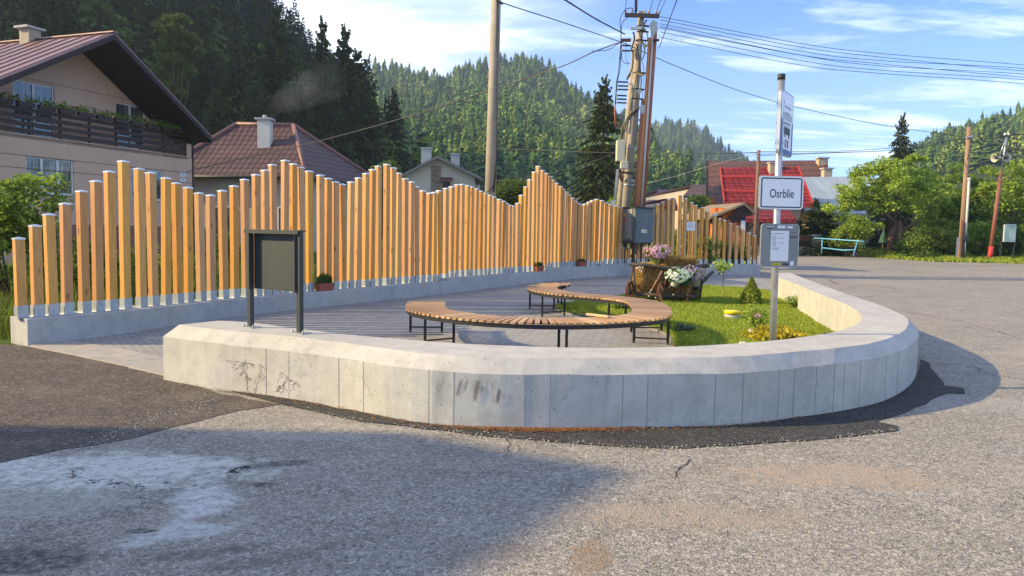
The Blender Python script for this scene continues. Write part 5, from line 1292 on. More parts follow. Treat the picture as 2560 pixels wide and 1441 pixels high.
def wallbox(P4,z0,z1,mat_,par,name='wall'):
    m_=MB(); lo=[Vector((p.x,p.y,z0)) for p in P4]; hi=[Vector((p.x,p.y,z1)) for p in P4]; m_.add(lo+hi,[(0,1,5,4),(1,2,6,5),(2,3,7,6),(3,0,4,7),(4,5,6,7)]); return obj(name,m_,mat_,par)
wallbox(I,-.1,ze-.05,M_cream,hh)
m_=MB()
for a,b in zip(E,E[1:]+E[:1]): m_.tube([a+Vector((0,0,-.08)),b+Vector((0,0,-.08))],.07,8)
obj('gutter',m_,M_anth,rf)
cc=Y(663,362,38.6); ct=Y(663,300,38.6); m_=MB(); m_.box((cc.x,cc.y,(cc.z+ct.z)/2-.1),(.62,.5,ct.z-cc.z+.2)); 
M_whitep=pm('white_render',(.62,.60,.54),(.55,.53,.48),4,.85,.15,stain=((.4,.38,.33),.3))
ch=obj('chimney',m_,M_whitep,rf); m_=MB(); m_.box((cc.x,cc.y,ct.z+.02),(.85,.7,.1)); m_.cyl((cc.x,cc.y,ct.z),(cc.x,cc.y,ct.z+.22),.11,10); obj('chimney_cap',m_,M_conc2,ch)
fw=Facade((I[0].x,I[0].y),(I[1].x,I[1].y))
w1=(2.0,3.3,1.2,2.6); win(fw,hh,*w1,off=.13,cols=2); w1=(5.0,6.2,1.2,2.6); win(fw,hh,*w1,off=.13,cols=2)
SM=(Vector((cc.x,cc.y,ct.z+.2)))
# garage roof glimpsed between the two houses
g1=thing('outbuilding',Vector((-15.5,41,gz(41))),'grey roofed outbuilding glimpsed between the pink house and the hip roofed house','building')
wallbox([Vector((-18.5,40.5,0)),Vector((-14.6,40.2,0)),Vector((-14.2,43,0)),Vector((-18,43.5,0))],-.1,Y(490,378,40.5).z,M_cream,g1)
zt2=Y(490,366,41).z; m_=MB(); m_.add([(-18.9,40,zt2-.35),(-14.2,39.8,zt2-.35),(-13.9,43.4,zt2+.1),(-18.5,43.9,zt2+.1),(-18.9,40,zt2-.5),(-14.2,39.8,zt2-.5),(-13.9,43.4,zt2-.05),(-18.5,43.9,zt2-.05)],[(0,1,2,3),(7,6,5,4),(0,4,5,1),(1,5,6,2)]); obj('roof',m_,pm('slate_sheet',(.12,.10,.10),(.09,.075,.075),3,.6,.2),g1)

# --- cream gable house with two chimneys ---
f3=Facade((-8.4,60),(-2.4,60.6))
h3=thing('house',f3.P(3,gz(60),-4),'small cream gabled house with two grey chimneys, left of the concrete pole','house')
ap=f3.px(1093,389,.6); el=f3.px(1003,437,.6); er=f3.px(1207,445,.6)
wa=f3.px(1012,440)[0]; wb_=f3.px(1187,440)[0]
def z3(x): return ap[1]-(ap[1]-el[1])/(ap[0]-el[0])*(ap[0]-x) if x<ap[0] else ap[1]-(ap[1]-er[1])/(er[0]-ap[0])*(x-ap[0])
M_cr2=pm('pale_render',(.47,.42,.34),(.42,.37,.30),1.5,.9,.2,fine=90)
dr=rect(1106,455,1125,520,0,f3); dr=(dr[0],dr[1],0,dr[3])
m_=panel(f3,[(wa,-.1),(wb_,-.1),(wb_,z3(wb_)-.2),(ap[0],ap[1]-.2),(wa,z3(wa)-.2)],[],.3); obj('wall',m_,M_cr2,h3)
m_=MB(); m_.add([f3.P(x,z,o) for x,o in((wb_,0),(wb_+.9,-9),(wa,-.3),(wa,-9)) for z in(-.1,z3(wb_)-.2)],[(0,1,3,2),(4,6,7,5),(2,3,7,6)]); obj('side_wall',m_,M_cr2,h3)
mr=MB()
for (xa,za),(xb,zb) in(((ap[0],ap[1]),el),((ap[0],ap[1]),er)):
    tp=[f3.P(xa,za,.6),f3.P(xb,zb,.6),f3.P(xb,zb,-9.6),f3.P(xa,za,-9.6)]; mr.add(tp+[p-Vector((0,0,.22)) for p in tp],[(0,1,2,3),(7,6,5,4),(0,4,5,1),(1,5,6,2),(2,6,7,3)])
rf=obj('roof',mr,pm('grey_roof',(.20,.18,.16),(.16,.14,.13),3,.6,.2),h3)
st=rect(1078,400,1102,540,0,f3); m_=MB(); zt3=ap[1]-.75; m_.add([f3.P(x,z,o) for x in(st[0],st[1]) for o in(.0,.1) for z in(0,zt3)],[(0,1,3,2),(4,6,7,5),(2,3,7,6),(1,5,7,3)])
M_stone,t=newmat('stone_cladding'); v=t.n('ShaderNodeTexCoord').outputs['Object']
bk=t.n('ShaderNodeTexBrick',{'Vector':t.mp(v,rot=(R(90),0,0)),'Color1':(.28,.20,.14),'Color2':(.13,.10,.08),'Mortar':(.07,.06,.05),'Scale':1,'Mortar Size':.015,'Brick Width':.42,'Row Height':.12,'Bias':-.2}); finish(t,bk.outputs[0],.9,t.bump(bk.outputs[1],-.6,.03))
obj('stone_strip',m_,M_stone,h3)
m_=MB(); m_.add([f3.P(x,z,o) for x in(dr[0],dr[1]) for o in(0,.05) for z in(dr[2],dr[3])],[(0,1,3,2),(4,6,7,5),(2,3,7,6),(1,5,7,3)]); obj('door',m_,M_brown,h3)
m_=MB(); p=f3.P((dr[0]+dr[1])/2,dr[3]+.15,0); m_.add([f3.P(dr[0]-.15,dr[3]+.35,0),f3.P(dr[1]+.15,dr[3]+.35,0),f3.P(dr[1]+.2,dr[3]+.1,.7),f3.P(dr[0]-.2,dr[3]+.1,.7),f3.P(dr[0]-.2,dr[3],.7),f3.P(dr[1]+.2,dr[3],.7)],[(0,1,2,3),(3,2,5,4)]); obj('door_canopy',m_,M_tile,h3)
for (u0_,u1_,v0_,v1_,o_) in((1054,1079,372,397,-2),(1128,1149,387,412,-1.5)):
    a=f3.W(u0_,v1_,o_); b=f3.W(u1_,v0_,o_); m_=MB(); m_.box(((a.x+b.x)/2,a.y,(a.z+b.z)/2-.3),(b.x-a.x,.7,b.z-a.z+.6)); ch=obj('chimney',m_,pm('grey_render',(.30,.33,.36),(.26,.29,.32),4,.9,.1),rf); m_=MB(); m_.box(((a.x+b.x)/2,a.y,b.z),(b.x-a.x+.12,.85,.08)); obj('chimney_cap',m_,M_conc2,ch)
m_=MB(); m_.bar(f3.W(1012,432,.62),f3.W(1100,432.5,.62),.03,.03); p=f3.W(1168,437,.02)
# --- gable/eave helper for the right-hand buildings ---
def roofed(name,lab,cat,rl_,rr_,el_,er_,roofm,wallm,z0,inset_=.5,th=.18,backk=1.0,gable_col=None,trim=None):
    "rl,rr ridge ends; el,er front eave ends; mirrored rear slope"
    d=(rr_-rl_); d.z=0; dn=d.normalized(); nb=Vector((dn.y,-dn.x,0))
    bl=el_-2*nb*((el_-rl_).dot(nb)); br=er_-2*nb*((er_-rr_).dot(nb))
    c_=(rl_+rr_)/2; t_=thing(name,Vector((c_.x,c_.y,gz(c_.y))),lab,cat); m_=MB()
    for q in([rl_,rr_,er_,el_],[rr_,rl_,bl,br]): m_.add(q+[p-Vector((0,0,th)) for p in q],[(0,1,2,3),(7,6,5,4),(0,4,5,1),(1,5,6,2),(2,6,7,3),(3,7,4,0)])
    rf=obj('roof',m_,roofm,t_)
    if trim:
        for a,b in((rl_,el_),(rl_,bl),(rr_,er_),(rr_,br)): m_=MB(); m_.bar(a-Vector((0,0,.06)),b-Vector((0,0,.06)),.06,.3); obj('barge_board',m_,trim,rf)
    i1=dn*inset_
    def dn_(p,k=.88): return p
    fl=el_+i1-nb*inset_; fr_=er_-i1-nb*inset_; b2=br-i1+nb*inset_; b1_=bl+i1+nb*inset_
    zi=lambda p,r_,e_: e_.z+(r_.z-e_.z)*min(1,inset_/max((e_-r_).dot(nb),.1) if (e_-r_).dot(nb)>0 else inset_/max(-(e_-r_).dot(nb),.1))-th-.02
    for p,r_,e_ in((fl,rl_,el_),(fr_,rr_,er_),(b2,rr_,br),(b1_,rl_,bl)): p.z=zi(p,r_,e_)
    gl=rl_+i1-Vector((0,0,th+.02)); gr=rr_-i1-Vector((0,0,th+.02))
    lo=[Vector((p.x,p.y,z0)) for p in(fl,fr_,b2,b1_)]
    m_=MB(); m_.add(lo+[fl,fr_,b2,b1_],[(0,1,5,4)]); obj('wall',m_,wallm,t_); m_=MB(); m_.add(lo+[fl,fr_,b2,b1_],[(2,3,7,6)]); obj('wall',m_,wallm,t_)
    m_=MB(); m_.add(lo+[fl,fr_,b2,b1_,gl,gr],[(1,2,6,9,5)]); obj('gable_wall',m_,gable_col or wallm,t_); m_=MB(); m_.add(lo+[fl,fr_,b2,b1_,gl,gr],[(3,0,4,8,7)]); obj('gable_wall',m_,gable_col or wallm,t_)
    return t_,rf,nb,dn
T_br=tilemat('brown_sheet_tiles',(.12,.055,.042),(.09,.04,.033),0,.5,.30,.55)
T_red=tilemat('red_tiles',(.21,.017,.024),(.15,.012,.017),0,.24,.36,1.0,rough=.75)
T_mv=tilemat('mauve_tiles',(.20,.09,.10),(.15,.07,.08),0,.3,.3,.35)
T_met=tilemat('metal_sheet_roof',(.30,.35,.40),(.25,.30,.35),0,1.0,.55,.3,metal=.3,rough=.35,prof='seam')
M_beigew=pm('beige_render',(.50,.42,.30),(.45,.37,.26),2,.9,.2)
M_redwd=pm('red_brown_wood',(.24,.055,.03),(.17,.04,.025),5,.6,.2)
bh,rfb,nb,dn=roofed('house','big house with long brown tiled roof and dark gable, behind the red roof','house',Y(1766,403,64),Y(2068,401,60.6),Y(1766,530,57),Y(2074,520,53.6),T_br,M_beigew,.5,.8,trim=M_soff,gable_col=M_brown)
for (u,v0_,v1_,yy,w__) in((2054,396,420,60.2,.72),(2066,422,445,57.5,.6)):
    a=Y(u,v1_,yy); b=Y(u,v0_,yy); m_=MB(); m_.box((a.x,a.y,(a.z+b.z)/2-.3),(w__,.6,b.z-a.z+.6)); ch=obj('chimney',m_,pm('tan_render',(.50,.37,.26),(.42,.3,.2),4,.9,.2),rfb); m_=MB(); m_.box((a.x,a.y,b.z),(w__+.2,.8,.1)); obj('chimney_cap',m_,M_conc2,ch)
a=Y(1757,520,57.3); b=Y(1782,495,57.3); m_=MB(); m_.box(((a.x+b.x)/2,57.4,(a.z+b.z)/2),(b.x-a.x+.2,1.2,b.z-a.z)); obj('balcony',m_,M_redwd,bh)
rh,rfr,nb,dn=roofed('house','red tiled steep roof house with beige walls, beside the sign pole','house',Y(1801,420,52),Y(1995,417,50.2),Y(1811,504,48.6),Y(2033,512,46.6),T_red,M_beigew,.4,.7,trim=pm('red_trim',(.4,.03,.03),(.3,.025,.025)),gable_col=M_redwd)
a=Y(1939,428,50.4); b=Y(1939,408,50.4); m_=MB(); m_.box((a.x-.2,a.y,(a.z+b.z)/2-.3),(.5,.5,b.z-a.z+.6)); ch=obj('chimney',m_,_MC['tan_render'],rfr); m_=MB(); m_.box((a.x-.2,a.y,b.z),(.62,.62,.08)); obj('chimney_cap',m_,M_conc2,ch)
# snow guards on the red roof
m_=MB()
for k in(.30,.72):
    p=Y(1801,420,52).lerp(Y(1811,504,48.6),k)+Vector((0,0,.08)); q=Y(1995,417,50.2).lerp(Y(2033,512,46.6),k)+Vector((0,0,.08)); m_.bar(p,q,.05,.12)
obj('snow_guard',m_,pm('red_trim',(.4,.03,.03),(.3,.025,.025)),rfr)
fh=Facade((Y(1820,530,49.5).x,49.5),(Y(2030,530,51).x,51))
for u0_,u1_ in((1848,1872),(1960,1985)):
    r_=rect(u0_,514,u1_,530,0,fh)
# car port in front: low red roof on posts
cpt,rfc,nb,dn=roofed('carport','low red tiled carport roof on dark wooden posts behind the signs','shelter',Y(1868,525,45),Y(1973,525,44.2),Y(1856,548,43),Y(1990,549,42.2),T_red,M_brown,2.6,.3,trim=M_brown)
for u,yy in((1868,43.4),(1905,43.1),(1940,42.8),(1976,42.5)):
    p=Y(u,552,yy); m_=MB(); m_.bar(p,Vector((p.x,p.y,gz(yy))),.16,.16); m_.bar(p-Vector((0,0,.1)),p+Vector((.5,0,-.0)),.1,.1); m_.bar(Vector((p.x,p.y,p.z-.6)),p+Vector((.5,0,-.05)),.08,.08); obj('post',m_,M_brown,cpt)
m_=MB(); a=Y(1870,580,46.5); b=Y(1985,580,46.8); m_.quad(Vector((a.x,46.5,.5)),Vector((b.x,46.8,.5)),Vector((b.x,46.8,3)),Vector((a.x,46.5,3))); m_.prism([Vector((a.x,46.5,.5)),Vector((b.x,46.8,.5)),Vector((b.x,46.8,3)),Vector((a.x,46.5,3))],(0,.1,0)) if False else 0
obj('rear_wall',m_,M_beigew,cpt)
mh,rfm,nb,dn=roofed('outbuilding','outbuilding with blue grey sheet metal roof right of the signs','building',Y(2000,443,56),Y(2128,442,54.6),Y(2010,528,50.5),Y(2165,535,49),T_met,M_beigew,.4,.5)
# far roofs in the village centre
def small(name,lab,rl_,rr_,el_,er_,rm,z0=1.0): return roofed(name,lab,'house',rl_,rr_,el_,er_,rm,M_beigew,z0,.4)
small('house','distant house with mauve roof right of the cabinet',Y(1645,474,85),Y(1705,474,86),Y(1636,505,79),Y(1712,504,80),T_mv)
small('house','distant house with brown roof left of the big brown roof',Y(1732,462,75),Y(1775,462,76),Y(1708,490,70),Y(1778,490,71),T_br)
small('house','distant dark roofed house low behind the right fence',Y(1625,500,66),Y(1690,500,67),Y(1615,522,61),Y(1695,522,62),pm('dark_roof',(.07,.06,.065),(.05,.045,.05),3,.6,.3))
small('house','distant house with bright red roof behind the right fence',Y(1661,497,60),Y(1685,497,61),Y(1648,516,57),Y(1694,515,58),T_red)
small('house','distant house with red roof seen under the tall spruce',Y(1466,486,95),Y(1490,486,96),Y(1458,498,90),Y(1496,498,91),T_red)

# --- wooden kiosk (timber shelter) ---
KY=30.0
kt=thing('timber_kiosk',Vector((Y(1815,600,KY).x,KY+1,gz(KY))),'orange log kiosk with grey shingle roof behind the right fence','kiosk')
M_log=pm('orange_log',(.50,.15,.03),(.38,.10,.02),6,.5,.2,stain=((.2,.06,.02),.3))
for k,(u,r_) in enumerate([(1788,.17),(1797,.17),(1808,.19),(1822,.18),(1836,.18),(1850,.19)]):
    p=Y(u,520+k,KY+(.35 if k<2 else 0)); m_=MB(); m_.cyl(Vector((p.x,p.y,gz(KY))),Vector((p.x,p.y,p.z)),r_,14); obj('log',m_,M_log,kt)
ra_=Y(1862,508,KY-.3); rb_=Y(1800,529,KY+2.2)
e1_=Y(1777,543,KY-.6); e2_=Y(1888,530,KY+.4)
T_sh=pm('weathered_shingles',(.24,.19,.14),(.17,.13,.10),4,.9,.5,fine=30,stain=((.1,.08,.06),.5))
pA=Y(1861,507,KY-.5); pB=pA+Vector((-.6,3.0,0)); l1=Y(1774,543,KY-.3); l2=l1+Vector((-.6,3.0,0)); r1_=Y(1889,531,KY-.5); r2_=r1_+Vector((-.6,3,0))
m_=MB()
for q in([pA,pB,l2,l1],[pA,r1_,r2_,pB]): m_.add(q+[p-Vector((0,0,.09)) for p in q],[(0,1,2,3),(7,6,5,4),(0,4,5,1),(1,5,6,2),(2,6,7,3),(3,7,4,0)])
obj('roof',m_,T_sh,kt)
m_=MB(); m_.bar(l1+Vector((.25,.3,-.2)),r1_+Vector((-.3,.3,-.25)),.14,.16); m_.add([pA+Vector((0,.1,-.12)),l1+Vector((.6,.1,-.1)),r1_+Vector((-.1,.1,-.12))],[(0,1,2)]); obj('beam',m_,M_brown,kt)
a=Y(1853,552,KY-.3); b=Y(1862,573,KY-.3); m_=MB(); m_.box(((a.x+b.x)/2,KY-.3,(a.z+b.z)/2),(b.x-a.x,.02,a.z-b.z)); obj('notice',m_,M_white,kt)
# =============== hills, forest, trees, right side, wires, smoke, haze ===============
def hill(name,ridge,D0,D1,mat_,treeh=0,base=None,bend=1.0,na=90,nr=26,seed=0,rough=3.):
    "terrain slope: ridge given by sighting azimuth (u) and height angle (v); rises from radius D0 to D1, then falls away"
    us=[a for a,b in ridge]; az=[]; H=[]
    for u,v in ridge:
        r_=ray(u,v); h_=math.hypot(r_.x,r_.y); az.append(math.atan2(r_.x,r_.y)); H.append(HC+r_.z/h_*D1-treeh)
    A_=np.linspace(az[0],az[-1],na); Hh=np.interp(A_,az,H); rs=np.linspace(0,1.35,nr)
    rg=np.random.default_rng(seed); ph_=rg.uniform(0,6.28,6)
    V=[]
    def height(a,r):
        t_=(r-D0)/(D1-D0); h_=np.interp(a,az,H); s_=np.where(t_<1,np.clip(t_,0,1)**bend*(1-.18*np.sin(np.clip(t_,0,1)*math.pi)),1-.35*(t_-1))
        n_=rough*(np.sin(a*31+ph_[0]+r*.021)+np.sin(a*17-r*.034+ph_[1])+.6*np.sin(a*63+r*.05+ph_[2]))*np.clip(t_*3,0,1)*np.clip(1.15-t_,0.05,1)
        return np.maximum(.4,.6+h_*s_+n_)
    for a in A_:
        for r0 in rs:
            r=D0+(D1-D0)*r0; V.append((math.sin(a)*r,math.cos(a)*r,float(height(a,r)) if r0>0 else -.5))
    F_=[(i*nr+j,i*nr+j+1,(i+1)*nr+j+1,(i+1)*nr+j) for i in range(na-1) for j in range(nr-1)]
    o=npmesh(name,V,F_,mat_,smooth=True); o['kind']='structure'
    return az,height
M_ffloor=grassmat('forest_floor',(.03,.045,.015),(.022,.034,.012),(.05,.045,.02))
def tmpl_spruce(tiers=15,per=8,seed=0,slim=.19):
    rg=np.random.default_rng(seed); V=[];Fq=[]
    for k in range(tiers):
        z=.12+.86*(k/tiers)**.92; R_=slim*(1-z)**.72*rg.uniform(.62,1.3)+.010
        a0=rg.uniform(0,6.28)
        for j in range(per):
            a=a0+2*math.pi*j/per+rg.uniform(-.25,.25); r=R_*rg.uniform(.6,1.35); w_=.42*2*math.pi*r/per*1.25+.004
            d=np.array([math.cos(a),math.sin(a),0]); s_=np.array([-math.sin(a),math.cos(a),0]); dz=-.05*rg.uniform(.5,1.5)-r*.25
            o=len(V); V+=[np.array([0,0,z+.035]),d*r*.55+s_*w_+[0,0,z+dz*.5],d*r+[0,0,z+dz],d*r*.55-s_*w_+[0,0,z+dz*.5]]; Fq.append((o,o+1,o+2,o+3))
    for j in range(3):
        a=j*1.05; s_=np.array([math.cos(a),math.sin(a),0])*.008; o=len(V); V+=[np.array([0,0,1.03]),s_+[0,0,.93],np.array([0,0,.9]),-s_+[0,0,.93]]; Fq.append((o,o+1,o+2,o+3))
    return np.array(V),np.array(Fq)
def tmpl_leafy(n=130,seed=0,ls=1.):
    rg=np.random.default_rng(seed); d=rg.normal(size=(n,3)); d/=np.linalg.norm(d,axis=1)[:,None]
    k=rg.normal(size=(3,3))*3; f=1+.25*np.sin(d@k).sum(1)/1.6; P=d*f[:,None]*(.55+.45*rg.random((n,1)))*np.array([.26,.26,.40])+[0,0,.58]
    a=rg.normal(size=(n,3)); a/=np.linalg.norm(a,axis=1)[:,None]; b=np.cross(a,d); b/=np.linalg.norm(b,axis=1)[:,None]; s=(.035+.05*rg.random((n,1)))*ls
    V=np.stack([P-a*s,P+b*s*.8,P+a*s,P-b*s*.8],1).reshape(-1,3); 
    t_=np.array([[.012,0,0],[.008,0,.5],[-.008,0,.5],[-.012,0,0]]); V=np.concatenate([V,t_]); return V,np.arange(len(V)).reshape(-1,4)
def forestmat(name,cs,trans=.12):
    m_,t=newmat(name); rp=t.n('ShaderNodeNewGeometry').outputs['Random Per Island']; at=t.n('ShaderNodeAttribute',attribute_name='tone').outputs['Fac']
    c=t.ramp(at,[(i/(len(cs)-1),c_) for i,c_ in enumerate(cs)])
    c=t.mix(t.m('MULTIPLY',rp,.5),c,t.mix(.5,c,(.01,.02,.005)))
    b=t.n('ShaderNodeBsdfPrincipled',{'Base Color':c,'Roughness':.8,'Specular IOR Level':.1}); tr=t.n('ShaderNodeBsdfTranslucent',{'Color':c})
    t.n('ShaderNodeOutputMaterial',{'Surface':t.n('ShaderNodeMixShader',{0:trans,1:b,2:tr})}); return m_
def conifer_mesh(seed,levels=46,per=7,slim=.2,gap=.0,sub=9):
    "unit height spruce: whorls of drooping branches each carrying hanging twig blades"
    rg=np.random.default_rng(seed); P=[];Fq=[]
    for k in range(levels):
        f=k/levels; z=.06+.92*f; R_=slim*(1-f)**.8*(1+.18*math.sin(k*2.1+seed))+.008
        if rg.random()<gap: continue
        nb_=per if f<.8 else 5; a0=rg.uniform(0,6.28)
        for j in range(nb_):
            a=a0+2*math.pi*j/nb_+rg.uniform(-.3,.3); r=R_*rg.uniform(.65,1.2); d=np.array([math.cos(a),math.sin(a),0]); s_=np.array([-math.sin(a),math.cos(a),0])
            rise=rg.uniform(-.02,.06)*(1 if f>.6 else .3)
            ns=max(3,int(sub*(1-f*.5)))
            for q in range(ns):
                t_=(q+.5)/ns; c=d*r*t_+np.array([0,0,z+rise*t_-.32*r*t_*t_*(1.5-f)]); L_=r*(.30-.12*t_)+.004; ww=.0045+.002*rg.random()
                for sd in(-1,1):
                    tip=c+s_*sd*L_*.9+d*L_*.45+[0,0,-L_*rg.uniform(.25,.75)]
                    o=len(P); P+=[c-d*ww,c+d*ww*1.2,tip+d*ww*.5,tip-[0,0,ww*1.8]]; Fq.append((o,o+1,o+2,o+3))
            tip=d*r*1.04+np.array([0,0,z+rise-.32*r*(1.5-f)]); o=len(P); c=d*r*.2+np.array([0,0,z]); P+=[c,d*r*.7+s_*.008+[0,0,z-.1*r],tip,d*r*.7-s_*.008+[0,0,z-.1*r]]; Fq.append((o,o+1,o+2,o+3))
    return np.array(P),np.array(Fq)
M_for=forestmat('forest_leaves',[(.038,.078,.022),(.062,.115,.028),(.10,.175,.036),(.19,.28,.05),(.31,.39,.075)])
SPR=[tmpl_spruce(13,7,s,sl) for s,sl in((0,.20),(1,.25),(2,.17),(3,.23))]; LEA=[tmpl_leafy(230,s,.6) for s in range(4)]; LEAN=[tmpl_leafy(1100,s,.27) for s in range(4)]; SPRN=[conifer_mesh(s,levels=24,per=6,slim=sl,gap=.05,sub=4) for s,sl in((10,.17),(11,.21),(12,.15),(13,.19))]
def forest(name,lab,az_h,a0,a1,D0,D1,n,hmin,hmax,leafy,seed,toneb=0,power=.5,tmpl=None,group=None,mat_=None):
    az,height=az_h; rg=np.random.default_rng(seed); VV=[];FF=[];TT=[];o=0
    a=rg.uniform(a0,a1,n); r=np.sqrt(rg.uniform(D0**2,D1**2,n)); z=height(a,r)
    S_=tmpl or SPR
    for i in range(n):
        # stands of broadleaved trees come in patches
        lf=leafy(a[i],r[i]) if callable(leafy) else leafy
        L_=rg.random()<lf; V,Fq=((LEAN if tmpl else LEA) if L_ else S_)[rg.integers(4)]
        h_=rg.uniform(hmin,hmax)*(.8 if L_ else 1)*(1 if rg.random()>.12 else 1.2); ang=rg.uniform(0,6.28); ca,sa=math.cos(ang),math.sin(ang); wd=rg.uniform(.85,1.3)
        Vx=V*np.array([wd,wd,1])*h_; Vr=np.c_[Vx[:,0]*ca-Vx[:,1]*sa,Vx[:,0]*sa+Vx[:,1]*ca,Vx[:,2]]+[math.sin(a[i])*r[i],math.cos(a[i])*r[i],z[i]-.6]
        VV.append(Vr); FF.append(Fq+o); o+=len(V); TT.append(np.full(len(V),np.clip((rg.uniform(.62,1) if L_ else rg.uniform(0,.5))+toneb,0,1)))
    ob=npmesh(name,np.concatenate(VV),np.concatenate(FF),mat_ or M_for,attr=np.concatenate(TT)); ob['kind']='stuff'; tag(ob,lab,'forest'); return ob
azu=lambda u: math.atan2(ray(u,600).x,ray(u,600).y)
# left slope, wooded, continues high to the west
ridL=[(-6500,-5200),(-3000,-3100),(-1500,-1450),(-700,-800),(0,-430),(300,-290),(480,-190),(560,-130),(640,-50),(700,20),(745,75),(780,110),(820,150),(860,200),(900,270),(935,350),(970,450),(1010,540)]
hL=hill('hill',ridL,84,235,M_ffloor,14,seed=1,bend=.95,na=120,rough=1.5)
forest('forest','dense dark forest of spruces and broadleaved trees on the steep slope behind the houses',hL,azu(-80),azu(965),88,245,1000,13,21,.25,3,0,tmpl=SPRN,mat_=forestmat('forest_leaves_shaded',[(.014,.031,.012),(.022,.046,.015),(.034,.066,.019),(.07,.115,.026),(.13,.19,.036)],.08))  # leaf colours darkened to carry the shade on this slope
ridC=[(700,200),(860,185),(920,168),(1000,166),(1060,175),(1100,192),(1130,183),(1160,160),(1200,150),(1250,140),(1295,136),(1345,150),(1400,183),(1440,212),(1480,232),(1530,262),(1580,300),(1640,360),(1700,420),(1760,490),(1800,540)]
hC=hill('hill',ridC,215,520,M_ffloor,16,seed=2,bend=.9,rough=4)
def lfC(a,r): 
    return .75 if (azu(1330)<a<azu(1560) and 250<r<420 and math.sin(a*37+r*.03)>-.4) else .18
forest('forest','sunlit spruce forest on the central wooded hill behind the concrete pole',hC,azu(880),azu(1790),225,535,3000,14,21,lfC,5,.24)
ridB=[(1400,420),(1560,340),(1640,300),(1700,292),(1740,302),(1765,315),(1800,352),(1850,382),(1900,412),(1960,450),(2050,490),(2160,520)]
hB=hill('hill',ridB,480,830,M_ffloor,17,seed=4,bend=.9,rough=5)
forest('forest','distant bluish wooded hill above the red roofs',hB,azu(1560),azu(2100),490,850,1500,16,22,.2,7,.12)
ridR=[(1960,560),(2060,470),(2110,445),(2160,440),(2230,415),(2290,368),(2350,338),(2420,312),(2490,288),(2560,272),(2700,235),(2950,190),(3400,150)]
hR=hill('hill',ridR,165,470,M_ffloor,14,seed=6,bend=.9,rough=3)
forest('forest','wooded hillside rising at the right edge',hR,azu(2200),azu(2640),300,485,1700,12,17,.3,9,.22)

# ---- individual conifers ----
CON={}
for key,sd_,kw in(('a',1,dict(slim=.20)),('b',2,dict(slim=.17)),('c',3,dict(slim=.23,gap=.08)),('d',4,dict(slim=.24,levels=30,per=6,gap=.12,sub=10))):
    V,Fq=conifer_mesh(sd_,**kw); CON[key]=(V,Fq)
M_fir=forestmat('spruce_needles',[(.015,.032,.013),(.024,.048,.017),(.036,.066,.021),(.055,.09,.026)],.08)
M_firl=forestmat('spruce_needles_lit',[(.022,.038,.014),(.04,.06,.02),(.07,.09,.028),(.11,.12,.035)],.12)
def conifer(u,v,y,key,lab,ub=None,wd=1.,mat_=None,cat='tree',group=None,trunk=True,zb=None):
    p=Y(u,v,y); 
    b=Vector((Y(ub if ub else u,v,y).x,y,gz(y) if zb is None else zb)); h_=p.z-b.z
    t_=thing('spruce_tree',b,lab,cat,group); V,Fq=CON[key]; rg=np.random.default_rng(int(u*13)); a=rg.uniform(0,6.28); ca,sa=math.cos(a),math.sin(a)
    Vs=np.c_[(V[:,0]*ca-V[:,1]*sa)*h_*wd,(V[:,0]*sa+V[:,1]*ca)*h_*wd,V[:,2]*h_]
    tn=np.repeat(rg.random(len(V)//4),4)
    o=npmesh('crown',Vs,Fq,mat_ or M_fir,attr=tn); o.parent=t_
    m_=MB(); m_.tube([b,b+Vector((0,0,h_*.5)),b+Vector((0,0,h_*.99))],[.018*h_,.010*h_,.002*h_],8); obj('trunk',m_,M_bark,t_); return t_
GS='tall dark spruces at the foot of the wooded slope'
conifer(690,6,78,'a','tallest dark spruce behind the smoking chimney, reaching the top of the picture',wd=1.15)
conifer(806,42,80,'b','dark spruce with a bare pointed top, behind the roof with the smoking chimney',wd=.95)
conifer(862,62,82,'b','dark spruce with a ragged top right beside the bare topped one',wd=1.1)
conifer(893,120,84,'a','broad dark spruce with a lower rounded top at the right end of the row',wd=1.1)
conifer(830,190,76,'c','shorter dark spruce in front of the bare topped spruces',wd=1.1)
conifer(985,222,95,'c','lone dark spruce left of the concrete pole, behind the cream gabled house',wd=.95)
conifer(1055,330,110,'a','small dark spruce rising just behind the cream gable roof',wd=1.2)
conifer(505,5,88,'a','dark spruce behind the ridge of the pink house')
conifer(590,110,84,'c','dark spruce between the pink house and the tallest spruce',wd=1.1)
conifer(745,175,74,'a','dark spruce between the tallest spruce and the bare topped one',wd=1.1)
conifer(640,200,72,'c','low dark spruce left of the smoking chimney',wd=1.2)
conifer(540,215,66,'a','dark spruce just right of the pink house eaves',wd=1.2)
conifer(120,-160,80,'c','huge dark spruce behind the chimney of the pink house')
conifer(235,-60,86,'a','dark spruce behind the roof ridge of the pink house')
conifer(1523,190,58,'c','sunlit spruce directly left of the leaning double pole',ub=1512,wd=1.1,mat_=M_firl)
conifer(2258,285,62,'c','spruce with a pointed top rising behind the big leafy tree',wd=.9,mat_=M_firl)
conifer(2190,552,50,'d','bluish young spruce in the garden beside the old trunk',wd=1.5,mat_=forestmat('blue_spruce',[(.03,.05,.045),(.05,.08,.07),(.09,.13,.12),(.14,.18,.16)]))
for k,(u,v) in enumerate([(2040,495),(2068,505),(1998,545)]): conifer(u,v,44,'c',['taller green fir of the hedge right of the name sign','green fir next to the metal sheet roof','low green fir partly behind the name sign'][k],wd=1.9,mat_=forestmat('fir_green%d'%k,[(.02,.045,.014),(.035,.07,.018),(.06,.10,.025),(.10,.14,.035)]))

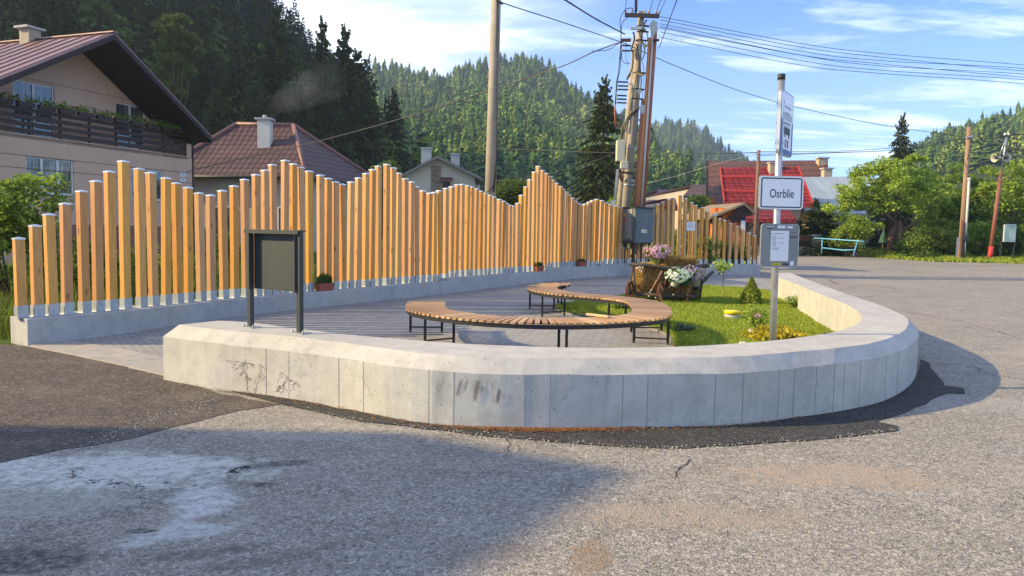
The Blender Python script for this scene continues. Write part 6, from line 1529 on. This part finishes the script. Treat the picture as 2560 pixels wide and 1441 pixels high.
# ---- broadleaved trees ----
def leaftree(name,base,crown,n,leaf,mat_,lab,trunk_r=.2,limbs=7,cat='tree',fork=None,clump=None,seed=1,lump=.3,cl=46):
    "crown: list of (centre, radii); leaves sit in many small clumps so that sky shows between them"
    t_=thing(name,base,lab,cat); rg=np.random.default_rng(seed); tot=sum(r[0]*r[1]*r[2] for c,r in crown)**1.0; PP=[]; CC=[]
    for c,r in crown:
        k=max(4,int(cl*r[0]*r[1]*r[2]/tot)); d=rg.normal(size=(k,3)); d/=np.linalg.norm(d,axis=1)[:,None]; cc=np.array(c)+d*np.array(r)*(.45+.5*rg.random((k,1))); CC.append(cc)
    CC=np.concatenate(CC); m=n//len(CC); cs=(clump or .16*max(r[0] for c,r in crown)+.25)
    for c in CC:
        s_=cs*rg.uniform(.6,1.35); d=rg.normal(size=(m,3)); d/=np.linalg.norm(d,axis=1)[:,None]; PP.append(c+d*(rg.random((m,1))**.45)*s_*np.array([1.25,1.25,.7]))
    P=np.concatenate(PP); P=P[P[:,2]>base[2]+.15]; V,Fq=leaves_np(P,leaf,.35); put('crown',V,Fq,mat_,t_)
    m_=MB(); b=Vector(base); top=Vector(crown[0][0]); fk=fork or .35
    f_=b.lerp(top,fk); m_.tube([b-Vector((0,0,.1)),b.lerp(f_,.5)+Vector((.04,0,0)),f_],[trunk_r*1.25,trunk_r,trunk_r*.85],12)
    rr=random.Random(seed)
    for i in range(limbs):
        e_=Vector(CC[rr.randrange(len(CC))]); md=f_.lerp(e_,.5)+Vector((rr.uniform(-.3,.3),rr.uniform(-.3,.3),rr.uniform(0,.4))); m_.tube([f_-Vector((0,0,trunk_r)),md,e_],[trunk_r*.55,trunk_r*.3,.02],7)
    obj('trunk',m_,M_bark,t_); return t_
def tr(u,vtop,vbot,wpx,y,base_v=None,**k):
    "crown ellipsoid from its sighted extent at depth y"
    a=Y(u,vtop,y); b=Y(u,vbot,y); w_=wpx*y/1900/2; return ((a.x,y,(a.z+b.z)/2),(w_,w_*.8,(a.z-b.z)/2))
M_barkw=pm('sunlit_bark',(.20,.12,.075),(.12,.07,.045),8,.9,.9,fine=30,bd=.04)
# old double-trunked tree at the road bend
y_=44.; b=Y(2240,625,y_); b.z=gz(y_)
old=leaftree('leafy_tree',b,[tr(2235,410,545,260,y_),tr(2150,440,560,130,y_),tr(2330,430,570,150,y_+.5),tr(2215,385,470,150,y_),tr(2105,470,560,100,y_-1),tr(2150,535,595,90,y_-1),tr(2300,380,450,80,y_)],26000,.075,LM['br'],'old broad leafy tree with a thick gnarled double trunk at the road bend',trunk_r=.16,limbs=10,seed=3,cl=150,clump=.42)
m_=MB(); m_.tube([Y(2226,628,y_-.1),Y(2228,590,y_-.1),Y(2238,555,y_)],[.23,.18,.14],10); m_.tube([Y(2252,630,y_-.2),Y(2250,590,y_-.2),Y(2246,550,y_)],[.25,.20,.16],10); m_.tube([Y(2240,560,y_),Y(2215,535,y_-.5),Y(2170,532,y_-1)],[.16,.11,.05],8); m_.tube([Y(2246,580,y_),Y(2280,562,y_),Y(2300,550,y_)],[.12,.09,.04],8)
obj('trunk',m_,M_barkw,old)
leaftree('leafy_tree',Vector((Y(2440,600,47).x,47,gz(47))),[tr(2400,400,600,170,47),tr(2470,405,600,130,47),tr(2350,480,620,120,46)],14000,.09,LM['md'],'dense leafy tree right behind the wooden pole with the white pipe',seed=5,cl=80,clump=.6)
leaftree('leafy_tree',Vector((Y(2545,600,45).x,45,gz(45))),[tr(2530,395,610,150,45),tr(2620,400,610,140,46)],13000,.09,LM['br'],'bright leafy tree at the right edge above the notice case',seed=6,cl=80,clump=.6)
leaftree('leafy_tree',Vector((Y(1078,400,72).x,72,gz(72))),[tr(1080,345,440,75,72)],2600,.14,LM['md'],'small bright green tree behind the chimneys of the cream gabled house',seed=7,limbs=4,cl=26,clump=.5)
leaftree('leafy_tree',Vector((Y(435,300,70).x,70,gz(70))),[tr(436,20,150,75,70),tr(470,90,190,80,71),tr(415,120,260,90,70)],9000,.2,leafmat('leaf_birch',(.05,.08,.02),(.08,.12,.025),(.13,.17,.04)),'pale green birch like tree among the dark spruces behind the pink roof',seed=8,cl=50,clump=.7)
leaftree('leafy_tree',Vector((Y(250,300,82).x,82,gz(82))),[tr(260,-10,200,130,82),tr(170,20,180,110,84)],8000,.22,LM['dk'],'dark leafy tree behind the ridge of the pink roof',seed=9,cl=60,clump=.9)
leaftree('leafy_tree',Vector((Y(600,100,105).x,105,gz(105)+6)),[tr(600,130,300,90,105),tr(650,90,200,70,108)],5000,.25,LM['md'],'broadleaved tree on the slope between the dark spruces',seed=10,cl=40,clump=1.)
leaftree('leafy_tree',Vector((Y(1275,500,38).x,38,gz(38))),[tr(1270,452,520,90,38),tr(1300,462,520,60,38)],5000,.075,LM['dk'],'dark green bushy tree behind the fence between the concrete pole and the peak',seed=11,limbs=4,cl=36,clump=.4)
leaftree('leafy_tree',Vector((Y(1030,440,64).x,66,gz(64))),[tr(965,400,470,70,64)],3500,.12,LM['dk'],'dark bushy tree between the hip roofed house and the cream gabled house',seed=12,limbs=4,cl=30,clump=.5)
leaftree('leafy_tree',Vector((Y(1672,560,42).x,42,gz(42))),[tr(1745,480,560,60,42)],3000,.08,LM['dk'],'dark green tree behind the peak of the shorter fence',seed=13,limbs=4,cl=30,clump=.4)
leaftree('leafy_tree',Vector((Y(1555,520,38).x,38,gz(38))),[tr(1552,485,560,55,38)],2200,.08,LM['md'],'green bush like tree between the sunlit spruce and the grey cabinet',seed=14,limbs=4,cl=22,clump=.35)
leaftree('leafy_tree',Vector((Y(2130,600,43).x,42.5,gz(43))),[tr(2120,560,625,90,42.5),tr(2150,545,610,70,42)],4500,.07,LM['br'],'bright low bushy tree above the blue railing',seed=15,limbs=5,cl=36,clump=.4)
# bush behind the left fence
g0=G(60,850); by=13.8
bx_=Y(60,600,by).x
leaftree('bush',Vector((bx_-.3,by,gz(by))),[tr(50,415,640,210,by),tr(120,490,700,120,by+.5),tr(-40,430,760,160,by)],9000,.05,LM['md'],'leafy green bush at the left edge in front of the pink house window',trunk_r=.04,seed=20,cl=70,clump=.28,fork=.1)
for k,(u,vt,wp,yy,mt_,lab) in enumerate([(200,590,130,15.5,'dk','dark bush behind the third and fourth fence posts'),(330,600,130,17,'dk','dark bush behind the tallest posts of the left fence peak'),(450,610,120,19,'md','green bush behind the fence below the house number'),(560,560,70,22,'dk','dark shrub behind the low dip of the fence'),(630,590,80,22,'md','green shrub behind the fence left of the display board')]):
    b=Y(u,640,yy); leaftree('bush',Vector((b.x,yy,gz(yy))),[tr(u,vt,770,wp,yy)],3200,.045,LM[mt_],lab,trunk_r=.03,limbs=4,seed=30+k,cl=34,clump=.25,fork=.1)
# hedge along the right verge: separate bushes
for k,(u,vt,wp,yy,mt_,lab) in enumerate([(2330,560,110,42.5,'dk','dark bush right of the old trunk'),(2290,590,70,42,'md','green bush touching the old trunk on its right'),(2375,540,90,43.5,'md','mid green bush left of the wooden pole'),(2450,550,100,43.5,'md','mid green bush between the wooden pole and the red pole'),(2510,560,90,44,'dk','dark bush behind the notice case'),(2575,540,110,44,'md','green bush at the right edge behind the notice case')]):
    b=Y(u,640,yy); leaftree('bush',Vector((b.x,yy,gz(yy))),[tr(u,vt,655,wp,yy)],5200,.07,LM[mt_],lab,trunk_r=.05,limbs=4,seed=50+k,cl=44,clump=.42,fork=.1)
for k,(u,vt,wp,yy,mt_,lab) in enumerate([(1770,600,80,27,'md','green bush seen through the shorter fence below the kiosk'),(1830,605,90,27.5,'dk','dark bush seen through the low right end of the fence'),(1700,570,60,28,'md','green bush seen through the posts below the white notice'),(1600,570,60,29,'br','bright bush seen beneath the grey cabinet')]):
    b=Y(u,640,yy); leaftree('bush',Vector((b.x,yy,gz(yy))),[tr(u,vt,665,wp,yy)],1800,.06,LM[mt_],lab,trunk_r=.03,limbs=4,seed=70+k,cl=24,clump=.3,fork=.1)
# ground cover along the verge and tall grass by the road
vpoly=[(G(u,v).x,G(u,v).y) for u,v in [(2050,633),(2140,641),(2240,649),(2330,655),(2560,660),(2900,676)]]
vpoly=vpoly+[(vpoly[-1][0]+2,vpoly[-1][1]+6),(vpoly[0][0],vpoly[0][1]+5)]
M_cov=leafmat('cover_leaf',(.03,.06,.012),(.07,.12,.02),(.12,.18,.035))
P=[]; nC=9000
def poly_pts(poly,n):
    xs=[p[0] for p in poly]; ys=[p[1] for p in poly]; x=RNG.uniform(min(xs),max(xs),n*3); y=RNG.uniform(min(ys),max(ys),n*3); k=inpoly(x,y,poly); return x[k][:n],y[k][:n]
x,y=poly_pts([(p[0],p[1]+(.35 if i<6 else 0)) for i,p in enumerate(vpoly)],nC); k=x<Y(2340,650,40).x
x=x[k];y=y[k]; zc=np.interp(y,GY,GZ)+RNG.random(len(x))**1.5*.45; V,Fq=leaves_np(np.c_[x,y,zc],.06); o=npmesh('ground_cover',V,Fq,M_cov); o['kind']='stuff'; tag(o,'leafy ground cover along the far verge below the old tree','plants')
grass_blades('verge_grass',vpoly,160,.22,M_blade,base=0,w=.012,label='grass verge along the far side of the road')
gx=[(-6.6,10.3),(-9.5,10.2),(-14,13),(-14,24),(-7,26),(-4.6,18),(-5.9,13.2)]
grass_blades('garden_grass',gx,260,.45,leafmat('tall_grass',(.03,.06,.012),(.06,.10,.018),(.12,.16,.04)),base=0,w=.006,label='tall garden grass behind the left end of the fence')
grass_blades('verge_grass',[(Y(1560,650,28).x,28.2),(Y(1860,650,28).x,28.2),(Y(1880,640,34).x,34),(Y(1560,640,34).x,34)],90,.22,M_blade,base=0,w=.012,label='grass behind the shorter fence')

# ---- right side objects ----
# wooden slat fence with a stone pillar
p0=Y(1890,640,38.5); 
fa=thing('slat_fence',Vector((Y(1970,640,43.5).x,43.5,gz(43.5))),'reddish brown slat fence ending at a stone pillar beside the blue railing','fence')
xl=Y(1880,600,43.2).x; xr=Y(2034,600,43.6).x; zt0=Y(2000,588,43.5).z; zb0=Y(2000,617,43.5).z
m_=MB(); k=xl
while k<xr-.05: m_.box((k,43.5,(zt0+zb0)/2),(.085,.03,zt0-zb0)); k+=.115
m_.bar(Vector((xl,43.53,zb0+.12)),Vector((xr,43.53,zb0+.12)),.03,.07); m_.bar(Vector((xl,43.53,zt0-.12)),Vector((xr,43.53,zt0-.12)),.03,.07)
obj('slats',m_,pm('brown_slats',(.26,.10,.055),(.19,.07,.04),6,.6,.1),fa)
m_=MB(); m_.box(((xl+xr)/2,43.5,(zb0+gz(43.5)-.1)/2),(xr-xl,.3,zb0-gz(43.5)+.1)); obj('base_wall',m_,M_beigew,fa)
m_=MB(); px0,px1=Y(2032,600,43.3).x,Y(2052,600,43.3).x; zp=Y(2042,590,43.3).z; m_.box(((px0+px1)/2,43.5,(zp+gz(43.5))/2),(px1-px0,px1-px0,zp-gz(43.5))); obj('pillar',m_,concrete('pillar_stone',(.42,.35,.26),(.33,.27,.20),pits=True,s=.6),fa)
m_=MB(); 
for kk in range(5): z_=gz(43.5)+.05+kk*.21; m_.box(((px0+px1)/2,43.5,z_+.09),(px1-px0+.05,px1-px0+.05,.15))
obj('pillar_block',m_,concrete('pillar_stone2',(.45,.37,.28),(.36,.29,.22),pits=True,s=.6),fa,bevel=.03)
m_=MB(); m_.box(((px0+px1)/2,43.5,zp+.03),(px1-px0+.18,px1-px0+.18,.08)); obj('pillar_cap',m_,M_conc2,fa)
m_=MB(); 
# blue railing
M_blue=pm('blue_paint',(.12,.36,.52),(.10,.30,.45),8,.45,.05,.1)
ry=40.0; rA=thing('railing',Vector((Y(2100,630,ry).x,ry,gz(ry))),'bent light blue tubular railing at the road bend','railing')
a=G(2055,634); b_=G(2133,641)
a=Y(2054,634,ry+1.2); b_=Y(2133,641,ry-.6); at_=Y(2056,597,ry+1.2); bt_=Y(2144,603,ry-.6)
for n_,pp in(('top_tube',[Y(2036,596,ry+1.6),at_,bt_,Y(2160,604,ry-.9)]),('lower_tube',[Y(2056,620,ry+1.2),Y(2108,626,ry),Y(2138,625,ry-.6)]),('post',[a,at_]),('post',[b_,bt_])):
    m_=MB(); m_.tube(pp,.035,8,sm=True); obj(n_,m_,M_blue,rA)
# dark board with a golden emblem
y_=42.3; a=Y(2112,626,y_); b_=Y(2146,592,y_); c_=(a+b_)/2
sg=thing('garden_sign',Vector((c_.x,y_,gz(y_))),'dark board with a golden teapot shaped emblem behind the blue railing','sign')
m_=MB(); m_.box(c_,(b_.x-a.x,.04,b_.z-a.z)); m_.box((a.x+.1,y_+.04,(gz(y_)+c_.z)/2),(.06,.06,c_.z-gz(y_))); m_.box((b_.x-.1,y_+.04,(gz(y_)+c_.z)/2),(.06,.06,c_.z-gz(y_))); obj('board',m_,pm('black_board',(.02,.018,.015),(.03,.025,.02)),sg)
m_=MB(); cx,cz=c_.x+.04,c_.z+.0; yy=y_-.03
for w__,h0,h1 in((.30,-.20,-.13),(.34,-.11,-.04),(.38,-.02,.06),(.28,.08,.15),(.16,.17,.22),(.06,.23,.30)): m_.box((cx,yy,cz+(h0+h1)/2),(w__,.02,h1-h0))
m_.bar(Vector((cx-.17,yy,cz-.1)),Vector((cx-.33,yy,cz+.14)),.02,.07); m_.tube([Vector((cx+.18,yy,cz+.1)),Vector((cx+.30,yy,cz+.06)),Vector((cx+.28,yy,cz-.06)),Vector((cx+.17,yy,cz-.1))],.025,6)
obj('golden_emblem',m_,pm('gold_paint',(.50,.33,.10),(.4,.26,.08),8,.5,.1),sg)
# closed green parasol
y_=46; b_=Y(2206,622,y_); t_0=Y(2210,572,y_); pu=thing('parasol',Vector((b_.x,y_,gz(y_))),'closed dark green parasol in the garden left of the old trunk','parasol')
m_=MB(); m_.cyl(Vector((b_.x,y_,gz(y_))),t_0+Vector((0,0,.1)),.03,8); obj('pole',m_,M_old2,pu)
m_=MB(); zz0=Y(2206,607,y_).z; m_.lathe((t_0.x,y_,0),[(.27,zz0),(.2,zz0+.3),(.08,(zz0+t_0.z)/2+.2),(.03,t_0.z)],9,sm=False); obj('canopy',m_,pm('green_cloth',(.03,.09,.07),(.02,.07,.05)),pu)
# wooden pole with stub, pipe
y_=G(2400,652).y; b_=Y(2401,652,y_); b_.z=gz(y_); t_0=Y(2423,318,y_); wp=thing('wooden_pole',b_,'tall wooden utility pole with a concrete stub and a white pipe at the right','pole')
m_=MB(); m_.tube([b_,t_0],[.15,.11],14); obj('pole',m_,wood('pole_wood',(.30,.20,.135),(.22,.14,.095),axis=2,var=0,knots=False,rough=.75),wp)
m_=MB(); m_.add([Y(u,v,y_+dy) for dy in(-.25,.05) for u,v in((2388,652),(2396,652),(2399,594),(2392,594))],[(0,1,2,3),(7,6,5,4),(0,4,5,1),(1,5,6,2),(2,6,7,3),(3,7,4,0)]); obj('concrete_stub',m_,M_conc2,wp)
m_=MB(); m_.bar(Y(2398,652,y_-.3),Y(2404,553,y_-.2),.1,.1); obj('stub_post',m_,M_old2,wp)
m_=MB(); m_.cyl(Y(2414,592,y_-.2),Y(2423,447,y_-.2),.06,10); m_.cyl(Y(2423,452,y_-.2),Y(2423.5,445,y_-.2),.085,10); obj('white_pipe',m_,M_whitep,wp)
m_=MB(); m_.cyl(Y(2411,650,y_-.2),Y(2414,592,y_-.2),.04,8); obj('pipe',m_,M_galv,wp)
m_=MB(); m_.box(Y(2415,594,y_-.3),(.28,.15,.26)); obj('meter_box',m_,M_anth,wp)
m_=MB(); m_.bar(Y(2412,344,y_-.1),Y(2430,342,y_-.1),.06,.06); m_.lathe(Y(2427,342,y_)-Vector((0,0,.05)),[(.13,0),(.13,.1)],12); obj('bracket',m_,M_galv,wp)
m_=MB(); m_.tube(cr([Y(2426,344,y_-.1),Y(2429,360,y_-.1),Y(2423,375,y_-.1),Y(2419,400,y_-.15)],4),.02,5); obj('cable',m_,M_blk,wp)
WPT=Y(2424,343,y_)
# red pole with loudspeakers
y_=G(2476,652).y; b_=Y(2474,652,y_); b_.z=gz(y_); t_0=Y(2503,430,y_); rp_=thing('loudspeaker_pole',b_,'leaning red pole carrying two horn loudspeakers near the right edge','pole')
M_rp=pm('faded_red_paint',(.24,.065,.045),(.19,.075,.055),2.5,.65,.15,stain=((.22,.14,.10),.5))
m_=MB(); m_.tube([b_,t_0],[.125,.085],12); obj('pole',m_,M_rp,rp_)
m_=MB(); m_.tube([b_+(t_0-b_)*.0,b_+(t_0-b_)*.16],[.13,.125],12); obj('pole_foot',m_,pm('bright_red',(.5,.04,.04),(.4,.035,.035)),rp_)
t2_=Y(2517,340,y_); m_=MB(); m_.cyl(t_0,t2_,.045,8); m_.cyl(Y(2499,390,y_-.1),Y(2513,350,y_-.1),.03,6); obj('mast',m_,M_galv,rp_)
m_=MB(); m_.bar(Y(2510,340,y_),Y(2523,341,y_),.08,.06); obj('crossarm',m_,M_blk,rp_)
for u in(2512,2521):
    m_=MB(); m_.lathe(Y(u,340,y_),[(.03,0),(.06,.05),(.05,.12),(.02,.16)],8); obj('insulator',m_,M_signw,rp_)
M_horn=pm('cream_horn',(.48,.47,.38),(.40,.39,.31),6,.5,.05)
def horn(c,dirv):
    q=Vector(dirv).to_track_quat('Z','Y').to_matrix().to_4x4(); m_=MB(Matrix.Translation(c)@q)
    m_.lathe((0,0,0),[(.06,-.18),(.07,-.08),(.06,0),(.08,.10),(.14,.21),(.21,.29),(.225,.30),(.195,.285),(.12,.19),(.055,.08),(.03,.04)],20); h_=obj('horn_loudspeaker',m_,M_horn,rp_)
    m_=MB(Matrix.Translation(c)@q); m_.lathe((0,0,.05),[(.045,0),(.06,.1),(.05,.2),(.01,.22)],10); obj('horn_core',m_,M_anth,h_)
horn(Y(2511,396,y_-.25),(-.15,-1,-.05)); horn(Y(2496,395,y_-.1),(-1,-.35,-.12))
m_=MB(); m_.bar(Y(2492,388,y_),Y(2516,389,y_),.05,.05); obj('bracket',m_,M_blk,rp_)
RPT=Y(2517,341,y_)
# notice case
y_=41.5; a=Y(2507,605,y_); b_=Y(2540,561,y_); c_=(a+b_)/2; nc=thing('notice_case',Vector((c_.x,y_,gz(y_))),'glazed notice case with a white frame on two thin posts at the right edge','sign')
for x,u in((a.x-.02,0),(b_.x+.02,1)):
    m_=MB(); m_.bar(Vector((x-.06,y_+.03,gz(y_))),Vector((x,y_+.03,b_.z)),.06,.06); obj('post',m_,M_anth,nc)
m_=MB(); m_.box(c_,(b_.x-a.x,.08,b_.z-a.z)); obj('frame',m_,M_white,nc,bevel=.01)
m_=MB(); m_.box(c_-Vector((0,.045,0)),(b_.x-a.x-.09,.01,b_.z-a.z-.09)); m_n,t=newmat('notice_sheet'); v=t.n('ShaderNodeTexCoord').outputs['Object']; c=t.mix(t.rng(t.n('ShaderNodeTexWhiteNoise',{'Vector':t.vor(v,3.2,'F1',1)}).outputs[0],.3,.7),(.42,.48,.46),(.25,.38,.30)); finish(t,c,.15,spec=.7); obj('notice_sheet',m_,m_n,nc)
m_=MB(); m_.box((c_.x,y_,b_.z+.06),(b_.x-a.x+.3,.3,.03)); obj('rain_cover',m_,M_blk,nc)
# thin old pole beside the name sign
y_=34; t_0=Y(1897,376,y_); b_=Y(1886,668,y_); b_.z=gz(y_); tp=thing('wooden_pole',b_,'thin weathered wooden pole just left of the place name sign','pole')
m_=MB(); m_.tube([b_,t_0],[.11,.075],10); obj('pole',m_,pm('weathered_pole',(.20,.12,.09),(.14,.085,.065),5,.85,.3),tp)
for v in(384,392): m_=MB(); m_.bar(Y(1890,v,y_-.1),Y(1899,v,y_-.1),.04,.04); obj('bracket',m_,M_galv,tp)

# ---- wires ----
def wire(pts,r,lab,mat_=None,group=None,n=12):
    "pts: (u,v,depth) survey points along the wire"
    S_=[Y(u,v,y) for u,v,y in pts]; out_=lambda p: p[1]<0 or p[0]>2560 or p[0]<0
    if out_(pts[0]): S_.insert(0,S_[0]+(S_[0]-S_[1]).normalized()*28)      # lines run on well beyond the picture
    if out_(pts[-1]): S_.append(S_[-1]+(S_[-1]-S_[-2]).normalized()*28)
    P_=cr(S_,n); m_=MB(); m_.tube(P_,r,5,caps=False); o=obj('overhead_wire',m_,mat_ or M_cable,origin=P_[0]); tag(o,lab,'wire',group); return o
wire([(1330,-48,18),(1412,0,20),(1490,48,23),(1562,86,26)],.022,'thick black cable running from the top edge down to the double pole')
wire([(1200,-25,17),(1250,5,19),(1400,54,22),(1545,103,26),(1582,118,26)],.014,'thin wire from the top edge meeting the double pole below the thick cable')
wire([(1582,118,26),(1700,170,31),(1850,228,36),(2000,270,38),(2200,312,40),(2418,344,42)],.015,'long sagging wire from the double pole to the wooden pole on the right')
wire([(1550,106,26),(1480,132,26),(1400,168,27),(1218,229,29),(1000,298,31),(803,352,32.5),(664,384,33),(540,412,32.5),(466,430,32)],.02,'long cable sagging from the double pole leftwards to the pink house',pm('grey_cable',(.11,.10,.085),(.08,.075,.06)))
wire([(1550,106,26),(1520,125,26.2),(1480,128,26.2)],.012,'short loop of wire beside the long cable at the double pole')
for k,(v0,v1,v2,v3) in enumerate([(42,128,163,173),(50,134,176,176),(60,140,168,187),(66,150,180,195),(70,142,186,190),(80,155,190,205),(94,160,198,213)]):
    nm=['topmost','second','third','fourth','fifth','sixth','lowest'][k]
    wire([(1650,v0,26),(2000,(v0+v1)/2+24+k*2,27),(2200,v1+6+k*3,28),(2560,v2+k*2,30),(2750,v3+10+k*3,31)],.010,nm+' of the seven wires fanning from the double pole to the right edge')
for k,(u0,v0,u1) in enumerate([(1562,34,1568),(1624,33,1636),(1640,34,1658),(1648,36,1670)]):
    nm=['leftmost','second','third','rightmost'][k]; wire([(u0,v0,26),(u0+(u1-u0)*.6,v0-30,22),(u1+(u1-u0)*.6,-30,18)],.009,nm+' of the four thin wires rising from the pole top crossarm')
wire([(1648,120,25.6),(1670,60,22),(1692,0,19),(1705,-40,17)],.012,'wire rising steeply right of the conduits to the top edge')
wire([(1010,349,60),(1110,360,58),(1225,371,55),(1340,376,52),(1465,381,49),(1575,382,47)],.026,'dark wire low across the hill, left of the double pole')
wire([(1618,383,47),(1700,384,45),(1800,384,42),(1893,382,34)],.022,'dark wire from the double pole to the thin wooden pole')
wire([(1225,455,50),(1330,443,48),(1440,418,46),(1560,375,44)],.02,'faint wire climbing right to the double pole')
wire([(1618,385,44),(1680,415,46),(1760,452,50)],.02,'wire descending from the double pole towards the brown roof')
wire([(1615,460,45),(1700,438,42),(1800,408,38),(1893,386,34)],.014,'pale wire rising from the cabinet to the thin wooden pole',M_galv)
for k,(va,vb) in enumerate([(380,345),(386,352),(390,347)]):
    wire([(1898,va,34),(2100,va-2-3*k,37),(2250,(va+vb)/2+6,39),(2420,vb,42)],.013,['upper','middle','lower'][k]+' wire from the thin pole past the signs to the wooden pole')
wire([(2428,341,42),(2480,343,41),(2515,339,40.5),(2580,334,40),(2650,326,39)],.013,'wire from the wooden pole over the loudspeaker pole')
wire([(2430,345,42),(2490,360,40),(2560,378,38),(2640,400,36)],.018,'dark wire falling from the wooden pole to the right edge')

# ---- smoke from the chimney ----
m_s,t=newmat('chimney_smoke'); v=t.n('ShaderNodeTexCoord').outputs['Object']
at=t.noise(v,.55,5,.7,.4); sx=t.n('ShaderNodeSeparateXYZ',{0:v})
dn_s=t.m('MULTIPLY',t.rng(at,.36,.75,0,1,True),t.rng(sx.outputs[0],0,5.5,.05,.003))
pv_=t.n('ShaderNodeVolumePrincipled',{'Color':(.75,.8,.9),'Density':dn_s,'Anisotropy':.2}); t.n('ShaderNodeOutputMaterial',{'Volume':pv_})
m_=MB(); Sp=[SM,Y(672,282,38.8),Y(690,262,39.5),Y(720,248,40.5),Y(755,235,42),Y(795,215,44),Y(840,192,46)]
m_.tube(cr(Sp,4),[.10+.05*i for i in range(24)]+[.02],10)
sk=obj('smoke',m_,m_s,origin=SM); tag(sk,'thin grey smoke drifting right from the white chimney','smoke'); sk['kind']='stuff'

# ---- off to the left: an unseen house, added and shaped to shade the road ----
hx0,hx1=-27.,-18.; HR=(3.42,9.22); HF=(4.45,8.42); HN=(-4.0,6.77)
shl=thing('house',Vector((-22,1,0)),'added unseen house left of the camera, its uneven roof shaped to cast the road shadow','house')
m_=MB()
for (ya,za),(yb_,zb_2) in((HR,HF),(HN,HR)):
    q=[Vector((hx0,ya,za)),Vector((hx1,ya,za)),Vector((hx1,yb_,zb_2)),Vector((hx0,yb_,zb_2))]; m_.add(q+[p-Vector((0,0,.15)) for p in q],[(0,1,2,3),(7,6,5,4),(0,4,5,1),(1,5,6,2),(2,6,7,3),(3,7,4,0)])
obj('roof',m_,T_sh,shl)
m_=MB(); pr_=[(HF[0]-.15,0),(HF[0]-.15,HF[1]-.1),(HR[0],HR[1]-.15),(HN[0]+.2,HN[1]-.1),(HN[0]+.2,0)]
m_.prism([Vector((hx1-.15,y,z)) for y,z in pr_],(-8.6,0,0)); obj('wall',m_,M_cream,shl)
fo=Facade((hx1-.149,-3.6),(hx1-.149,4.2))
for x0_ in(1.2,4.6):
    for z0_ in(1.0,4.0): win(fo,shl,x0_,x0_+1.3,z0_,z0_+1.4,.12)

# ---- air ----
HAZE=.0004
if HAZE:
    mh_,t=newmat('haze_air'); pv_=t.n('ShaderNodeVolumePrincipled',{'Color':(.72,.82,1.0),'Density':HAZE,'Anisotropy':.35}); t.n('ShaderNodeOutputMaterial',{'Volume':pv_})
    m_=MB(); m_.box((155,565,120),(970,1250,245)); hz=obj('haze',m_,mh_); hz['kind']='stuff'
